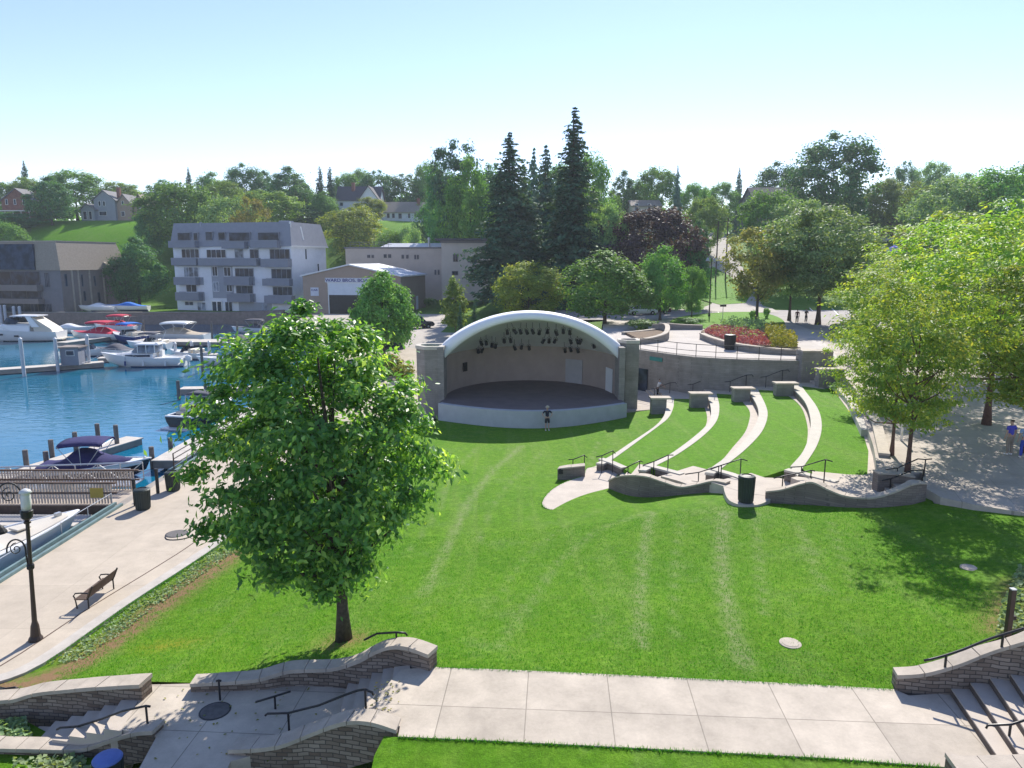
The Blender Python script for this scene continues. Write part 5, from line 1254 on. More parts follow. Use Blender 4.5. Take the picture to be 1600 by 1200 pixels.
# big white boat partly in frame by the seawall
t = proto("large white motorboat with a beige foredeck, cut off by the left edge of the photo")
hull(t, 10.5, 3.5, 1.55, 1.25, M['gel'], M['navyhull'], draft=.5, deckm=M['gel'])
mb = MB(); rows = []
for i in range(9):
    u = .52+.42*i/8; x = -5.25+10.5*u; b = 1.75*(1-((u-.35)/.65)**2.3)*.80; s = 1.25+.3*u**1.6
    rows.append([(x, b, s+.03), (x, b*.5, s+.08), (x, 0, s+.10), (x, -b*.5, s+.08), (x, -b, s+.03)])
mb.grid(rows); mb.build("foredeck", M['cream'], t, smooth=True)
mb = loft([house_ring(-3.5, 1.5, 1.2, 2.6), house_ring(-.9, 1.45, 1.2, 2.5), house_ring(1.2, 1.2, 1.25, 1.6)]); mb.build("cabin", M['gel'], t)
windshield(t, .9, 1.25, 1.65, .8)
mb = MB(); mb.box(2.3, -.3, 1.58, 2.9, .3, 1.66); mb.build("hatch", M['cream'], t, bevel=.02)
mb = MB(); mb.box(4.15, -.09, 1.6, 4.4, .09, 1.75); mb.build("windlass", M['galv'], t)
t.location = (-22.2, 27.2, ZW); t.rotation_euler = (0, 0, R(66))
# motorboat seen from the stern
t = proto("motorboat with a dark stern, folded cover and cockpit chairs, moored beside the float")
hull(t, 7.5, 3.0, 1.3, .95, M['blackhull'], M['bluehull'], draft=.4)
mb = MB(); mb.box(-3.5, -1.15, .55, -.6, 1.15, .99); mb.build("cockpit_floor", M['greycloth'], t)
mb = MB(); mb.box(-3.72, -1.32, .92, -3.45, 1.32, 1.06); mb.box(-3.6, 1.16, .92, -.5, 1.36, 1.06); mb.box(-3.6, -1.36, .92, -.5, -1.16, 1.06); mb.build("gunwale", M['gel'], t)
mb = loft([house_ring(-.8, 1.2, .95, 1.75), house_ring(.9, 1.1, 1.0, 1.7), house_ring(2.4, .6, 1.15, 1.35)]); mb.build("cabin", M['gel'], t)
windshield(t, .4, 1.1, 1.7, .6)
for (x, y, m) in [(-2.6, .55, M['cream']), (-2.5, -.5, M['maroon'])]:
    mb = MB(); mb.box(x-.3, y-.35, .98, x+.3, y+.35, 1.25); mb.box(x+.2, y-.35, 1.25, x+.35, y+.35, 1.75); mb.build("seat", m, t, bevel=.04)
mb = MB()
for y in (-1.2, 1.2): mb.tube([(-1.3, y, 1.0), (-1.2, y*.95, 2.3), (-.2, y*.9, 2.5)], .035, 6); mb.tube([(-.4, y, 1.0), (-1.2, y*.95, 2.3)], .025, 6)
mb.tube([(-1.2, -1.14, 2.3), (-1.2, 1.14, 2.3)], .035, 6); mb.build("arch", M['galv'], t)
bimini(t, -1.2, 1.0, 1.1, 2.62, M['greycloth'], 1.7, "folded_top")
mb = MB(); mb.box(-4.4, -1.3, -.02, -3.8, 1.3, .1); mb.build("swim_platform", M['gel'], t)
place(t, 324, 655, R(76)); t.scale = (.92,)*3
# white cabin boat in the middle
def cabin_boat(label, covm=None, L=10.0, hullm=None, topm=None):
    t = proto(label); B = 3.0
    hull(t, L, B, 1.75, 1.0, hullm or M['gel'], M['bluehull'], draft=.5)
    mb = loft([house_ring(-1.6, 1.15, 1.05, 1.75), house_ring(.4, 1.2, 1.1, 1.85), house_ring(2.4, .85, 1.3, 1.7), house_ring(3.2, .4, 1.45, 1.55)]); c = mb.build("cabin", M['gel'], t)
    mb = MB(); mb.box(-1.3, -1.225, 1.3, 1.6, -1.19, 1.55); mb.box(-1.3, 1.19, 1.3, 1.6, 1.225, 1.55); mb.build("window_band", M['glass'], c)
    mb = loft([house_ring(-1.9, 1.15, 1.75, 2.7, .95), house_ring(.1, 1.12, 1.8, 2.7, .95), house_ring(.9, 1.0, 1.8, 2.0, .9)]); w = mb.build("enclosure", M['paleglass'], t)
    mb = MB(); mb.hexa([(-2.4, -1.25, 2.7), (.5, -1.2, 2.72), (.5, 1.2, 2.72), (-2.4, 1.25, 2.7), (-2.4, -1.1, 2.85), (.4, -1.05, 2.87), (.4, 1.05, 2.87), (-2.4, 1.1, 2.85)]); mb.build("hardtop", topm or M['gel'], t, bevel=.03)
    mb = MB()
    for x in (-1.9, -.9, .1):
        for sg in (-1, 1): mb.box(x-.04, sg*1.17-.03, 1.7, x+.04, sg*1.17+.03, 2.72)
    mb.build("window_frame", M['gel'], w)
    mb = MB(); mb.box(-4.7, -1.2, 1.0, -2.0, 1.2, 1.03); mb.build("cockpit_floor", M['cream'], t)
    mb = MB(); mb.box(-4.95, -1.3, .95, -4.7, 1.3, 1.2); mb.box(-4.9, -1.36, .95, -2.0, -1.22, 1.18); mb.box(-4.9, 1.22, .95, -2.0, 1.36, 1.18); mb.build("gunwale", M['gel'], t)
    mb = MB(); mb.box(-2.2, -1.1, 1.05, -1.75, -.3, 1.9); mb.build("bulkhead", M['gel'], t)
    rails(t, L, B, 1.0, 1.75, .5)
    for x in (-3.2, -.6, 1.6):
        for sg in (-1, 1): mb = MB(); b_ = 1.5 if x < 1 else 1.28; mb.tube([(x, sg*(b_+.1), .25), (x, sg*(b_+.1), .8)], .11, 8); mb.tube([(x, sg*(b_+.1), .8), (x, sg*b_*.96, 1.25)], .02, 4); mb.build("fender", M['bluehull'] if x > 1 else M['gel'], t)
    mb = MB(); mb.tube(bez([(4.6, .1, 1.7), (5.6, 1.2, 1.0), (6.4, 2.6, .7)], 5), .025, 4); mb.tube(bez([(-4.8, 1.2, 1.1), (-5.2, 2.2, .7), (-5.3, 3.2, .6)], 5), .025, 4); mb.build("mooring_line", M['white'], t)
    mb = MB(); mb.tube([(-2.0, -.8, 2.85), (-2.6, -.9, 4.2)], .02, 4); mb.tube([(-1.9, .8, 2.85), (-2.3, .9, 4.0)], .02, 4); mb.box(-2.2, -.9, 2.85, -1.9, .9, 2.95); mb.build("antenna", M['white'], t)
    return t
t = cabin_boat("white cabin boat with hardtop and blue waterline, broadside at the middle dock")
outboard(t, -5.0, .0, .4, M['gel']); place(t, 225, 572, R(184)); 
# express cruiser
t = proto("long white express cruiser with a hardtop and side portholes at the left edge")
hull(t, 14.0, 4.0, 2.3, 1.5, M['gel'], M['navyhull'], draft=.6)
mb = loft([house_ring(-3.0, 1.75, 1.5, 2.7), house_ring(.5, 1.75, 1.6, 2.9), house_ring(3.4, 1.2, 1.9, 2.4), house_ring(4.6, .5, 2.1, 2.2)]); mb.build("cabin", M['gel'], t)
windshield(t, 1.6, 1.5, 2.75, .95, M['glass'], 2.4)
mb = loft([house_ring(-4.3, 1.55, 3.95, 4.12, .9), house_ring(-.8, 1.5, 4.0, 4.2, .9), house_ring(.3, 1.1, 3.95, 4.05, .9)]); mb.build("hardtop", M['gel'], t)
mb = MB()
for sg in (-1, 1): mb.hexa([(-4.6, sg*1.7-.06, 2.3), (-3.4, sg*1.7-.06, 2.3), (-3.4, sg*1.7+.06, 2.3), (-4.6, sg*1.7+.06, 2.3), (-3.2, sg*1.45-.06, 3.98), (-2.4, sg*1.45-.06, 3.98), (-2.4, sg*1.45+.06, 3.98), (-3.2, sg*1.45+.06, 3.98)])
mb.build("arch", M['gel'], t)
mb = MB(); mb.hexa([(-6.5, -1.6, 1.5), (-3.6, -1.65, 1.6), (-3.6, 1.65, 1.6), (-6.5, 1.6, 1.5), (-6.2, -1.5, 2.0), (-3.4, -1.4, 3.9), (-3.4, 1.4, 3.9), (-6.2, 1.5, 2.0)]); mb.build("aft_canvas", M['cream'], t)
mb = MB(); mb.box(-7.9, -1.7, .25, -6.9, 1.7, .42); mb.build("swim_platform", M['cream'], t)
for x in (-1.0, 1.4, 3.4):
    mb = MB(); b = 1.98 if x < 3 else 1.7
    mb.obox((x, b*.97, 1.0+.1*x), (.7, .12, .26)); mb.obox((x, -b*.97, 1.0+.1*x), (.7, .12, .26)); mb.build("porthole", M['glass'], t, bevel=.04)
rails(t, 14, 4.0, 1.5, 2.3, .6)
place(t, 28, 532, R(183))
# covered runabouts
def runabout(label, covm, hullm=None, L=6.5, top=None, boot=None, cover_full=True, B=2.4):
    t = proto(label); hull(t, L, B, 1.15, .85, hullm or M['gel'], boot or M['bluehull'])
    if cover_full:
        mb = MB(); rows = []
        for i in range(13):
            u = i/12; x = -L*.46+L*.9*u; w = B*.48 if u < .55 else B*.48*(1-((u-.55)/.45)**2.2*.93); hz = .95+.75*math.exp(-((u-.45)/.2)**2)
            rows.append([(x, w*math.cos(math.pi*j/8), .86+.28*u**1.6+(hz-.9)*math.sin(math.pi*j/8)**.8) for j in range(9)])
        mb.grid(rows); mb.build("cover", covm, t, smooth=True)
    else:
        windshield(t, .5, B*.45, .95, .6)
        mb = MB(); mb.box(-L*.42, -B*.4, .86, -.4, B*.4, .9); mb.build("cockpit_floor", M['cream'], t)
        mb = MB(); mb.box(-1.6, -.9, .9, -1.1, .9, 1.4); mb.box(-L*.42, -.9, .9, -L*.35, .9, 1.35); mb.build("seat", M['cream'], t, bevel=.05)
    if top: bimini(t, -L*.28, L*.12, B*.45, 2.5, top, .95)
    return t
t = runabout("white motorboat with a bright red cover and red bimini top at the tan dock", M['redcloth'], top=M['redcloth'], L=8.0, B=2.8); place(t, 155, 531, R(172)); t.scale = (1.25,)*3
t = runabout("smaller boat with a faded red canvas top behind the red covered motorboat", M['redcloth'], top=M['redcloth'], L=6.5); place(t, 182, 518, R(176)); t.scale = (1.25,)*3
t = runabout("deep blue hulled boat with a blue bimini next to the red covered motorboat", M['cream'], hullm=M['bluehull'], top=M['bluecloth'], L=6.0, cover_full=False); place(t, 200, 534, R(150)); t.scale = (1.25,)*3
t = runabout("white boat under a tan cover with a raised white top, moored at the tan dock", M['tancloth'], L=9.0, top=M['gel'], B=3.0); place(t, 272, 532, R(178)); t.scale = (1.25,)*3
t = runabout("white runabout with a bright blue top, half hidden by the maple's left side", M['bluecloth'], L=8.5, top=M['bluecloth'], cover_full=False, B=3.0); place(t, 362, 571, R(181))
t = runabout("small boat under a black cover near the dark pilings", M['greycloth'], hullm=M['greycloth'], L=6.0); place(t, 372, 540, R(170))
t = runabout("small grey covered boat behind the bow of the white cabin boat", M['greycloth'], hullm=M['gel'], L=6.0); place(t, 180, 556, R(170))
t = runabout("low white runabout moored stern-first behind the white cabin boat's cockpit", M['tancloth'], L=5.5, cover_full=False); place(t, 292, 560, R(160))
t = runabout("small white open boat tied behind the dock hut", M['tancloth'], L=5.5, cover_full=False); place(t, 145, 556, R(10))
t = runabout("white boat with a grey bimini beyond the blue hulled one", M['greycloth'], L=6.5, top=M['greycloth'], cover_full=False); place(t, 232, 545, R(175))
t = runabout("dark covered boat tied under the ramp wall of the apartment building", M['greycloth'], L=7.5, top=M['greycloth']); place(t, 395, 520, R(178))
t = runabout("white covered boat against the far seawall left of the red boats", M['gel'], L=8.0); place(t, 112, 520, R(4))
# boats stored on the far shore (one inflatable among them)
t = runabout("boat under a light blue tarpaulin stored on the far shore beside the apartment building", M['bluecloth'], hullm=M['gel'], L=9.0); t.location = (GX(196, 151, 1.6), 151.5, 1.5); t.rotation_euler = (0, 0, R(185))
t = runabout("white skiff on the far shore in front of the brown apartment house", M['gel'], L=8.0); t.location = (GX(150, 150, 1.6), 150.5, 1.4); t.rotation_euler = (0, 0, R(176))
# ------------------------------------------------------------------ promenade furniture
g = G(243, 796, 0); b4 = bin_proto("litter_bin", "dark green slatted litter bin by the near gate post of the pier", "litter bin", M['bingreen'], 1.05, .36, group="litter bins by the pier"); b4.location = G(224, 795, 0.01)
dup(b4, G(271, 766, 0.01), 0.4, "dark green slatted litter bin by the far gate post of the pier")
# bench: local x along the seat, back towards -y
bn = thing("park_bench", "dark slatted park bench with its back to the lawn, facing the water", "bench")
mb = MB()
for k in range(5): mb.box(-.95, .02+.095*k, .42, .95, .10+.095*k, .46)
mb.build("seat", M['darkwood'], bn)
mb = MB()
for k in range(5): mb.hexa([(-.95, -.03-.035*k, .50+.085*k), (.95, -.03-.035*k, .50+.085*k), (.95, .0-.035*k, .50+.085*k), (-.95, .0-.035*k, .50+.085*k), (-.95, -.06-.035*k, .583+.085*k), (.95, -.06-.035*k, .583+.085*k), (.95, -.03-.035*k, .583+.085*k), (-.95, -.03-.035*k, .583+.085*k)])
mb.build("backrest", M['darkwood'], bn)
for x in (-.85, .85):
    mb = MB(); mb.tube([(x, .0, 0), (x, .0, .43), (x, -.22, .98)], .03, 6); mb.tube([(x, .46, 0), (x, .5, .42), (x, .0, .41)], .03, 6); mb.build("leg", M['black'], bn)
    mb = MB(); mb.tube([(x, -.08, .66), (x, .25, .68), (x, .48, .66), (x, .56, .55), (x, .5, .42)], .028, 6); mb.build("armrest", M['black'], bn)
bn.rotation_euler = (0, 0, R(90+8)); 
a_ = G(141, 949, 0); b_ = G(180, 918, 0); bn.scale = (.9, .9, .85); bn.location = (a_+b_)/2+Vector((.02, -.12, 0.005)); dd_ = b_-a_; bn.rotation_euler = (0, 0, math.atan2(dd_.y, dd_.x))
# lamp post with basket arms: local z up, arms towards -x
def lamp_post(h=4.25):
    t = thing("street_lamp", "tall bronze lamp post with a white globe and scrolled hanging arms beside the promenade bench", "street lamp")
    mb = MB(); mb.lathe((0, 0, 0), [(.21, 0), (.21, .06), (.15, .16), (.12, .5), (.10, .56), (.078, .65), (.064, 1.6), (.056, h-.35), (.10, h-.33), (.10, h-.27), (.06, h-.25)], 12); mb.build("post", M['bronze'], t, smooth=False)
    mb = MB(); mb.lathe((0, 0, h-.26), [(.05, 0), (.16, .12), (.18, .34), (.16, .36)], 14); mb.build("lamp_base", M['black'], t)
    mb = MB(); mb.lathe((0, 0, h+.08), [(.13, 0), (.14, .2), (.135, .48), (.115, .54), (.18, .58), (.14, .65), (.04, .70)], 16); mb.build("lamp_globe", M['opal'], t, smooth=True)
    def arm(z0, rad, drop):
        mb = MB(); c = Vector((-rad, 0, z0+rad*1.5)); P = [(-.06, 0, z0)]
        P.append((-.1, 0, z0+rad*1.0))
        for k in range(13): a = math.pi*k/12; P.append((c.x+(rad-.1)*math.cos(a)*1.0, 0, c.z+(rad)*math.sin(a)))
        P.append((c.x-rad+.1, 0, c.z-drop)); mb.tube(P, .026, 6)
        Q = []
        for k in range(22): a = math.pi*.5+k*.42; r_ = rad*.55*(1-k/26); Q.append((c.x+r_*math.cos(a)*.9, 0, c.z+.05+r_*math.sin(a)))
        mb.tube(Q, .018, 5); o = mb.build("scroll_arm", M['black'], t, smooth=True)
    arm(h-1.75, .36, .05); arm(h-.12, .44, .75)
    mb = MB(); mb.lathe((-.78, 0, h-.55), [(.05, .2), (.12, .12), (.2, 0.0), (.22, -.06)], 12); mb.build("hanging_shade", M['black'], t)
    mb = MB(); mb.lathe((0, 0, h-1.85), [(.085, 0), (.11, .04), (.11, .14), (.085, .18)], 10); mb.build("collar", M['black'], t)
    return t
lp = lamp_post(); lp.location = G(56, 1000, 0); lp.rotation_euler = (R(.3), R(2.4), R(14)); lp.scale = (1, 1, 1)
# cable or hose lying on the promenade
pts = [G(a, b, .02) for a, b in [(296,821),(306,824),(322,818),(331,813),(322,826),(300,838),(280,843),(262,843),(258,838)]]
mb = MB(); mb.tube(bez(pts, 5), .022, 5); tag(mb.build("cable", M['black'], smooth=True), "dark cable snaking over the pale promenade near the manhole", "cable")
# ------------------------------------------------------------------ buildings
def frame_xf(loc, ang): return Matrix.Translation(Vector(loc)) @ Matrix.Rotation(ang, 4, 'Z')
def windw(root, xf, u0, u1, z0, z1, frm, pane, d=-0.03, side=None, mull=1):
    """a window on the face v = 0 of the local frame (u along, v into the house): frame with a recessed pane"""
    mb = MB(xf); fw = 0.10
    mb.box(u0, d-.05, z0, u0+fw, d+.08, z1); mb.box(u1-fw, d-.05, z0, u1, d+.08, z1); mb.box(u0+fw, d-.05, z0, u1-fw, d+.08, z0+fw); mb.box(u0+fw, d-.05, z1-fw, u1-fw, d+.08, z1)
    for k in range(1, mull+1): u = u0+(u1-u0)*k/(mull+1); mb.box(u-.04, d-.04, z0+fw, u+.04, d+.07, z1-fw)
    w = mb.build("window", frm, root)
    mb = MB(xf); mb.box(u0+fw, d-.01, z0+fw, u1-fw, d+.06, z1-fw); mb.build("pane", pane, w); return w
# five-storey apartment building
A0 = Vector((GX(457, 150, 8), 150, 0)); wA, hA, dA = 28.0, 18.6, 14.5
angA = R(-14)
org = A0 - Vector((math.cos(angA), math.sin(angA), 0))*wA; org.z = 0.9
xf = frame_xf(org, angA)
ap = thing("apartment_building", "pale grey five-storey apartment building with dark balconies by the marina", "building", tuple(org))
hz = hA*.735
mb = MB(xf); mb.box(0, 0, 0, wA, dA, hz); mb.build("wall", M['sidingwhite'], ap)
mb = MB(xf); i_ = .9
mb.hexa([(-.4, -.45, hz), (wA+.4, -.45, hz), (wA+.4, dA+.4, hz), (-.4, dA+.4, hz), (-.1, .9, hA), (wA-.5, .9, hA), (wA-.5, dA-.9, hA), (-.1, dA-.9, hA)]); rf = mb.build("roof", M['mansard'], ap)
mb = MB(xf); mb.box(wA-.3, -.4, hz-.12, wA+.48, dA+.45, hz+.12); mb.box(wA-.62, .8, hz+.1, wA-.3, 1.0, hA+.05); mb.build("roof_trim", M['white'], rf)
mb = MB(xf); mb.hexa([(wA+.18, 4.6, hz+1.4), (wA+.24, 5.0, hz+1.4), (wA+.2, 5.0, hz+1.4), (wA+.1, 4.6, hz+1.4), (wA-.35, 4.6, hA-.8), (wA-.30, 5.0, hA-.8), (wA-.4, 5.0, hA-.8), (wA-.45, 4.6, hA-.8)]); mb.build("roof_vent", M['white'], rf)
mb = MB(xf); mb.box(6.4, .7, hz, 6.8, 1.1, hA+.15); mb.box(wA-5.5, 5, hA-.05, wA-3.5, 7.5, hA+.5); mb.build("roof_vent", M['sidinggrey'], rf)
cu = lambda x: (x-60)/1150*wA
czz = lambda y: (890-y)/815*hA
# darker facade bays
mb = MB(xf)
for (x0, y0, x1, y1) in [(430,465,640,760),(60,395,345,470),(345,395,920,470),(85,570,345,640),(90,705,345,790),(955,400,1210,475),(960,575,1210,640),(970,725,1210,800),(590,560,850,640),(600,715,850,790),(680,795,1000,905)]:
    mb.box(cu(x0), -.06, czz(y1), cu(x1), -.004, czz(y0))
mb.build("facade_panel", M['sidinggrey'], ap)
for (x0, y0, x1, y1) in [(145,310,325,395),(395,315,590,395),(675,315,755,395),(820,315,905,400),(1010,315,1200,405),(155,475,305,570),(440,470,495,560),(555,475,625,560),(665,485,845,565),(1015,490,1208,580),(165,635,275,710),(440,610,500,700),(570,610,630,700),(665,645,830,718),(1020,650,1208,728),(140,795,230,835),(265,800,355,880),(545,792,620,885),(900,795,960,905)]:
    m_ = M['glass'] if (x0*7+y0) % 3 else M['paleglass']
    windw(ap, xf, cu(x0), cu(x1), czz(y1), czz(y0), M['sidingwhite'] if x0 < 640 else M['sidinggrey'], m_, -.09, mull=max(1, int((x1-x0)/60)))
mb = MB(xf); mb.box(cu(412), -.16, czz(897), cu(518), -.05, czz(785)); dr = mb.build("entrance_door", M['white'], ap)
mb = MB(xf)
for k in range(2): mb.box(cu(422+50*k), -.19, czz(890), cu(460+50*k), -.14, czz(795))
mb.build("pane", M['glass'], dr)
def mans_v(z): return -.45+1.35*(z-hz)/(hA-hz)
for (x0, y0, x1, y1) in [(125,165,245,230),(285,168,320,230),(405,160,465,230),(530,165,590,230),(635,168,830,238),(915,170,1105,238)]:
    z0, z1 = czz(y1), czz(y0); v = mans_v(z0)
    mb = MB(xf); mb.box(cu(x0)-.1, v-.12, z0-.1, cu(x1)+.1, v+.9, z1+.1); w = mb.build("window", M['mansard'], ap)
    mb = MB(xf); mb.box(cu(x0), v-.15, z0, cu(x1), v-.10, z1); mb.build("pane", M['glass'], w)
for (x0, y0, x1, y1) in [(65,240,330,300),(590,250,810,310),(865,240,1120,305),(80,395,330,460),(350,400,915,462),(955,405,1215,475),(90,570,310,640),(590,565,835,640),(960,580,1215,640),(95,710,330,785),(610,720,835,790),(970,730,1230,800)]:
    mb = MB(xf); z0, z1 = czz(y1), czz(y0); u0, u1 = cu(x0), cu(x1)
    mb.box(u0, -1.55, z0, u1, -1.43, z1); mb.box(u0, -1.43, z0, u0+.1, -.1, z1); mb.box(u1-.1, -1.43, z0, u1, -.1, z1); mb.box(u0+.1, -1.43, z0, u1-.1, -.1, z0+.2)
    bl = mb.build("balcony", M['balcony'], ap)
    mb = MB(xf); mb.box(u0+.02, -1.58, z1-.02, u1-.02, -1.40, z1+.06); mb.build("balcony_rail", M['sidinggrey'], bl)
sx = frame_xf(xf @ Vector((wA, 0, 0)), angA+R(90))
for (v0, v1, z0, z1) in [(5.6, 6.0, hz-2.6, hz-.5), (10.6, 11.0, hz-5.6, hz-3.6)]: windw(ap, sx, v0, v1, z0, z1, M['glass'], M['glass'], -.03, mull=0)
# marina workshop with the boat sign
B0 = Vector((GX(475, 141, 3), 141, 0)); angB = R(-9); wB, hB, dB = 19.6, 7.1, 17
org = Vector((B0.x, B0.y, 1.6)); xf = frame_xf(org, angB)
ws = thing("boat_workshop", "tan metal workshop with a white low gable roof, roller door and blue lettering", "building", tuple(org))
mb = MB(xf); ap_ = 9.5; pk = hB+2.1
mb.add([(0,0,0),(wB,0,0),(wB,dB,0),(0,dB,0),(0,0,hB),(wB,0,hB),(wB,dB,hB),(0,dB,hB),(ap_,0,pk),(ap_,dB,pk)], [(0,1,5,8,4),(2,3,7,9,6),(1,2,6,5),(3,0,4,7)]); mb.build("wall", M['tanwall'], ws)
mb = MB(xf); o_ = .35
mb.hexa([(-.4,-o_,hB-.05),(ap_,-o_,pk+.03),(ap_,dB+o_,pk+.03),(-.4,dB+o_,hB-.05),(-.4,-o_,hB+.2),(ap_,-o_,pk+.28),(ap_,dB+o_,pk+.28),(-.4,dB+o_,hB+.2)])
mb.hexa([(ap_,-o_,pk+.03),(wB+.4,-o_,hB-.05),(wB+.4,dB+o_,hB-.05),(ap_,dB+o_,pk+.03),(ap_,-o_,pk+.28),(wB+.4,-o_,hB+.2),(wB+.4,dB+o_,hB+.2),(ap_,dB+o_,pk+.28)]); mb.build("roof", M['roofwhite'], ws)
ux = lambda x: (x-475)/155*wB
mb = MB(xf); mb.box(ux(515), -.12, 0, ux(516.5), -.004, 5.9); mb.box(ux(575), -.12, 0, ux(576.5), -.004, 5.9); mb.box(ux(514), -.14, 5.8, ux(577.5), -.004, 6.0); fr_ = mb.build("door_frame", M['white'], ws)
mb = MB(xf); mb.box(ux(516.5), -.08, 3.6, ux(575), -.004, 5.8); mb.build("roller_door", M['sidingwhite'], ws)
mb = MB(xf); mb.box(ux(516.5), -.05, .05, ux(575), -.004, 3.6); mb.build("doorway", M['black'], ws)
mb = MB(xf); mb.box(ux(487), -.06, 3.4, ux(500), -.004, 5.0); sg = mb.build("notice_board", M['signwhite'], ws)
mb = MB(xf); mb.box(ux(511), -.07, 6.02, ux(589), -.004, 6.85); sgb = mb.build("sign_board", M['signwhite'], ws)
def text_mesh(body, size, name, m, parent, mtx, wide=None, bold=0.0):
    cu_ = bpy.data.curves.new(name, 'FONT'); cu_.body = body; cu_.size = size; cu_.extrude = .02; cu_.offset = bold; cu_.align_x = 'LEFT'
    tmp = bpy.data.objects.new("tmp", cu_); COL.objects.link(tmp); bpy.context.view_layer.update()
    dg = bpy.context.evaluated_depsgraph_get(); me = bpy.data.meshes.new_from_object(tmp.evaluated_get(dg)); bpy.data.objects.remove(tmp)
    xs = [v.co.x for v in me.vertices]; s = (wide/(max(xs)-min(xs))) if wide else 1
    o0 = ORG.get(parent, Vector((0, 0, 0)))
    for v in me.vertices: v.co = (mtx @ Vector((v.co.x*s, -v.co.z-.001, v.co.y)))-o0
    me.materials.clear(); me.materials.append(m); ob = bpy.data.objects.new(name, me); COL.objects.link(ob); ob.parent = parent; ORG[ob] = o0; return ob
text_mesh("WARD BROS. BOATS", .82, "lettering", M['letters'], sgb, xf @ Matrix.Translation((ux(511.5), -.085, 6.14)), wide=ux(588)-ux(511.5), bold=.012)
text_mesh("CAR", .5, "lettering", M['letters'], sg, xf @ Matrix.Translation((ux(488.2), -.075, 4.35)), wide=ux(498.8)-ux(488.2), bold=.01)
sx = frame_xf(xf @ Vector((wB, 0, 0)), angB+R(90))
windw(ws, sx, 9.8, 11.2, 0.3, 3.0, M['white'], M['sidingwhite'], -.03, mull=0); windw(ws, sx, 5.2, 6.2, 2.0, 3.2, M['tanwall'], M['glass'], -.03)
# long beige two-storey building and its tower block behind the workshop
def boxhouse(name, label, px0, px1, py_top, py_base, Y, ang, dep, wallm, roofm, wins=(), parapet=.35, zb=None):
    zt = ZT(py_top, Y); zb = ZT(py_base, Y) if zb is None else zb
    x0 = GX(px0, Y, (zt+zb)/2); x1 = GX(px1, Y, (zt+zb)/2); w = (x1-x0)/math.cos(ang)
    xf = frame_xf((x0, Y, zb), ang); h = zt-zb
    t = thing(name, label, "building", (x0, Y, zb))
    mb = MB(xf); mb.box(0, 0, -1, w, dep, h-parapet); mb.build("wall", wallm, t)
    mb = MB(xf); mb.box(-.25, -.25, h-parapet, w+.25, dep+.25, h); mb.build("roof", roofm, t)
    for (a, b, c, d) in wins:
        u0 = (a-px0)/(px1-px0)*w; u1 = (b-px0)/(px1-px0)*w; z0 = (py_base-d)/(py_base-py_top)*h; z1 = (py_base-c)/(py_base-py_top)*h
        windw(t, xf, u0, u1, z0, z1, M['darktaupe'], M['glass'], -.03, mull=1)
    return t, xf, w, h
t, xf, w, h = boxhouse("office_building", "long beige flat-roofed building with small upper windows behind the workshop", 541, 692, 386, 470, 166, R(-4), 16, M['beige'], M['roofgrey'],
   [(575,580,398,403),(582,586,398,403),(601,606,397,403),(608,613,397,403),(629,633,398,404),(636,640,398,404),(649,652,398,405),(653,656,398,405),(680,683,421,429),(685,688,421,429)])
mb = MB(xf)
for k in range(9): mb.tube([(1+2.2*k*.5, .5, h), (1+2.2*k*.5, .5, h+1.1)], .04, 4)
mb.tube([(1, .5, h+1.1), (10.5, .5, h+1.1)], .05, 4); mb.tube([(1, .5, h+.6), (10.5, .5, h+.6)], .04, 4); mb.build("roof_railing", M['darktaupe'], t)
mb = MB(xf); mb.tube([(w*.86, 1.2, h), (w*.86, 1.2, h+1.6)], .25, 8); mb.lathe(xf.inverted() @ (xf @ Vector((w*.86, 1.2, h+1.6))), [(.35, 0), (.35, .4), (.1, .6)], 8); mb.build("roof_vent", M['galv'], t)
mb = MB(xf); mb.hexa([(w*.35, 1, h), (w, 1, h), (w, 13, h), (w*.35, 13, h), (w*.42, 3, h+.9), (w, 3, h+.9), (w, 11, h+.9), (w*.42, 11, h+.9)]); mb.build("upper_roof", M['roofwhite'], t)
t, xf, w, h = boxhouse("tower_block", "square beige block with a dark flat eave beside the tall spruces", 690, 765, 376, 462, 152, R(-3), 12, M['beige'], M['darktaupe'],
   [(708,716,397,409),(731,735,400,410),(737,746,400,411),(706,716,423,430),(735,747,418,436)], .5)
mb = MB(xf); mb.box(-1.2, -.9, h, w+.6, 12.6, h+.45); mb.build("eave", M['roofdark'], t)
# brown apartment house on the left with mansard roof
zt = ZT(377, 149); zb = 1.0; Y = 149
x1 = GX(98, Y, 5); ang = R(-13); wL = 26.0
org = Vector((x1, Y, zb))-Vector((math.cos(ang), math.sin(ang), 0))*wL; org.z = zb; xf = frame_xf(org, ang); h = zt-zb; hm = h*.60; dL = 18
lh = thing("apartment_house", "brown three-storey apartment house with a tan mansard roof at the left edge", "building", tuple(org))
mb = MB(xf); mb.box(0, 0, -1, wL, dL, hm); mb.build("wall", M['taupe'], lh)
mb = MB(xf); mb.hexa([(-.4, -.4, hm), (wL+.4, -.4, hm), (wL+.4, dL+.4, hm), (-.4, dL+.4, hm), (-.2, .8, h), (wL-1.3, .8, h), (wL-1.3, dL-.8, h), (-.2, dL-.8, h)]); rf = mb.build("roof", M['rooftan'], lh)
mb = MB(xf); mb.box(-.3, .7, h, wL-1.2, dL-.7, h+.18); mb.build("roof_edge", M['cap'], rf)
mb = MB(xf); mb.box(wL-20.5, -.5, -.5, wL-16.6, .1, h+1.2); mb.box(wL-20.3, 0, h+1.2, wL-16.8, 1.6, h+1.9); mb.build("chimney", M['darktaupe'], rf)
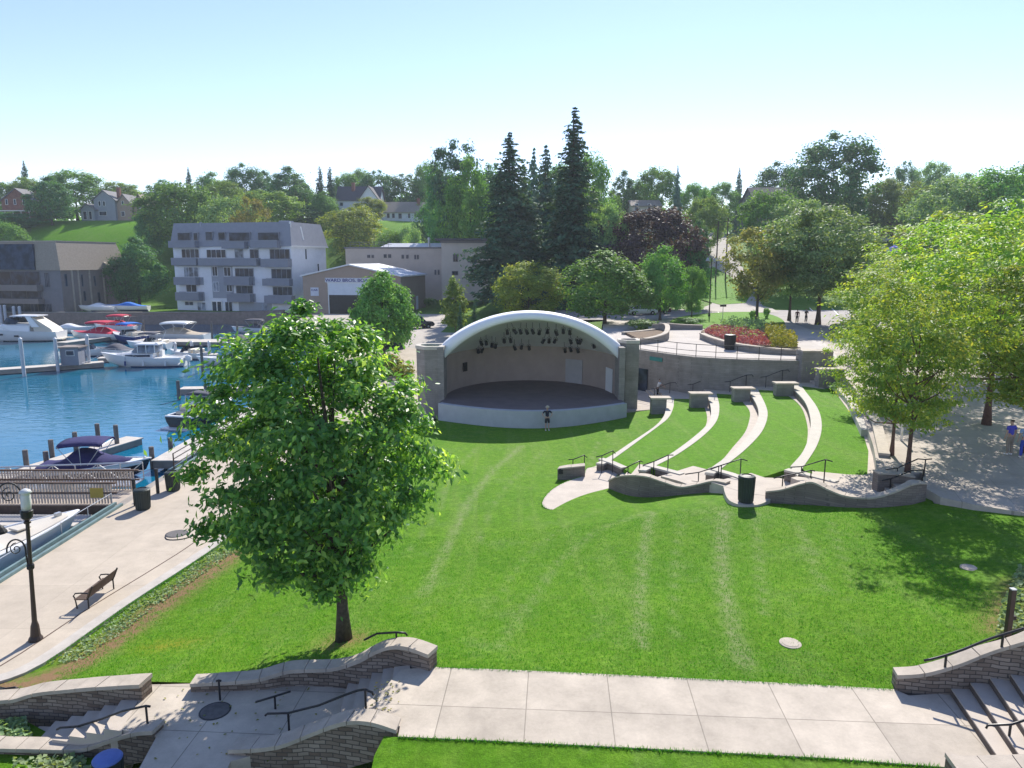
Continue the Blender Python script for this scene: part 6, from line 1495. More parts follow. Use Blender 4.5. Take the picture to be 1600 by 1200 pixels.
mb = MB(xf); mb.hexa([(wL-16.4, -.62, hm+.1), (wL-5.6, -.62, hm+.1), (wL-5.6, .3, hm+.1), (wL-16.4, .3, hm+.1), (wL-15.6, .2, h-.5), (wL-6.4, .2, h-.5), (wL-6.4, .9, h-.5), (wL-15.6, .9, h-.5)]); mb.build("skylight", M['glass'], rf)
mb = MB(xf); mb.hexa([(wL-26, -.62, hm+.1), (wL-21, -.62, hm+.1), (wL-21, .3, hm+.1), (wL-26, .3, hm+.1), (wL-26, .2, h-.5), (wL-21.6, .2, h-.5), (wL-21.6, .9, h-.5), (wL-26, .9, h-.5)]); mb.build("skylight", M['glass'], rf)
mb = MB(xf); mb.box(.0, -.06, -.5, wL, -.004, hm-.02); mb.build("front_sheet", M['darktaupe'], lh)  # thin sheet over the front, darker and bluer than the walls
for (a, b, c, d) in [(16,5,.62,.98),(16.5,5,.30,.52),(16,3,.02,.22),(10,4.5,.02,.22),(4,1.2,.6,.95),(4.2,2.8,.02,.22),(25,20.8,.3,.52),(25,21,.62,.95)]:
    u0 = wL-a; u1 = wL-b if b < a else wL-b
    if b < 3: u1 = u0+1.2
    windw(lh, xf, u0, u1, hm*c, hm*d, M['darktaupe'], M['glass'], -.1, mull=2)
for (a, b, c, d) in [(17, 4.6, .52, .66), (17, 4.6, .22, .34)]:
    mb = MB(xf); mb.box(wL-a, -1.6, hm*c, wL-b, -.07, hm*d); mb.build("balcony", M['taupe'], lh)
sx = frame_xf(xf @ Vector((wL, 0, 0)), ang+R(90))
for (v0, v1, z0, z1) in [(.8,1.5,.62,.92),(5.0,5.6,.60,.9),(5.2,5.9,.25,.5),(8.4,9.0,.6,.86),(9.0,9.8,.2,.45),(12,12.7,.55,.85),(12.2,12.9,.15,.4)]: windw(lh, sx, v0, v1, hm*z0, hm*z1, M['darktaupe'], M['glass'], -.03, mull=0)
mb = MB(sx)
for v in (2.6, 4.2, 7.2, 11.0): mb.box(v, -.12, -.5, v+.35, -.004, hm)
mb.build("side_pilaster", M['cap'], lh)
mb = MB(sx); mb.add([(12.2, 0, hm), (15.6, 0, hm), (15.6, 2.6, hm-.1), (12.2, 2.6, hm-.1), (12.4, -3.0, hm-1.8), (15.6, -3.0, hm-1.8)], [(0, 1, 5, 4)])
mb = MB(sx); mb.hexa([(11.6, -3.4, hm-.9), (17, -3.4, hm-.9), (17, .4, hm+.1), (11.6, .4, hm+.1), (11.6, -3.2, hm-.6), (17, -3.2, hm-.6), (17, .4, hm+1.9), (11.6, .4, hm+1.9)]); mb.build("porch_roof", M['rooftan'], lh)
mb = MB(sx); mb.box(12, -3.0, -.5, 16.6, -.02, hm-.8); mb.build("porch_wall", M['taupe'], lh)
# far seawall
fs_ = thing("far_seawall", "brown sheet-pile seawall along the far shore of the harbour", "seawall", (-80, 147.6, 0))
mb = MB(); mb.box(-220, 147.3, -3, -36.3, 147.7, 1.25); mb.build("wall", M['rustwall'], fs_)
mb = MB(); mb.box(-220, 147.2, 1.25, -36.3, 147.9, 1.4); mb.build("coping", M['concrete'], fs_)
g0 = (-62, 146.2)
rp_ = thing("boat_ramp_wall", "grey brown sloping ramp wall below the apartment building", "wall", (-70, 146.5, 0))
mb = MB(); mb.hexa([(-82, 145.8, -3), (-46, 145.8, -3), (-46, 147.2, -3), (-82, 147.2, -3), (-82, 145.8, .4), (-46, 145.8, 1.9), (-46, 147.2, 1.9), (-82, 147.2, .4)]); mb.build("wall", M['rustwall'], rp_)
# gabled houses on the hill
def house(label, px0, px1, py_eave, py_ridge, py_base, Y, dep, wallm, roofm, gable_front=False, wins=(), chim=None, porch=False, cat="house", name="house", rm2=None, ang=0.0, zb=None):
    ze, zr, z0 = ZT(py_eave, Y), ZT(py_ridge, Y), ZT(py_base, Y)
    x0, x1 = GX(px0, Y, ze), GX(px1, Y, ze); w = (x1-x0)/max(.3, math.cos(ang))
    xf = frame_xf((x0, Y, z0), ang); he, hr = ze-z0, zr-z0
    t = thing(name, label, cat, (x0, Y, z0))
    mb = MB(xf); mb.box(0, 0, -3, w, dep, he); 
    if gable_front: mb.add([(0, 0, he), (w, 0, he), (w/2, 0, hr), (0, dep, he), (w, dep, he), (w/2, dep, hr)], [(0, 1, 2), (4, 3, 5)])
    else: mb.add([(0, 0, he), (0, dep, he), (0, dep/2, hr), (w, 0, he), (w, dep, he), (w, dep/2, hr)], [(1, 0, 2), (3, 4, 5)])
    mb.build("wall", wallm, t)
    o = .5; th = .25; mb = MB(xf)
    if gable_front:
        s = (hr-he)/(w/2)
        for a, b in ((-o, w/2), (w+o, w/2)):
            za = he-s*o; P = [(a, -o, za), (b, -o, hr), (b, dep+o, hr), (a, dep+o, za)]; mb.hexa(P+[(p[0], p[1], p[2]+th) for p in P])
    else:
        s = (hr-he)/(dep/2)
        for a, b in ((-o, dep/2), (dep+o, dep/2)):
            za = he-s*o; P = [(-o, a, za), (w+o, a, za), (w+o, b, hr), (-o, b, hr)]; mb.hexa(P+[(p[0], p[1], p[2]+th) for p in P])
    rf = mb.build("roof", roofm, t)
    if chim is not None:
        mb = MB(xf); mb.box(w*chim-.5, dep*.3, he-.5, w*chim+.5, dep*.3+1, hr+1.3); mb.build("chimney", M['redbrick'], rf)
    for (a, b, c, d) in wins:
        u0 = (a-px0)/(px1-px0)*w; u1 = (b-px0)/(px1-px0)*w; zz0 = (py_base-d)/(py_base-py_eave)*he; zz1 = (py_base-c)/(py_base-py_eave)*he
        windw(t, xf, u0, u1, zz0, zz1, M['white'], M['glass'], -.03, mull=0)
    if porch:
        mb = MB(xf); mb.box(-.5, -2.6, he*.45, w+.5, 0, he*.45+.25); pr_ = mb.build("porch_roof", M['white'], t)
        mb = MB(xf)
        for k in range(5): u = -.2+(w+.4)*k/4; mb.box(u-.1, -2.4, 0, u+.1, -2.2, he*.45)
        mb.build("porch_post", M['white'], t)
    return t
# victorian house: several volumes
def add_vol(t, px0, px1, py_eave, py_ridge, py_base, Y, dep, wallm, roofm, wins=()):
    tmp = house("x", px0, px1, py_eave, py_ridge, py_base, Y, dep, wallm, roofm, True, wins)
    off = tmp.location-t.location
    for ch in list(tmp.children): ch.parent = t; ch.location = off; 
    bpy.data.objects.remove(tmp)
vh = house("pale grey victorian house with steep gables and a brick chimney on the grassy hill", 146, 179, 312, 298, 346, 236, 9, M['sidinggrey'], M['roofgrey'], True, [(153,157,314,322),(160,164,314,322),(153,165,330,337)], .98)
add_vol(vh, 126, 147, 327, 319, 346, 234.5, 6, M['sidinggrey'], M['roofgrey'], [(129,135,330,343),(138,143,330,343)])
add_vol(vh, 181, 206, 320, 304, 346, 237, 8, M['tanwall'], M['roofgrey'], [(190,194,314,320),(188,194,330,338)])
add_vol(vh, 208, 228, 320, 304, 346, 238, 8, M['tanwall'], M['rooftan'], [(216,220,320,326)])
house("dark red brick house with a long porch at the far left of the hill", 2, 50, 313, 295, 345, 234, 9, M['redbrick'], M['roofgrey'], True, [(8,12,311,320),(21,25,311,320),(35,39,311,320)], .95, True)
house("white house with a grey roof half hidden behind the yellowish tree on the hill", 526, 592, 312, 290, 335, 238, 10, M['sidingwhite'], M['roofdark'], False, [(530,536,316,322)], .35)
house("white gable end of a house showing above the yellowish tree", 562, 590, 310, 291, 340, 234, 8, M['sidingwhite'], M['roofdark'], True, [(572,576,312,318)])
house("low pale ranch house with a long brown roof above the green slope", 597, 674, 331, 315, 345, 240, 9, M['sidingwhite'], M['rooftan'], False, [(604,609,333,341),(612,617,333,341),(622,628,333,342),(637,641,333,341),(647,650,332,340),(653,656,332,340)], .72)
house("small house with a white metal roof showing above the trees behind the apartments", 328, 362, 321, 305, 335, 243, 8, M['sidingwhite'], M['roofwhite'], False)
house("dark roofed two-storey house with a white porch left of the great dark tree", 1180, 1258, 312, 291, 338, 205, 12, M['darktaupe'], M['roofdark'], False, [(1190,1196,314,320),(1206,1212,314,320)], None, True)
house("white porch-fronted house low between the great dark tree and the light green one", 1322, 1366, 335, 329, 346, 215, 9, M['sidingwhite'], M['roofgrey'], False, [(1330,1334,337,342),(1338,1342,337,342),(1346,1350,337,342)])
house("small brick bungalow with a hipped tan roof beside the grey parked car", 1402, 1444, 339, 325, 354, 200, 9, M['redbrick'], M['rooftan'], False, [(1416,1420,340,347)])
house("house with a brownish roof peeping above the purple tree", 988, 1032, 322, 312, 345, 205, 9, M['beige'], M['rooftan'], False, [(992,998,318,330),(1012,1017,318,330)])
house("white house mostly hidden behind the dark trees left of the spruces", 752, 775, 305, 296, 330, 225, 8, M['sidingwhite'], M['roofgrey'], True, [(757,762,308,314)])
# ------------------------------------------------------------------ trees
rng = np.random.default_rng(11)
def leaf_mesh(name, pos, nrm, size, mat_, aspect=1.6, fold=0.18, droop=None):
    """pos (n,3), nrm (n,3): folded diamond leaves"""
    n = len(pos)
    nrm = nrm/np.linalg.norm(nrm, axis=1, keepdims=True)
    r = rng.normal(size=(n, 3)); 
    if droop is not None: r = r*0.6+droop
    t = r-(r*nrm).sum(1, keepdims=True)*nrm; t /= np.linalg.norm(t, axis=1, keepdims=True)+1e-9
    b = np.cross(nrm, t); s = np.asarray(size).reshape(-1, 1)*np.ones((n, 1))
    a0 = pos-t*s*aspect*.5; a1 = pos+b*s*.5+nrm*s*fold; a2 = pos+t*s*aspect*.5; a3 = pos-b*s*.5+nrm*s*fold
    V = np.stack([a0, a1, a2, a3], 1).reshape(-1, 3).astype(np.float32)
    idx = np.arange(n)[:, None]*4; F = np.concatenate([idx+np.array([[0, 1, 2]]), idx+np.array([[0, 2, 3]])], 1).reshape(-1).astype(np.int32)
    me = bpy.data.meshes.new(name); me.vertices.add(len(V)); me.vertices.foreach_set("co", V.ravel())
    me.loops.add(len(F)); me.loops.foreach_set("vertex_index", F); nf = len(F)//3
    me.polygons.add(nf); me.polygons.foreach_set("loop_start", np.arange(nf, dtype=np.int32)*3); 
    me.update(calc_edges=True); me.validate(); me.materials.append(mat_); return me
def unit(n):
    v = rng.normal(size=(n, 3)); return v/np.linalg.norm(v, axis=1, keepdims=True)
def crown_broad(H, R_, z0, ncl, per, cl_r, leaf, mat_, prof, name, flat=.7, shell=.55, lob=.22, up=.6, gaps=.0, aspect=1.6, asym=(0, 0), droop=None):
    """leaf clumps through the crown's volume. prof(t): relative radius at crown height t"""
    ph = rng.uniform(0, 6.28, 6); C = []
    while len(C) < ncl:
        t = rng.uniform(0, 1); a = rng.uniform(0, 2*np.pi)
        lb = 1+lob*(np.sin(2*a+ph[0]+3*t)+.7*np.sin(3*a+ph[1]-5*t)+.6*np.sin(5*a+ph[2]+9*t))/1.6
        rr = R_*prof(t)*lb
        if rng.uniform() > (rr/R_)**1.1+.05: continue
        f = np.sqrt(rng.uniform(shell**2, 1)) if rng.uniform() < .8 else np.sqrt(rng.uniform(0, 1))
        C.append((rr*f*np.cos(a)+asym[0]*t, rr*f*np.sin(a)+asym[1]*t, z0+(H-z0)*t, f))
    C = np.array(C); P = []; Nn = []
    zc = z0+(H-z0)*.45
    for c in C:
        k = int(per*rng.uniform(.5, 1.5)); r0 = cl_r*rng.uniform(.6, 1.35)
        q = rng.normal(size=(k, 3))*np.array([r0, r0, r0*flat])*.55
        p = q+c[:3]; P.append(p)
        out = (c[:3]-np.array([0, 0, zc])); out = out/(np.linalg.norm(out)+1e-6)
        Nn.append(unit(k)*.75+np.array([0, 0, up])+out*.45+q/(r0+1e-6)*.35)
    P = np.concatenate(P); Nn = np.concatenate(Nn); P[:, 2] = np.maximum(P[:, 2], z0*.55)
    sz = leaf*rng.uniform(.65, 1.3, len(P))
    return leaf_mesh(name, P, Nn, sz, mat_, aspect, droop=droop), C
def trunk_mesh(H, z0, r, C, mat_, name, nl=16, lean=(0, 0), top=.75):
    mb = MB(); P = []; rs = []
    for i in range(9):
        t = i/8; z = H*top*t
        P.append((lean[0]*t*t+.08*math.sin(t*5)*r*4*t, lean[1]*t*t+.06*math.cos(t*4)*r*4*t, z)); rs.append(r*(1-.86*t)*(1+.45*math.exp(-z/(r*2.0))))
    mb.tube(P, rs, 9)
    if C is not None and len(C):
        idx = rng.choice(len(C), min(nl, len(C)), replace=False)
        for j in idx:
            c = Vector(C[j][:3]); zb = max(z0*.9, min(c.z*.62, H*top*.95)); t = zb/(H*top)
            b = Vector((lean[0]*t*t, lean[1]*t*t, zb)); m_ = b.lerp(c, .5)+Vector((0, 0, -.04*H*rng.uniform(.0, 1)))
            rb = r*(1-.86*t)*.55; mb.tube([b, m_, b.lerp(c, .96)], [rb, rb*.6, rb*.15], 5, cap=False)
    me = mb; o = mb.build(name, mat_, smooth=True, fix=False); me = o.data; bpy.data.objects.remove(o); return me
def crown_spruce(H, R_, z0, mat_, name, layers=30, ragged=.3, leaf=.34, dens=1.0, power=.8):
    P = []; Nn = []; S = []
    for i in range(layers):
        t = i/(layers-1); z = z0+(H-z0)*(t**.92)
        rad = R_*((1-t)**power*.97+.03)*rng.uniform(.82, 1.12)
        nb = int(7+9*(1-t))
        for k in range(nb):
            a = rng.uniform(0, 6.283); rl = rad*rng.uniform(1-ragged*1.6, 1+ragged*.6); m_ = max(4, int(rl/leaf*3.6*dens)); u = rng.uniform(.08, 1, m_)
            drp = -.28*rl*u**1.5+.10*rl*u; j = rng.normal(size=(m_, 3))*np.array([.16, .16, .10])*(.4+rl*.22)
            side = rng.normal(size=m_)*.16*rl*(1-u*.5)
            p = np.stack([np.cos(a)*rl*u-np.sin(a)*side, np.sin(a)*rl*u+np.cos(a)*side, z+drp-np.abs(side)*.25], 1)+j; P.append(p)
            Nn.append(unit(m_)*.6+np.array([np.cos(a)*.4, np.sin(a)*.4, .75])); S.append(np.full(m_, leaf*(.65+.45*(1-t))))
    P = np.concatenate(P); Nn = np.concatenate(Nn); S = np.concatenate(S)*rng.uniform(.6, 1.3, len(P))
    return leaf_mesh(name, P, Nn, S, mat_, 1.5, droop=np.array([0, 0, -.35]))
rnd = lambda t: math.sqrt(max(0, 1-(abs(t-.42)/.6)**2.2))**.9 if t > .42 else (max(0, .55+.45*(t/.42)))
egg = lambda t: (.75+.25*t/.3) if t < .3 else max(.03, 1-((t-.3)/.7)**1.9)
umb = lambda t: (.35+.65*(t/.55)) if t < .55 else max(.05, math.sqrt(max(0, 1-((t-.55)/.47)**2)))
col = lambda t: .6+.4*t/.25 if t < .25 else max(.02, 1-((t-.25)/.75)**1.5)
PROTO = {}
def defproto(key, crown, trunk, H, R_): PROTO[key] = (crown, trunk, H, R_)
def mkbroad(key, mat_, prof, H=12, R_=4.6, z0=2.2, ncl=130, per=110, cl=.95, leaf=.235, bark=None, tr=.22, **kw):
    me, C = crown_broad(H, R_, z0, ncl, per, cl, leaf, mat_, prof, "crown", **kw)
    defproto(key, me, trunk_mesh(H, z0, tr, C, bark or M['bark'], "trunk"), H, R_)
mkbroad("dark_a", M['leafdark'], rnd, ncl=130); mkbroad("dark_b", M['leafdark'], egg, R_=4.2)
mkbroad("mid_a", M['leafmid'], rnd); mkbroad("mid_b", M['leafmid'], egg, R_=4.4); mkbroad("mid_c", M['leafmid'], umb, R_=5.2, z0=3)
mkbroad("light_a", M['leaflight'], rnd); mkbroad("light_b", M['leaflight'], umb, R_=5.0)
mkbroad("yellow_a", M['leafyellow'], rnd, R_=4.6)
mkbroad("grey_a", M['leafgrey'], umb, R_=5.2, z0=2.8, ncl=140)
mkbroad("rust_a", M['leafrust'], umb, R_=4.6, z0=3.2, ncl=110, per=85)
mkbroad("purple_a", M['leafpurple'], rnd, R_=5.6, ncl=170, z0=1.0, leaf=.25, lob=.3)
mkbroad("young_a", M['leaflight'], col, H=8, R_=1.7, z0=1.5, ncl=70, per=60, cl=.55, leaf=.22, tr=.08)
mkbroad("lot_a", M['leafmid'], egg, H=10, R_=4.4, z0=1.8, ncl=260, per=75, cl=.75, leaf=.23, tr=.18)
mkbroad("pine_a", M['leafspruce'], umb, H=16, R_=4.6, z0=5, ncl=85, per=70, cl=1.0, leaf=.32, flat=.5, lob=.35)
mkbroad("shrub_a", M['leafmid'], umb, H=2.4, R_=1.6, z0=.2, ncl=60, per=40, cl=.4, leaf=.17, tr=.05)
mkbroad("shrub_gold", M['leafgold'], umb, H=2.2, R_=1.6, z0=.2, ncl=60, per=40, cl=.4, leaf=.17, tr=.05)
mkbroad("locust_a", M['leaflocust'], umb, H=11, R_=5.2, z0=2.8, ncl=270, per=62, cl=.78, leaf=.12, bark=M['redbark'], tr=.17, flat=.32, lob=.34, shell=.35, up=.9, aspect=2.4)
mkbroad("locust_b", M['leaflocust'], rnd, H=11, R_=5.0, z0=2.6, ncl=270, per=62, cl=.78, leaf=.12, bark=M['redbark'], tr=.16, flat=.32, lob=.34, shell=.35, up=.9, aspect=2.4)
mkbroad("locust_g", M['leafgrey'], umb, H=11, R_=5.2, z0=3, ncl=230, per=85, cl=.9, leaf=.165, bark=M['bark'], tr=.2, flat=.5, lob=.28, shell=.4, aspect=2.0)
for key, m_, H, R_, kw in [("spruce_a", M['leafspruce'], 26, 5.4, dict(layers=60, ragged=.34, power=.72, leaf=.40, dens=1.5)), ("spruce_b", M['leafspruce'], 26, 4.6, dict(layers=64, ragged=.42, power=.8, leaf=.38, dens=1.6)),
                           ("fir_a", M['leafbluespruce'], 14, 3.2, dict(layers=36, ragged=.3, leaf=.34, dens=1.5, power=.65)), ("cedar_a", M['leafspruce'], 10, 1.9, dict(layers=28, ragged=.15, leaf=.3, power=.5))]:
    defproto(key, crown_spruce(H, R_, H*.06, m_, "crown", **kw), trunk_mesh(H, 1, H*.017, None, M['bark'], "trunk", top=.97), H, R_)
def put(key, X, Y, zg, h, w, label, name="tree", cat="tree", group=None, rz=None):
    cm, tm, H, R_ = PROTO[key]
    t = thing(name, label, cat, (X, Y, zg), group, rng.uniform(0, 6.28) if rz is None else rz)
    sx = w/(2*R_); sz = h/H; t.scale = (sx, sx, sz)
    a = bpy.data.objects.new("trunk", tm); COL.objects.link(a); a.parent = t
    c = bpy.data.objects.new("crown", cm); COL.objects.link(c); c.parent = t
    return t
def tpx(key, px, py_top, wpx, Y, label, zg=None, name="tree", cat="tree", group=None, sink=.0, rz=None):
    zt = ZT(py_top, Y); 
    if zg is None:
        x = GX(px, Y, 12); zg = far1(x, Y)
    X = GX(px, Y, (zt+zg)/2); depth = Y*_cp+(CZ-(zt+zg)/2)*_sp
    return put(key, X, Y, zg-sink, (zt-zg+sink)*1.02, wpx*depth/FOC, label, name, cat, group, rz)
GR, GH, GS = "trees along the hill ridge", "trees around the bandshell and street", "tall spruces behind the bandshell"
# mid-ground
tpx("lot_a", 598, 424, 100, 79, "round green tree growing beside the parking lot left of the bandshell", 1.6, group=GH)
tpx("young_a", 711, 430, 40, 93, "slim young light green tree standing alone in the parking lot", 2.1, group=GH)
tpx("cedar_a", 719, 476, 15, 84, "narrow dark arborvitae next to the slim young tree", 2.0, "arborvitae", "shrub"); tpx("cedar_a", 742, 474, 17, 84.5, "narrow dark arborvitae right beside the curve of the shell roof", 2.0, "arborvitae", "shrub")
tpx("yellow_a", 826, 415, 100, 98, "yellowish green broad tree behind the left half of the shell roof", 3.2, group=GH)
tpx("mid_b", 946, 394, 130, 92, "large dense dark green tree right behind the shell roof", 3.5, group=GH)
tpx("mid_b", 1033, 387, 78, 97, "dense egg-shaped green tree right of the large one behind the shell", 3.7, group=GH)
tpx("mid_a", 1082, 420, 44, 101, "small thin tree next to the street light pole", 3.8, group=GH)
tpx("spruce_a", 797, 214, 150, 128, "tall broad dark spruce, the left one of the two tallest", 3.3, "spruce_tree", group=GS)
tpx("spruce_b", 896, 176, 138, 122, "tallest spruce with a thin ragged spire above every other tree", 3.3, "spruce_tree", group=GS)
tpx("fir_a", 852, 234, 84, 140, "pale spruce between the two tallest spruces, with a flat double top", 4, "spruce_tree", group=GS)
tpx("fir_a", 834, 238, 60, 150, "slender spruce just left of the pale one between the tallest two", 4, "spruce_tree", group=GS)
tpx("spruce_a", 818, 262, 96, 152, "dark spruce far behind the gap left of the pale spruce", 4, "spruce_tree", group=GS); tpx("fir_a", 873, 262, 66, 150, "bluish spruce half hidden behind the tallest spruce on its left", 4, "spruce_tree", group=GS)
tpx("pine_a", 711, 224, 74, 165, "open-crowned pine with sky showing through, left of the spruces", 7, "pine_tree")
tpx("dark_a", 690, 262, 60, 172, "dark tree just left of the open-crowned pine", 8, group=GR)
tpx("mid_b", 735, 250, 80, 158, "dense green tree between the open-crowned pine and the broad spruce", 5, group=GR)
tpx("dark_a", 676, 318, 70, 205, "dark low tree beside the beige block's left end", 3, group=GH)
tpx("mid_a", 735, 318, 90, 185, "tree rising behind the square beige block", 4, group=GH)
tpx("mid_a", 920, 248, 70, 165, "green tree close behind the tallest spruce on its right", 8, group=GH)
tpx("mid_b", 925, 300, 75, 140, "yellow-green tree at the right foot of the tallest spruce", 5, group=GH)
tpx("grey_a", 945, 330, 70, 122, "grey green tree between the tallest spruce and the purple tree", 4, group=GH)
tpx("purple_a", 1022, 334, 142, 118, "big purple-leaved tree with pale leaf edges behind the shell", 4, "purple_tree")
tpx("purple_a", 955, 352, 80, 124, "smaller purplish dark tree left of the big purple one", 4, "purple_tree")
tpx("dark_b", 974, 268, 42, 215, "rounded dark tree on the ridge above the purple tree's left", group=GR)
tpx("mid_a", 1025, 266, 70, 215, "broad lighter tree on the ridge above the purple tree", group=GR)
tpx("fir_a", 1057, 262, 26, 200, "thin pointed spruce on the ridge above the purple tree's right", None, "spruce_tree")
tpx("mid_a", 1085, 290, 50, 205, "round green tree on the ridge left of the climbing road", group=GR)
tpx("light_a", 1105, 312, 60, 178, "light green tree at the left side of the climbing road", group=GH)
tpx("dark_b", 1090, 345, 44, 160, "dark tree under the light green one by the climbing road", group=GH)
tpx("dark_b", 1082, 375, 56, 119, "dark green tree at the right flank of the purple tree", group=GH)
tpx("rust_a", 1186, 362, 112, 93, "brownish green tree with a bare trunk on the grass island", 3.95, group=GH)
tpx("locust_g", 1284, 333, 190, 91, "broad grey green tree over the two dark pedestrians", 3.9, group=GH)
tpx("locust_g", 1238, 345, 120, 97, "grey green tree behind the brownish one on the street", 3.9, group=GH)
tpx("mid_c", 1200, 304, 104, 150, "green spreading tree to the right of the climbing road", group=GH)
tpx("grey_a", 1250, 322, 110, 140, "grey green tree below the dark roofed house", group=GH)
tpx("mid_a", 1128, 288, 46, 225, "round tree at the top of the climbing road", group=GR)
tpx("fir_a", 1153, 265, 24, 235, "small dark spruce standing out against the sky above the road", None, "spruce_tree")
tpx("dark_a", 1213, 258, 72, 232, "rounded dark tree behind the dark roofed house", group=GR)
tpx("dark_a", 1301, 216, 126, 190, "great dark broad tree standing high above the right skyline", None, "great_tree", group=None)
tpx("light_b", 1396, 283, 92, 196, "bright light green tree right of the great dark tree", group=GR)
tpx("dark_a", 1412, 258, 46, 235, "dark round tree behind the bright light green one", group=GR)
tpx("grey_a", 1458, 260, 60, 225, "grey green round tree on the right ridge", group=GR)
tpx("grey_a", 1478, 290, 130, 150, "wide grey green tree behind the yellow locusts", group=GH)
tpx("mid_c", 1560, 270, 130, 150, "wide green tree at the upper right behind the yellow locusts", group=GH)
tpx("dark_b", 1594, 258, 36, 180, "dark rounded tree at the right edge of the skyline", group=GR)
tpx("mid_a", 1525, 280, 60, 200, "small green tree on the ridge right of the grey green ones", group=GR)
tpx("dark_a", 1345, 300, 70, 205, "dark shaded tree under the great dark tree's right side", group=GR)
# right-hand honey locusts
def H_(x, y): return float(plaza_h(np.array([x]), np.array([y]))[0])
for key, px, py, w, Y, zg, lb in [("locust_a", 1432, 432, 235, 30.6, 2.7, "honey locust with a straight reddish trunk beside the walkway end wall"), ("locust_b", 1404, 470, 190, 33.5, 2.72, "honey locust with a leaning double trunk left of the straight one"),
      ("locust_b", 1560, 325, 330, 40, 2.75, "tall yellow green honey locust filling the upper right corner"), ("locust_a", 1400, 405, 200, 49, 3.1, "yellow honey locust whose branch reaches left above the steel fence"),
      ("locust_a", 1620, 420, 300, 34, 2.75, "honey locust at the right edge over the two blue-dressed people"), ("locust_b", 1500, 338, 260, 55, 3.8, "yellow green honey locust behind the leaning one"),
      ("locust_a", 1350, 428, 80, 84, 3.9, "small yellow honey locust by the dark parked vehicle"), ("locust_b", 1580, 365, 260, 68, 3.9, "far yellow honey locust behind the tall corner one")]:
    tpx(key, px, py, w, Y, lb, zg, "locust_tree", group="honey locusts on the right plaza")
# ridge trees on the left
for key, px, py, w, Y, lb in [("fir_a",42,254,26,255,"small pointed spruce at the far left of the skyline"),("dark_b",78,277,62,226,"dark cone shaped tree between the brick house and the pale house"),("mid_a",118,270,86,245,"broad green tree behind the dark cone shaped one"),
   ("light_a",40,280,50,250,"light green tree under the small pointed spruce"),("mid_a",12,288,60,250,"green tree behind the brick house at the left edge"),("light_a",185,288,80,255,"light green tree behind the victorian house gables"),("mid_a",285,292,118,205,"big grey-green tree left above the apartment roof"),
   ("dark_a",258,284,56,258,"dark low tree on the ridge right of the victorian house"),("fir_a",297,264,22,258,"pointed spruce on the skyline above the apartment roof"),("mid_b",330,270,60,255,"green tree on the skyline left of the white metal roof"),("dark_a",382,260,62,255,"tall dark tree on the skyline above the apartment"),
   ("light_b",420,302,100,215,"light green willowy tree right above the apartment roof"),("grey_a",365,318,90,190,"grey green tree behind the middle of the apartment roof"),("dark_b",452,262,72,240,"dark tree on the skyline above the apartment's right end"),("cedar_a",501,263,24,238,"left one of two pointed cedars by the white hill house"),
   ("cedar_a",517,264,26,238,"right one of two pointed cedars by the white hill house"),("mid_a",543,274,50,262,"green tree behind the white hill house"),("dark_a",590,270,60,265,"dark tree with a bare fork on the skyline behind the white hill house"),("dark_a",634,276,80,262,"wide dark tree behind the low ranch house"),
   ("mid_a",668,258,46,258,"taller green tree at the right end of the ranch house"),("yellow_a",553,327,98,200,"yellow-green tree behind the apartment's right side"),("yellow_a",580,310,44,228,"small yellow tree in front of the white hill house"),("dark_b",480,325,66,225,"dark tree left of the yellow-green one below the cedars"),
   ("mid_b",505,300,50,230,"dark green tree just below the two cedars"),("dark_b",214,372,78,164,"dark dense tree at the left side of the apartment building"),("dark_a",196,400,50,160,"dark tree in shade behind the brown apartment house"),
   ("dark_a",28,332,80,222,"dark hedge-like tree below the brick house"),("mid_a",8,350,60,200,"green tree above the brown house roof at the left edge"),("rust_a",398,318,60,178,"rusty gold tree top peeping over the apartment roof"),
   ("dark_a",235,330,44,200,"dark tree beside the apartment's upper left corner"),("light_a",350,285,60,235,"light tree below the skyline left of the tall dark one"),("mid_a",610,365,50,176,"small tree on the slope above the beige building"),("dark_b",690,330,60,205,"dark tree right of the ranch house"),
   ("grey_a",640,360,44,178,"pale shrub-like tree beside the green slope"),("mid_a",705,290,70,215,"green tree below the open-crowned pine"),("mid_b",470,285,60,255,"green tree on the skyline left of the two cedars"),("mid_a",565,268,40,275,"small green tree on the skyline between the house roofs"),("mid_b",210,290,40,262,"green tree behind the right gable of the victorian house"),("dark_b",415,268,44,262,"dark tree on the skyline right of the tall dark one"),("mid_b",955,300,40,190,"narrow green tree behind the small purplish tree"),("mid_a",1000,292,60,235,"green ridge tree behind the brownish roofed house"),("mid_b",1240,288,40,240,"green tree between the dark roofed house and the great dark tree"),("mid_a",880,262,70,205,"green tree far behind the pale middle spruce"),("dark_a",770,262,70,200,"dark tree behind the broad left spruce"),("mid_b",1505,272,60,235,"far green tree on the right ridge above the locusts"),("grey_a",1100,300,40,240,"pale tree near the top of the road on the left"),("mid_a",1440,285,60,240,"mid green tree behind the grey green round one")]:
    nm = "spruce_tree" if key == "fir_a" else ("cedar_tree" if key == "cedar_a" else "tree")
    tpx(key, px, py, w, Y, lb, None, nm, group=GR if nm == "tree" else None)
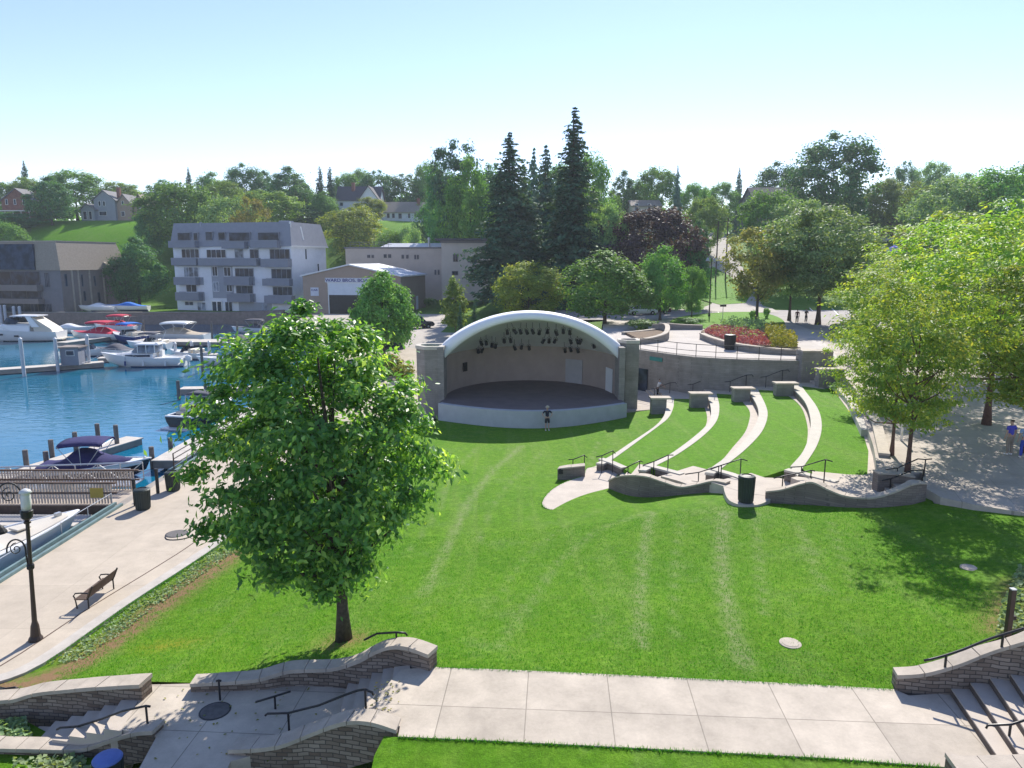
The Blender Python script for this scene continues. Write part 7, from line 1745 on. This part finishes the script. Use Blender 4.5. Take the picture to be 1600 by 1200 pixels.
# shrubs
def shrub(key, px, py, z, h, w, lb, name="shrub"): g = G(px, py, z); return put(key, g.x, g.y, z-.05, h, w, lb, name, "shrub", None)
shrub("shrub_gold", 608, 590, .3, 2.2, 3.2, "round golden shrub beside the left pillar of the bandshell"); shrub("shrub_a", 580, 600, .2, 1.6, 2.6, "green shrub left of the golden one"); shrub("shrub_gold", 632, 596, .3, 1.6, 2.2, "smaller yellow shrub against the left pillar")
shrub("shrub_a", 1000, 514, 4.0, 1.1, 3.4, "low pale shrub bed left of the upper plaza's stone post")
shrub("shrub_a", 1080, 506, 4.0, .8, 3.0, "low hedge at the left end of the grass island")
shrub("shrub_a", 1176, 500, 4.0, 1.3, .9, "small round topiary bush on the grass island"); shrub("shrub_a", 1197, 497, 4.0, 1.4, .9, "second small bush by the street kerb")
shrub("shrub_a", 670, 478, 2.2, 1.6, 3.0, "shrub at the corner of the workshop wall"); shrub("shrub_a", 770, 466, 3.0, 1.4, 3.2, "green shrub under the spruces beside the beige block")
shrub("shrub_a", 1320, 612, 2.25, .7, 2.0, "low green shrub in the top terrace corner beside the stepped wall")
# flower bed plants
def patch(name, label, poly_px, z, n, leaf, hmax, mat_, cat="flowers"):
    Pp = W2([(a, b, z) for a, b in poly_px]); xs = [p[0] for p in Pp]; ys = [p[1] for p in Pp]
    Q = np.stack([rng.uniform(min(xs), max(xs), n*4), rng.uniform(min(ys), max(ys), n*4)], 1); Q = Q[inpoly(Q, Pp)][:n]
    hh = hmax*(.5+.5*np.sin(Q[:, 0]*2.1)*np.cos(Q[:, 1]*1.7))*.4+hmax*.6
    P = np.concatenate([Q, (z+rng.uniform(.1, 1, len(Q))*hh)[:, None]], 1)
    me = leaf_mesh(name, P, unit(len(P))*.8+np.array([0, -.2, .7]), leaf*rng.uniform(.6, 1.3, len(P)), mat_, 1.5)
    c = P.mean(0); V = np.zeros(len(me.vertices)*3); me.vertices.foreach_get("co", V); V = V.reshape(-1, 3)-np.array([c[0], c[1], z]); me.vertices.foreach_set("co", V.ravel().astype(np.float32)); me.update()
    o = bpy.data.objects.new(name, me); COL.objects.link(o); o.location = (c[0], c[1], z); return tag(o, label, cat)
tag(patch("red_flowers", "bed of red and pink flowers behind the upper plaza planter wall", [(1100,521),(1140,534),(1170,541),(1205,541),(1205,528),(1160,515),(1115,512)], 4.2, 5200, .15, .55, M['leafred']), kind="stuff")
tag(patch("flower_stems", "grey green stems standing among the red flowers", [(1105,520),(1145,531),(1195,532),(1195,526),(1160,516),(1120,513)], 4.2, 700, .11, .62, M['leafgrey'], "plants"), kind="stuff")
tag(patch("ornamental_grass", "tall grey green ornamental grass behind the red flowers", [(1120,513),(1180,522),(1200,515),(1190,508),(1140,507)], 4.2, 1500, .15, 1.2, M['leafgrey']), kind="stuff")
tag(patch("golden_plants", "mound of golden yellow plants at the right of the flower bed", [(1195,530),(1205,544),(1246,549),(1240,534),(1215,519),(1195,520)], 4.2, 3400, .17, 1.3, M['leafgold']), kind="stuff")
M['leafivy'] = leaf_mat("ground_cover_leaves", (0.07, 0.11, 0.055), (0.12, 0.17, 0.085), (0.22, 0.26, 0.15), 0.25, k=0.8)
el = [Vector(p) for p in lawn_edge_left]
strip = [(p.x+.28, p.y) for p in el[1:6]]+[(p.x+1.25, p.y) for p in el[5:0:-1]]
def patch_w(name, label, poly, zf, n, leaf, h, mat_):
    xs = [p[0] for p in poly]; ys = [p[1] for p in poly]
    Q = np.stack([rng.uniform(min(xs), max(xs), n*6), rng.uniform(min(ys), max(ys), n*6)], 1); Q = Q[inpoly(Q, poly)]
    f = np.sin(Q[:, 0]*3.1+np.sin(Q[:, 1]*2.3))*np.cos(Q[:, 1]*2.7)+rng.normal(size=len(Q))*.6; Q = Q[f > -.35][:n]
    z = zf(Q[:, 0], Q[:, 1])+rng.uniform(.02, 1, len(Q))*h
    me = leaf_mesh(name, np.concatenate([Q, z[:, None]], 1), unit(len(Q))*.7+np.array([0, 0, .8]), leaf*rng.uniform(.6, 1.4, len(Q)), mat_, 1.3)
    o = bpy.data.objects.new(name, me); COL.objects.link(o); o["label"] = label; o["category"] = "ground cover"; o["kind"] = "stuff"; return o
patch_w("ground_cover", "strip of green ground cover between the promenade kerb and the lawn", strip, lawn_h, 2600, .07, .07, M['leafivy'])
patch_w("ground_cover", "pale leafy ground cover around the bollard at the right edge", W2([(1592,890,2.5),(1565,950,2.5),(1555,1000,2.45),(1600,985,2.6),(1680,965,2.7),(1680,890,2.7)]), lambda x, y: lawn_h(x, y), 4200, .11, .2, M['leafivy'])
patch_w("ground_cover", "leafy plants at the lower left below the stair wall", W2([(-20,1140,.1),(40,1130,.1),(50,1160,.1),(-20,1162,.1)]), lambda x, y: x*0+.1, 900, .10, .22, M['leafivy'])
patch_w("ground_cover", "leafy plants in front of the low wall beside the blue-lidded bin", W2([(20,1196,.1),(130,1190,.1),(150,1215,.1),(20,1260,.1)]), lambda x, y: x*0+.1, 1100, .10, .22, M['leafivy'])
# far wood along the top of the ridge
n = 16000; X = rng.uniform(-330, 330, n); Y = 300+rng.uniform(0, 26, n)+12*np.sin(X*.031); top = 9+2.5*np.sin(X*.11)+2*np.sin(X*.27+1)+1.5*np.sin(X*.61+2)
Z = far_h(X, Y)-.5+top*rng.uniform(0, 1, n)**.7
me = leaf_mesh("treeline", np.stack([X, Y, Z], 1), unit(n)*.8+np.array([0, 0, .6]), 1.5*rng.uniform(.6, 1.4, n), M['leafmid'], 1.3)
o = bpy.data.objects.new("treeline", me); COL.objects.link(o); o["kind"] = "stuff"; o["label"] = "far wood closing the skyline along the top of the ridge"; o["category"] = "wood"
MAPLE_SEED = 21
# ------------------------------------------------------------------ the foreground maple
mz = .85; mg = G(537, 1000, mz); Hm = ZT(478, mg.y)-mz
def mprof(t): return float(np.interp(t, [0, .04, .13, .25, .38, .5, .64, .72, .81, .9, .95, 1.0], [.20, .30, .58, .88, 1, 1, .92, .80, .72, .52, .38, .2]))
rng = np.random.default_rng(MAPLE_SEED)
cm, C = crown_broad(Hm, 3.0, 1.75, 270, 150, .50, .104, M['leafmaple'], mprof, "crown", flat=.6, shell=.4, lob=.22, up=.45, aspect=2.1, asym=(-1.0, 0), droop=np.array([0, 0, -.55]))
mt = thing("maple_tree", "big green maple standing alone on the lawn in the left foreground", "tree", (mg.x, mg.y, mz-.05))
tm = trunk_mesh(Hm, 2.0, .185, C, M['bark'], "trunk", nl=46, lean=(-.35, .1), top=.86)
for nm, me in (("trunk", tm), ("crown", cm)):
    o = bpy.data.objects.new(nm, me); COL.objects.link(o); o.parent = mt
# ------------------------------------------------------------------ short grass blades on the near lawn
rng = np.random.default_rng(9)
n = 60000
Q = np.stack([rng.uniform(-13, 14, n*3), 14+rng.power(.7, n*3)*16, ], 1); Q = Q[inpoly(Q, lawn_poly)][:n]
z = lawn_h(Q[:, 0], Q[:, 1]); hh = rng.uniform(.03, .07, len(Q))
a = rng.uniform(0, 6.28, len(Q)); wv = .012
dx, dy = np.cos(a)*wv, np.sin(a)*wv; lx, ly = rng.normal(size=len(Q))*.03, rng.normal(size=len(Q))*.03
V = np.stack([np.stack([Q[:, 0]-dx, Q[:, 1]-dy, z-.01], 1), np.stack([Q[:, 0]+dx, Q[:, 1]+dy, z-.01], 1), np.stack([Q[:, 0]+lx, Q[:, 1]+ly, z+hh], 1)], 1).reshape(-1, 3).astype(np.float32)
me = bpy.data.meshes.new("grass"); me.vertices.add(len(V)); me.vertices.foreach_set("co", V.ravel()); nf = len(V)//3
me.loops.add(nf*3); me.loops.foreach_set("vertex_index", np.arange(nf*3, dtype=np.int32)); me.polygons.add(nf); me.polygons.foreach_set("loop_start", np.arange(nf, dtype=np.int32)*3); me.update(calc_edges=True)
M['blade'] = leaf_mat("grass_blades", (0.035, 0.14, 0.010), (0.06, 0.20, 0.014), (0.11, 0.24, 0.03), .25, k=0.5)
me.materials.append(M['blade']); o = bpy.data.objects.new("grass", me); COL.objects.link(o); o["kind"] = "stuff"

# longer grass hanging over the paving edges, and loose leaves, some standing in for leaf shadows
E = []
for pl, z in ((W2([(676,1043,1.8),(830,1049,1.8),(1000,1057,1.8),(1200,1067,1.8),(1397,1078,1.8)]), 1.80), (W2([(622,1152,1.8),(760,1158,1.8),(1000,1170,1.8),(1300,1186,1.8),(1480,1199,1.8)]), 1.80), (smooth_poly(lobe, 2), .33), ([(p[0]+.2, p[1]) for p in lawn_edge_left[1:7]], .08)):
    for i in range(len(pl)-1):
        a = np.array(pl[i]); b = np.array(pl[i+1]); k = int(np.linalg.norm(b-a)*150); t_ = rng.uniform(0, 1, k)[:, None]
        q = a+(b-a)*t_+rng.normal(size=(k, 2))*.022; E.append(np.concatenate([q, np.full((k, 1), z-.02)], 1))
E = np.concatenate(E); n = len(E); hh = rng.uniform(.03, .10, n); ln = rng.normal(size=(n, 2))*.035; a = rng.uniform(0, 6.28, n); d = np.stack([np.cos(a), np.sin(a)], 1)*.011
V = np.stack([np.concatenate([E[:, :2]-d, E[:, 2:]], 1), np.concatenate([E[:, :2]+d, E[:, 2:]], 1), np.concatenate([E[:, :2]+ln, E[:, 2:]+hh[:, None]], 1)], 1).reshape(-1, 3).astype(np.float32)
me = bpy.data.meshes.new("edge_grass"); me.vertices.add(len(V)); me.vertices.foreach_set("co", V.ravel()); nf = len(V)//3
me.loops.add(nf*3); me.loops.foreach_set("vertex_index", np.arange(nf*3, dtype=np.int32)); me.polygons.add(nf); me.polygons.foreach_set("loop_start", np.arange(nf, dtype=np.int32)*3); me.update(calc_edges=True)
me.materials.append(M['blade']); o = bpy.data.objects.new("edge_grass", me); COL.objects.link(o); o["kind"] = "stuff"
fl = []
for (x0, x1, y0, y1, z, k) in [(580,625,1062,1110,1.82,40),(225,520,1075,1190,.915,70)]:  # added leaves; the patch by the upper steps imitates leaf shadows
    for _ in range(k): g = G(rng.uniform(x0, x1), rng.uniform(y0, y1), z); fl.append((g.x, g.y, z+.006))
fl = np.array(fl); me = leaf_mesh("leaves_and_leaf_shadows", fl, unit(len(fl))*.18+np.array([0, 0, 1]), .05*rng.uniform(.6, 1.3, len(fl)), M['leafrust'], 1.5)
o = bpy.data.objects.new("leaves_and_leaf_shadows", me); COL.objects.link(o); o["kind"] = "stuff"
HAZE = 0.00026
# ------------------------------------------------------------------ people
def skin_mesh(chains, name, sub=1):
    """chains: list of [(point, radius), ...]; the first point of a later chain may name an earlier joint as (chain, index)"""
    V = []; E = []; Rr = []; idx = {}
    for ci, ch in enumerate(chains):
        prev = None
        for k, (p, r) in enumerate(ch):
            if isinstance(p, tuple) and len(p) == 2: cur = idx[p]
            else: V.append(tuple(p)); Rr.append(r); cur = len(V)-1
            idx[(ci, k)] = cur
            if prev is not None: E.append((prev, cur))
            prev = cur
    me = bpy.data.meshes.new("tmp"); me.from_pydata(V, E, [])
    ob = bpy.data.objects.new("tmp", me); COL.objects.link(ob)
    md = ob.modifiers.new("s", 'SKIN'); md.use_smooth_shade = True; md.branch_smoothing = .4
    if not me.skin_vertices: me.attributes  # layer is created with the modifier
    for i, sv in enumerate(me.skin_vertices[0].data):
        r = Rr[i]; sv.radius = (r, r) if not hasattr(r, '__len__') else r
        sv.use_root = (i == 0)
    if sub: sm = ob.modifiers.new("u", 'SUBSURF'); sm.levels = sub; sm.render_levels = sub
    bpy.context.view_layer.update(); dg = bpy.context.evaluated_depsgraph_get()
    out = bpy.data.meshes.new_from_object(ob.evaluated_get(dg)); out.name = name
    bpy.data.objects.remove(ob); bpy.data.meshes.remove(me); return out
def person(label, loc, rz, top, bottom, h=1.75, shorts=True, hat=None, hairm=None, arms="down", sit=False, lean=0.0, shoes=None, longsleeve=False):
    t = thing("person", label, "person", loc, None, rz); s = h/1.75
    sk = M['skin']
    ln = Vector((0, -lean, 0))
    hipz = .92
    pel = Vector((0, 0, hipz)); ch = Vector((0, -lean*.6, 1.28)); nk = Vector((0, -lean, 1.47)); hd = Vector((0, -lean-.01, 1.62))
    legs = []
    for sg in (-1, 1):
        hip = Vector((sg*.09, 0, .88)); kn = Vector((sg*.105, -.025, .48)); an = Vector((sg*.11, .02, .09)); toe = Vector((sg*.125, -.15, .035))
        legs.append((hip, kn, an, toe))
    arm = []
    for sg in (-1, 1):
        sh = Vector((sg*.185, -lean*.8, 1.40))
        if arms == "hips": el_, wr = Vector((sg*.36, .02, 1.16)), Vector((sg*.22, -.08, 1.0))
        elif arms == "front": el_, wr = Vector((sg*.25, -.06-lean, 1.14)), Vector((sg*.09, -.24-lean, 1.22))
        elif arms == "reach": el_, wr = Vector((sg*.22, -.20-lean, 1.18)), Vector((sg*.18, -.42-lean, 1.05))
        else: el_, wr = Vector((sg*.235, .02, 1.12)), Vector((sg*.25, -.05, .88))
        arm.append((sh, el_, wr))
    body = [[(pel, (.135, .105)), (Vector((0, -lean*.3, 1.10)), (.125, .095)), (ch, (.15, .105)), (Vector((0, -lean*.85, 1.41)), (.10, .08)), (nk, .052), (Vector((0, -lean-.005, 1.545)), (.062, .07)), (hd, (.076, .092)), (Vector((0, -lean, 1.70)), (.062, .075))]]
    for i, (hip, kn, an, toe) in enumerate(legs):
        body.append([((0, 0), 0), (hip, .088), (kn, .055), (Vector((kn.x, .01, .33)), .052), (an, .038), (toe, .032)])
    hands = []
    for i, (sh, el_, wr) in enumerate(arm):
        d = (wr-el_).normalized(); pm = wr+d*.05
        body.append([((0, 2), 0), (sh, .055), (el_, .038), (wr, .026), (pm, (.034, .02)), (pm+d*.035, (.034, .018))])
        hands.append((pm+d*.035, d, 1 if i else -1))
    me = skin_mesh(body, "person"); 
    bmm = bmesh.new(); bmm.from_mesh(me)
    # fingers, thumb, nose, ears: short tapered rods rooted inside the palm and head, joined to the same mesh
    ex = MB()
    for (p, d, sg) in hands:
        u = d.cross(Vector((0, 1, 0))).normalized() if abs(d.y) < .9 else Vector((1, 0, 0)); w = d.cross(u).normalized()
        for k, L in enumerate((.055, .068, .063, .05)):
            b = p+u*(-.022+.0147*k)-d*.012; ex.tube([b, b+d*L*.6+w*.004, b+d*L*1.05+w*.018*sg], [.0095, .0085, .006], 5)
        b = p-d*.045+u*.028*(-sg); ex.tube([b, b+(d*.7-u*.6*sg)*.04, b+(d*1.0-u*.3*sg)*.065], [.011, .010, .007], 5)
    ex.tube([hd+Vector((0, -.08, .02)), hd+Vector((0, -.118, -.02)), hd+Vector((0, -.085, -.03))], [.008, .014, .008], 5)
    for sg in (-1, 1): ex.tube([hd+Vector((sg*.072, .0, -.03)), hd+Vector((sg*.086, .012, .02))], [.012, .016], 5)
    tmp = ex.build("tmp", sk); bmm.from_mesh(tmp.data); bpy.data.objects.remove(tmp); bmm.to_mesh(me); bmm.free()
    me.materials.clear(); me.materials.append(sk); me.polygons.foreach_set("use_smooth", [True]*len(me.polygons))
    ob = bpy.data.objects.new("body", me); COL.objects.link(ob); ob.parent = t; ORG[ob] = Vector()
    mb = MB()
    for sg in (-1, 1): mb.lathe(hd+Vector((sg*.032, -.087, .01)), [(.003, -.006), (.011, -.004), (.011, .004), (.003, .006)], 6)
    mb.box(hd.x-.025, hd.y-.098, hd.z-.058, hd.x+.025, hd.y-.08, hd.z-.048); e = mb.build("eyes", M['hair']); e.parent = ob
    # clothes: shirt with sleeves, trousers or shorts, shoes, hair, hat
    sh_ = [[(Vector((0, 0, .90)), (.150, .120)), (Vector((0, -lean*.3, 1.10)), (.143, .112)), (ch, (.167, .122)), (Vector((0, -lean*.85, 1.42)), (.118, .095)), (Vector((0, -lean*.9, 1.455)), .066)]]
    for (a, b, c) in arm: sh_.append([((0, 2), 0), (a, .072), (a.lerp(b, .72), .060)] + ([(b, .052), (c, .040)] if longsleeve else []))
    def cloth(chains, nm, m): me = skin_mesh(chains, nm); me.materials.clear(); me.materials.append(m); o = bpy.data.objects.new(nm, me); COL.objects.link(o); o.parent = t
    cloth(sh_, "shirt", top)
    pl = [[(Vector((0, 0, .96)), (.146, .116)), (Vector((0, 0, .88)), (.152, .122))]]
    for (hip, kn, an, toe) in legs:
        pl.append([((0, 1), 0), (hip-Vector((0, 0, .08)), .108), (kn+Vector((0, 0, .04)), .084 if shorts else .075)]+([] if shorts else [(Vector((kn.x, .01, .3)), .07), (an+Vector((0, 0, .02)), .062)]))
    cloth(pl, "shorts" if shorts else "trousers", bottom)
    for (hip, kn, an, toe) in legs:
        cloth([[(an+Vector((0, .03, -.03)), (.046, .046)), (an+Vector((0, -.06, -.035)), (.046, .042)), (toe+Vector((0, -.01, .01)), (.042, .032))]], "shoe", shoes or M['white'])
    cloth([[(hd+Vector((0, .035, -.03)), (.07, .06)), (hd+Vector((0, .02, .05)), (.082, .088)), (hd+Vector((0, .01, .085)), (.06, .07))]], "hair", hairm or M['hair'])
    if hat:
        mb = MB(); mb.lathe(hd+Vector((0, 0, .055)), [(.17, 0), (.17, .012), (.098, .018), (.09, .09), (.06, .11)], 14); x = mb.build("hat", hat); x.parent = t
    t.scale = (s, s, s); return t
g = G(855, 673, 0); z = L1(g.x, g.y)
person("person in navy top, dark shorts and pale hat standing before the stage", (g.x, g.y, z+.005), R(8), M['navy'], M['darkcloth'], 1.78, True, M['sunhat'], arms="hips")
person("person in a white shirt bending over the rail beside the service door", tuple(G(1027, 622, .27)), R(70), M['white'], M['darkcloth'], 1.7, False, None, arms="reach", lean=.16)
person("person in maroon by a tree trunk on the street", tuple(G(1245, 505, 3.9)), R(160), M['maroon'], M['darkcloth'], 1.8, False, None)
person("dark dressed person with folded arms standing right of the maroon one on the street", tuple(G(1259, 504, 3.9)), R(10), M['darkcloth'], M['navy'], 1.8, False, None, arms="front")
person("person in a royal blue shirt and beige trousers under the honey locusts at the right", tuple(G(1576, 711, 2.76)), R(190), M['royal'], M['khaki'], 1.78, False, None)
person("person in a pale blue top and deep blue skirt-like trousers at the right edge", tuple(G(1598, 716, 2.76)), R(165), M['paleblue'], M['deepblue'], 1.74, False, None)
person("person in grey clothes beside the dark parked vehicle near the upper plaza", tuple(G(1316, 524, 3.9)), R(200), M['greycloth'], M['darkcloth'], 1.75, False, None)
person("person in orange walking on the promenade, glimpsed through the maple", tuple(G(385, 805, .01)), R(120), M['orange'], M['khaki'], 1.7, True, None)
# ------------------------------------------------------------------ vehicles (local x forward, y left)
def car(label, m, L=4.6, W=1.8, H=1.5, kind="sedan", name="parked_car"):
    t = thing(name, label, "pickup truck" if kind == "pickup" else "car")
    if kind == "sedan": low = [(-2.3,.42,.75),(-2.2,.3,.93),(-1.5,.25,.98),(-.8,.25,.97),(.9,.25,.95),(1.5,.25,.90),(2.1,.28,.78),(2.3,.42,.62)]; cab = [(-1.75,.97,.68),(-1.05,1.42,.60),(.1,1.46,.60),(1.15,.94,.70)]
    elif kind == "suv": low = [(-2.3,.45,.95),(-2.25,.3,1.1),(-1.2,.28,1.12),(.9,.28,1.10),(1.6,.28,1.05),(2.15,.3,.95),(2.3,.45,.7)]; cab = [(-2.22,1.1,.74),(-1.95,1.72,.66),(.25,1.76,.66),(1.15,1.08,.72)]
    else: low = [(-2.9,.5,1.0),(-2.85,.4,1.12),(-.7,.35,1.14),(.2,.35,1.12),(1.5,.35,1.10),(2.6,.35,1.02),(2.8,.5,.75)]; cab = [(-.75,1.12,.80),(-.55,1.80,.72),(.75,1.82,.70),(1.45,1.1,.80)]
    sc = L/(low[-1][0]-low[0][0])
    rows = []
    for (x, z0, z1) in low:
        w = W/2*(1 if abs(x) < 1.9 else .9); rows.append([(x*sc, -w*.9, z0), (x*sc, -w, (z0+z1)/2), (x*sc, -w*.93, z1-.04), (x*sc, -w*.6, z1), (x*sc, w*.6, z1), (x*sc, w*.93, z1-.04), (x*sc, w, (z0+z1)/2), (x*sc, w*.9, z0)])
    mb = loft(rows); b = mb.build("body", m, t, smooth=False, bevel=.02)
    if kind == "pickup":
        mb = MB(); mb.box(-2.7*sc, -W*.40, 1.10, -.9*sc, W*.40, 1.16); mb.build("load_bed", M['black'], t)
    mb = loft([[(x*sc, -W*.46, .95 if kind == "sedan" else 1.08), (x*sc, -wd*W/1.9*.9 if i in (1, 2) else -W*.45, z), (x*sc, wd*W/1.9*.9 if i in (1, 2) else W*.45, z), (x*sc, W*.46, .95 if kind == "sedan" else 1.08)] for i, (x, z, wd) in enumerate(cab)])
    mb.build("cabin_glass", M['glass'], t)
    x1, x2 = cab[1][0]*sc, cab[2][0]*sc; z = cab[1][1]; wd = cab[1][2]*W/1.9*.92
    mb = MB(); mb.hexa([(x1-.1, -wd, z-.04), (x2+.1, -wd, z-.02), (x2+.1, wd, z-.02), (x1-.1, wd, z-.04), (x1, -wd*.9, z+.05), (x2, -wd*.9, z+.06), (x2, wd*.9, z+.06), (x1, wd*.9, z+.05)]); mb.build("roof", m, t)
    mb = MB()
    for sg in (-1, 1):
        for i in (0, 1, 2): 
            a = Vector((cab[i][0]*sc, sg*(W*.46 if i == 0 else wd), cab[i][1])); c = Vector((cab[i+1][0]*sc, sg*(W*.46 if i == 2 else wd), cab[i+1][1])); mb.tube([a, c], .045, 5)
        xm = (x1+x2)/2; mb.tube([(xm, sg*W*.47, .95), (xm, sg*wd, z)], .04, 5)
    mb.build("pillar", m, t)
    wr = .33 if kind == "sedan" else .38
    for sx in (-1, 1):
        for sg in (-1, 1):
            xf = Matrix.Translation((sx*L*.31, sg*(W/2-.1), wr)) @ Matrix.Rotation(R(90), 4, 'X')
            mb = MB(xf); mb.lathe((0, 0, -.11), [(wr*.6, 0), (wr*.95, .0), (wr, .04), (wr, .18), (wr*.95, .22), (wr*.6, .22)], 16); w = mb.build("wheel", M['rubber'], t)
            mb = MB(xf); mb.lathe((0, 0, -.115), [(wr*.2, 0), (wr*.62, .01), (wr*.62, .22), (wr*.2, .23)], 12); mb.build("rim", M['alloy'], w)
    for sg in (-1, 1):
        mb = MB(); mb.box(L/2-.14, sg*W*.36-.16, .62, L/2-.02, sg*W*.36+.16, .76); mb.build("headlight", M['opal'], t)
        mb = MB(); mb.box(-L/2+.0, sg*W*.37-.12, .68, -L/2+.10, sg*W*.37+.12, .86); mb.build("tail_light", M['redcloth'], t)
    return t
paint = lambda n, c: plain(n, c, .25, .0, .03, 1.0, .6)
kar1 = car("dark pickup truck parked beside the round tree in the lot left of the shell", paint("charcoal_paint", (.035, .033, .036)), 5.6, 1.95, 1.8, "pickup", "pickup_truck"); kar1.location = G(648, 514, 2.12); kar1.rotation_euler = (0, 0, R(28))
kar2 = car("dark rounded car in front of the round tree's trunk, behind the maple", paint("black_paint", (.02, .02, .022)), 4.6, 1.8, 1.5, "suv"); kar2.location = G(600, 556, .9); kar2.rotation_euler = (0, 0, R(200))
kar3 = car("dark vehicle parked in the street shade by the small yellow locust", paint("blue_black_paint", (.03, .04, .06)), 4.8, 1.85, 1.7, "suv"); kar3.location = G(1332, 522, 3.9); kar3.rotation_euler = (0, 0, R(150))
kar4 = car("silver car parked in front of the low houses on the right hill", paint("silver_paint", (.42, .43, .45)), 4.7, 1.8, 1.5, "sedan"); x = GX(1378, 196, 12); kar4.location = (x, 196, far1(x, 196)); kar4.rotation_euler = (0, 0, R(175))
kar5 = car("white car parked behind the dense tree on the street left of the stone post", paint("white_car_paint", (.7, .7, .7)), 4.6, 1.8, 1.5, "sedan"); kar5.location = G(1002, 492, 3.89); kar5.rotation_euler = (0, 0, R(10))
kar6 = car("dark red car parked in tree shade right of the white one", paint("dark_red_paint", (.07, .02, .02)), 4.6, 1.8, 1.5, "sedan"); kar6.location = G(1024, 490, 3.89); kar6.rotation_euler = (0, 0, R(170))
kar7 = car("silver car partly hidden by locust leaves on the right plaza street", paint("grey_paint", (.3, .31, .33)), 4.6, 1.8, 1.5, "sedan"); kar7.location = G(1420, 545, 3.9); kar7.rotation_euler = (0, 0, R(20))
# ------------------------------------------------------------------ street furniture
def pole(label, px, py_top, py_base, zb, heads, name="street_light", r=.07):
    g = G(px, py_base, zb); zt = ZT(py_top, g.y); t = thing(name, label, "street light", tuple(g))
    mb = MB(); mb.lathe((g.x, g.y, 0), [(r*2.4, zb), (r*2.4, zb+.3), (r*1.3, zb+.5), (r, zt-.1), (r*.9, zt)], 10); mb.build("post", M['bronze'], t)
    for dx in heads:
        mb = MB(); mb.tube([(g.x, g.y, zt-.1), (g.x+dx*.5, g.y, zt+.25), (g.x+dx, g.y, zt+.15)], .04, 6); a = mb.build("arm", M['bronze'], t)
        mb = MB(); mb.lathe((g.x+dx, g.y, zt-.35), [(.28, 0), (.30, .08), (.12, .42), (.04, .5)], 12); mb.build("lamp_head", M['galv'], a)
    return t
pole("tall street light with two hanging lamps in front of the grass bank", 1108, 404, 495, 3.9, (-.55, .55))
g = G(1129, 498, 3.9); t = thing("parking_meter", "slender parking meter at the kerb of the grass island", "parking meter", tuple(g))
mb = MB(); mb.tube([(g.x, g.y, 3.8), (g.x, g.y, 5.6)], .04, 6); mb.build("post", M['galv'], t); mb = MB(); mb.box(g.x-.42, g.y-.1, 5.55, g.x+.42, g.y+.1, 5.85); mb.build("meter_head", M['bronze'], t, bevel=.03)
for px, yt, yb, Y, lb in [(1119, 345, 415, 150, "thin utility pole left on the climbing road"), (1134, 340, 412, 152, "thin utility pole right on the climbing road")]:
    X = GX(px, Y, 10); zb = far1(X, Y); t = thing("utility_pole", lb, "pole", (X, Y, zb)); mb = MB(); mb.tube([(X, Y, zb-.5), (X, Y, ZT(yt, Y))], [.16, .11], 8); mb.build("post", M['bark'], t)
    mb = MB(); mb.box(X-.9, Y-.06, ZT(yt, Y)-.9, X+.9, Y+.06, ZT(yt, Y)-.75); mb.build("crossarm", M['bark'], t)
g = G(1408, 690, 2.7); t = thing("white_pipe", "white curved pipe post standing among the locust trunks", "post", tuple(g))
mb = MB(); mb.tube([(g.x, g.y, 2.6), (g.x, g.y, 4.4), (g.x-.08, g.y, 4.6), (g.x-.3, g.y, 4.62)], .06, 8); mb.build("post", M['white'], t, smooth=True)
g = G(680, 470, 2.2); t = thing("low_bench", "low wooden bench rail at the edge of the parking lot beside the truck", "bench", tuple(G(632, 522, 1.9)))
p = G(618, 523, 1.9); q = G(650, 512, 1.95); mb = MB(); mb.wall([(p.x, p.y), (q.x, q.y)], .3, 2.35, 2.5); mb.build("beam", M['darkwood'], t)
for k in (.05, .95): c = p.lerp(q, k); mb = MB(); mb.box(c.x-.12, c.y-.12, 1.6, c.x+.12, c.y+.12, 2.36); mb.build("post", M['darkwood'], t)
g = G(1390, 400, 5); X = GX(1388, 62, 10); t = thing("patio_umbrella", "deep blue patio umbrella showing between the grey green and yellow trees", "umbrella", tuple(G(1388, 497, 3.9)))
zt = ZT(383, t.location.y); loc = t.location
mb = MB(); mb.tube([(loc.x, loc.y, 3.8), (loc.x, loc.y, zt)], .05, 6); mb.build("pole", M['galv'], t)
mb = MB(); mb.lathe((loc.x, loc.y, zt-.9), [(1.25, 0), (1.22, .08), (.6, .6), (.04, .9)], 8); mb.build("canopy", M['royal'], t)

# ------------------------------------------------------------------ air
mb = MB(); mb.box(-620, -60, -5, 620, 700, 46); hz_ = mb.build("haze", None if False else M['white']); hz_["kind"] = "stuff"
hm_ = bpy.data.materials.new("haze"); hm_.use_nodes = True; n_ = hm_.node_tree; n_.nodes.clear()
v_ = n_.nodes.new("ShaderNodeVolumePrincipled"); v_.inputs["Color"].default_value = (0.80, 0.90, 1.0, 1); v_.inputs["Density"].default_value = HAZE; v_.inputs["Anisotropy"].default_value = 0.2
n_.links.new(v_.outputs[0], n_.nodes.new("ShaderNodeOutputMaterial").inputs["Volume"]); hz_.data.materials[0] = hm_
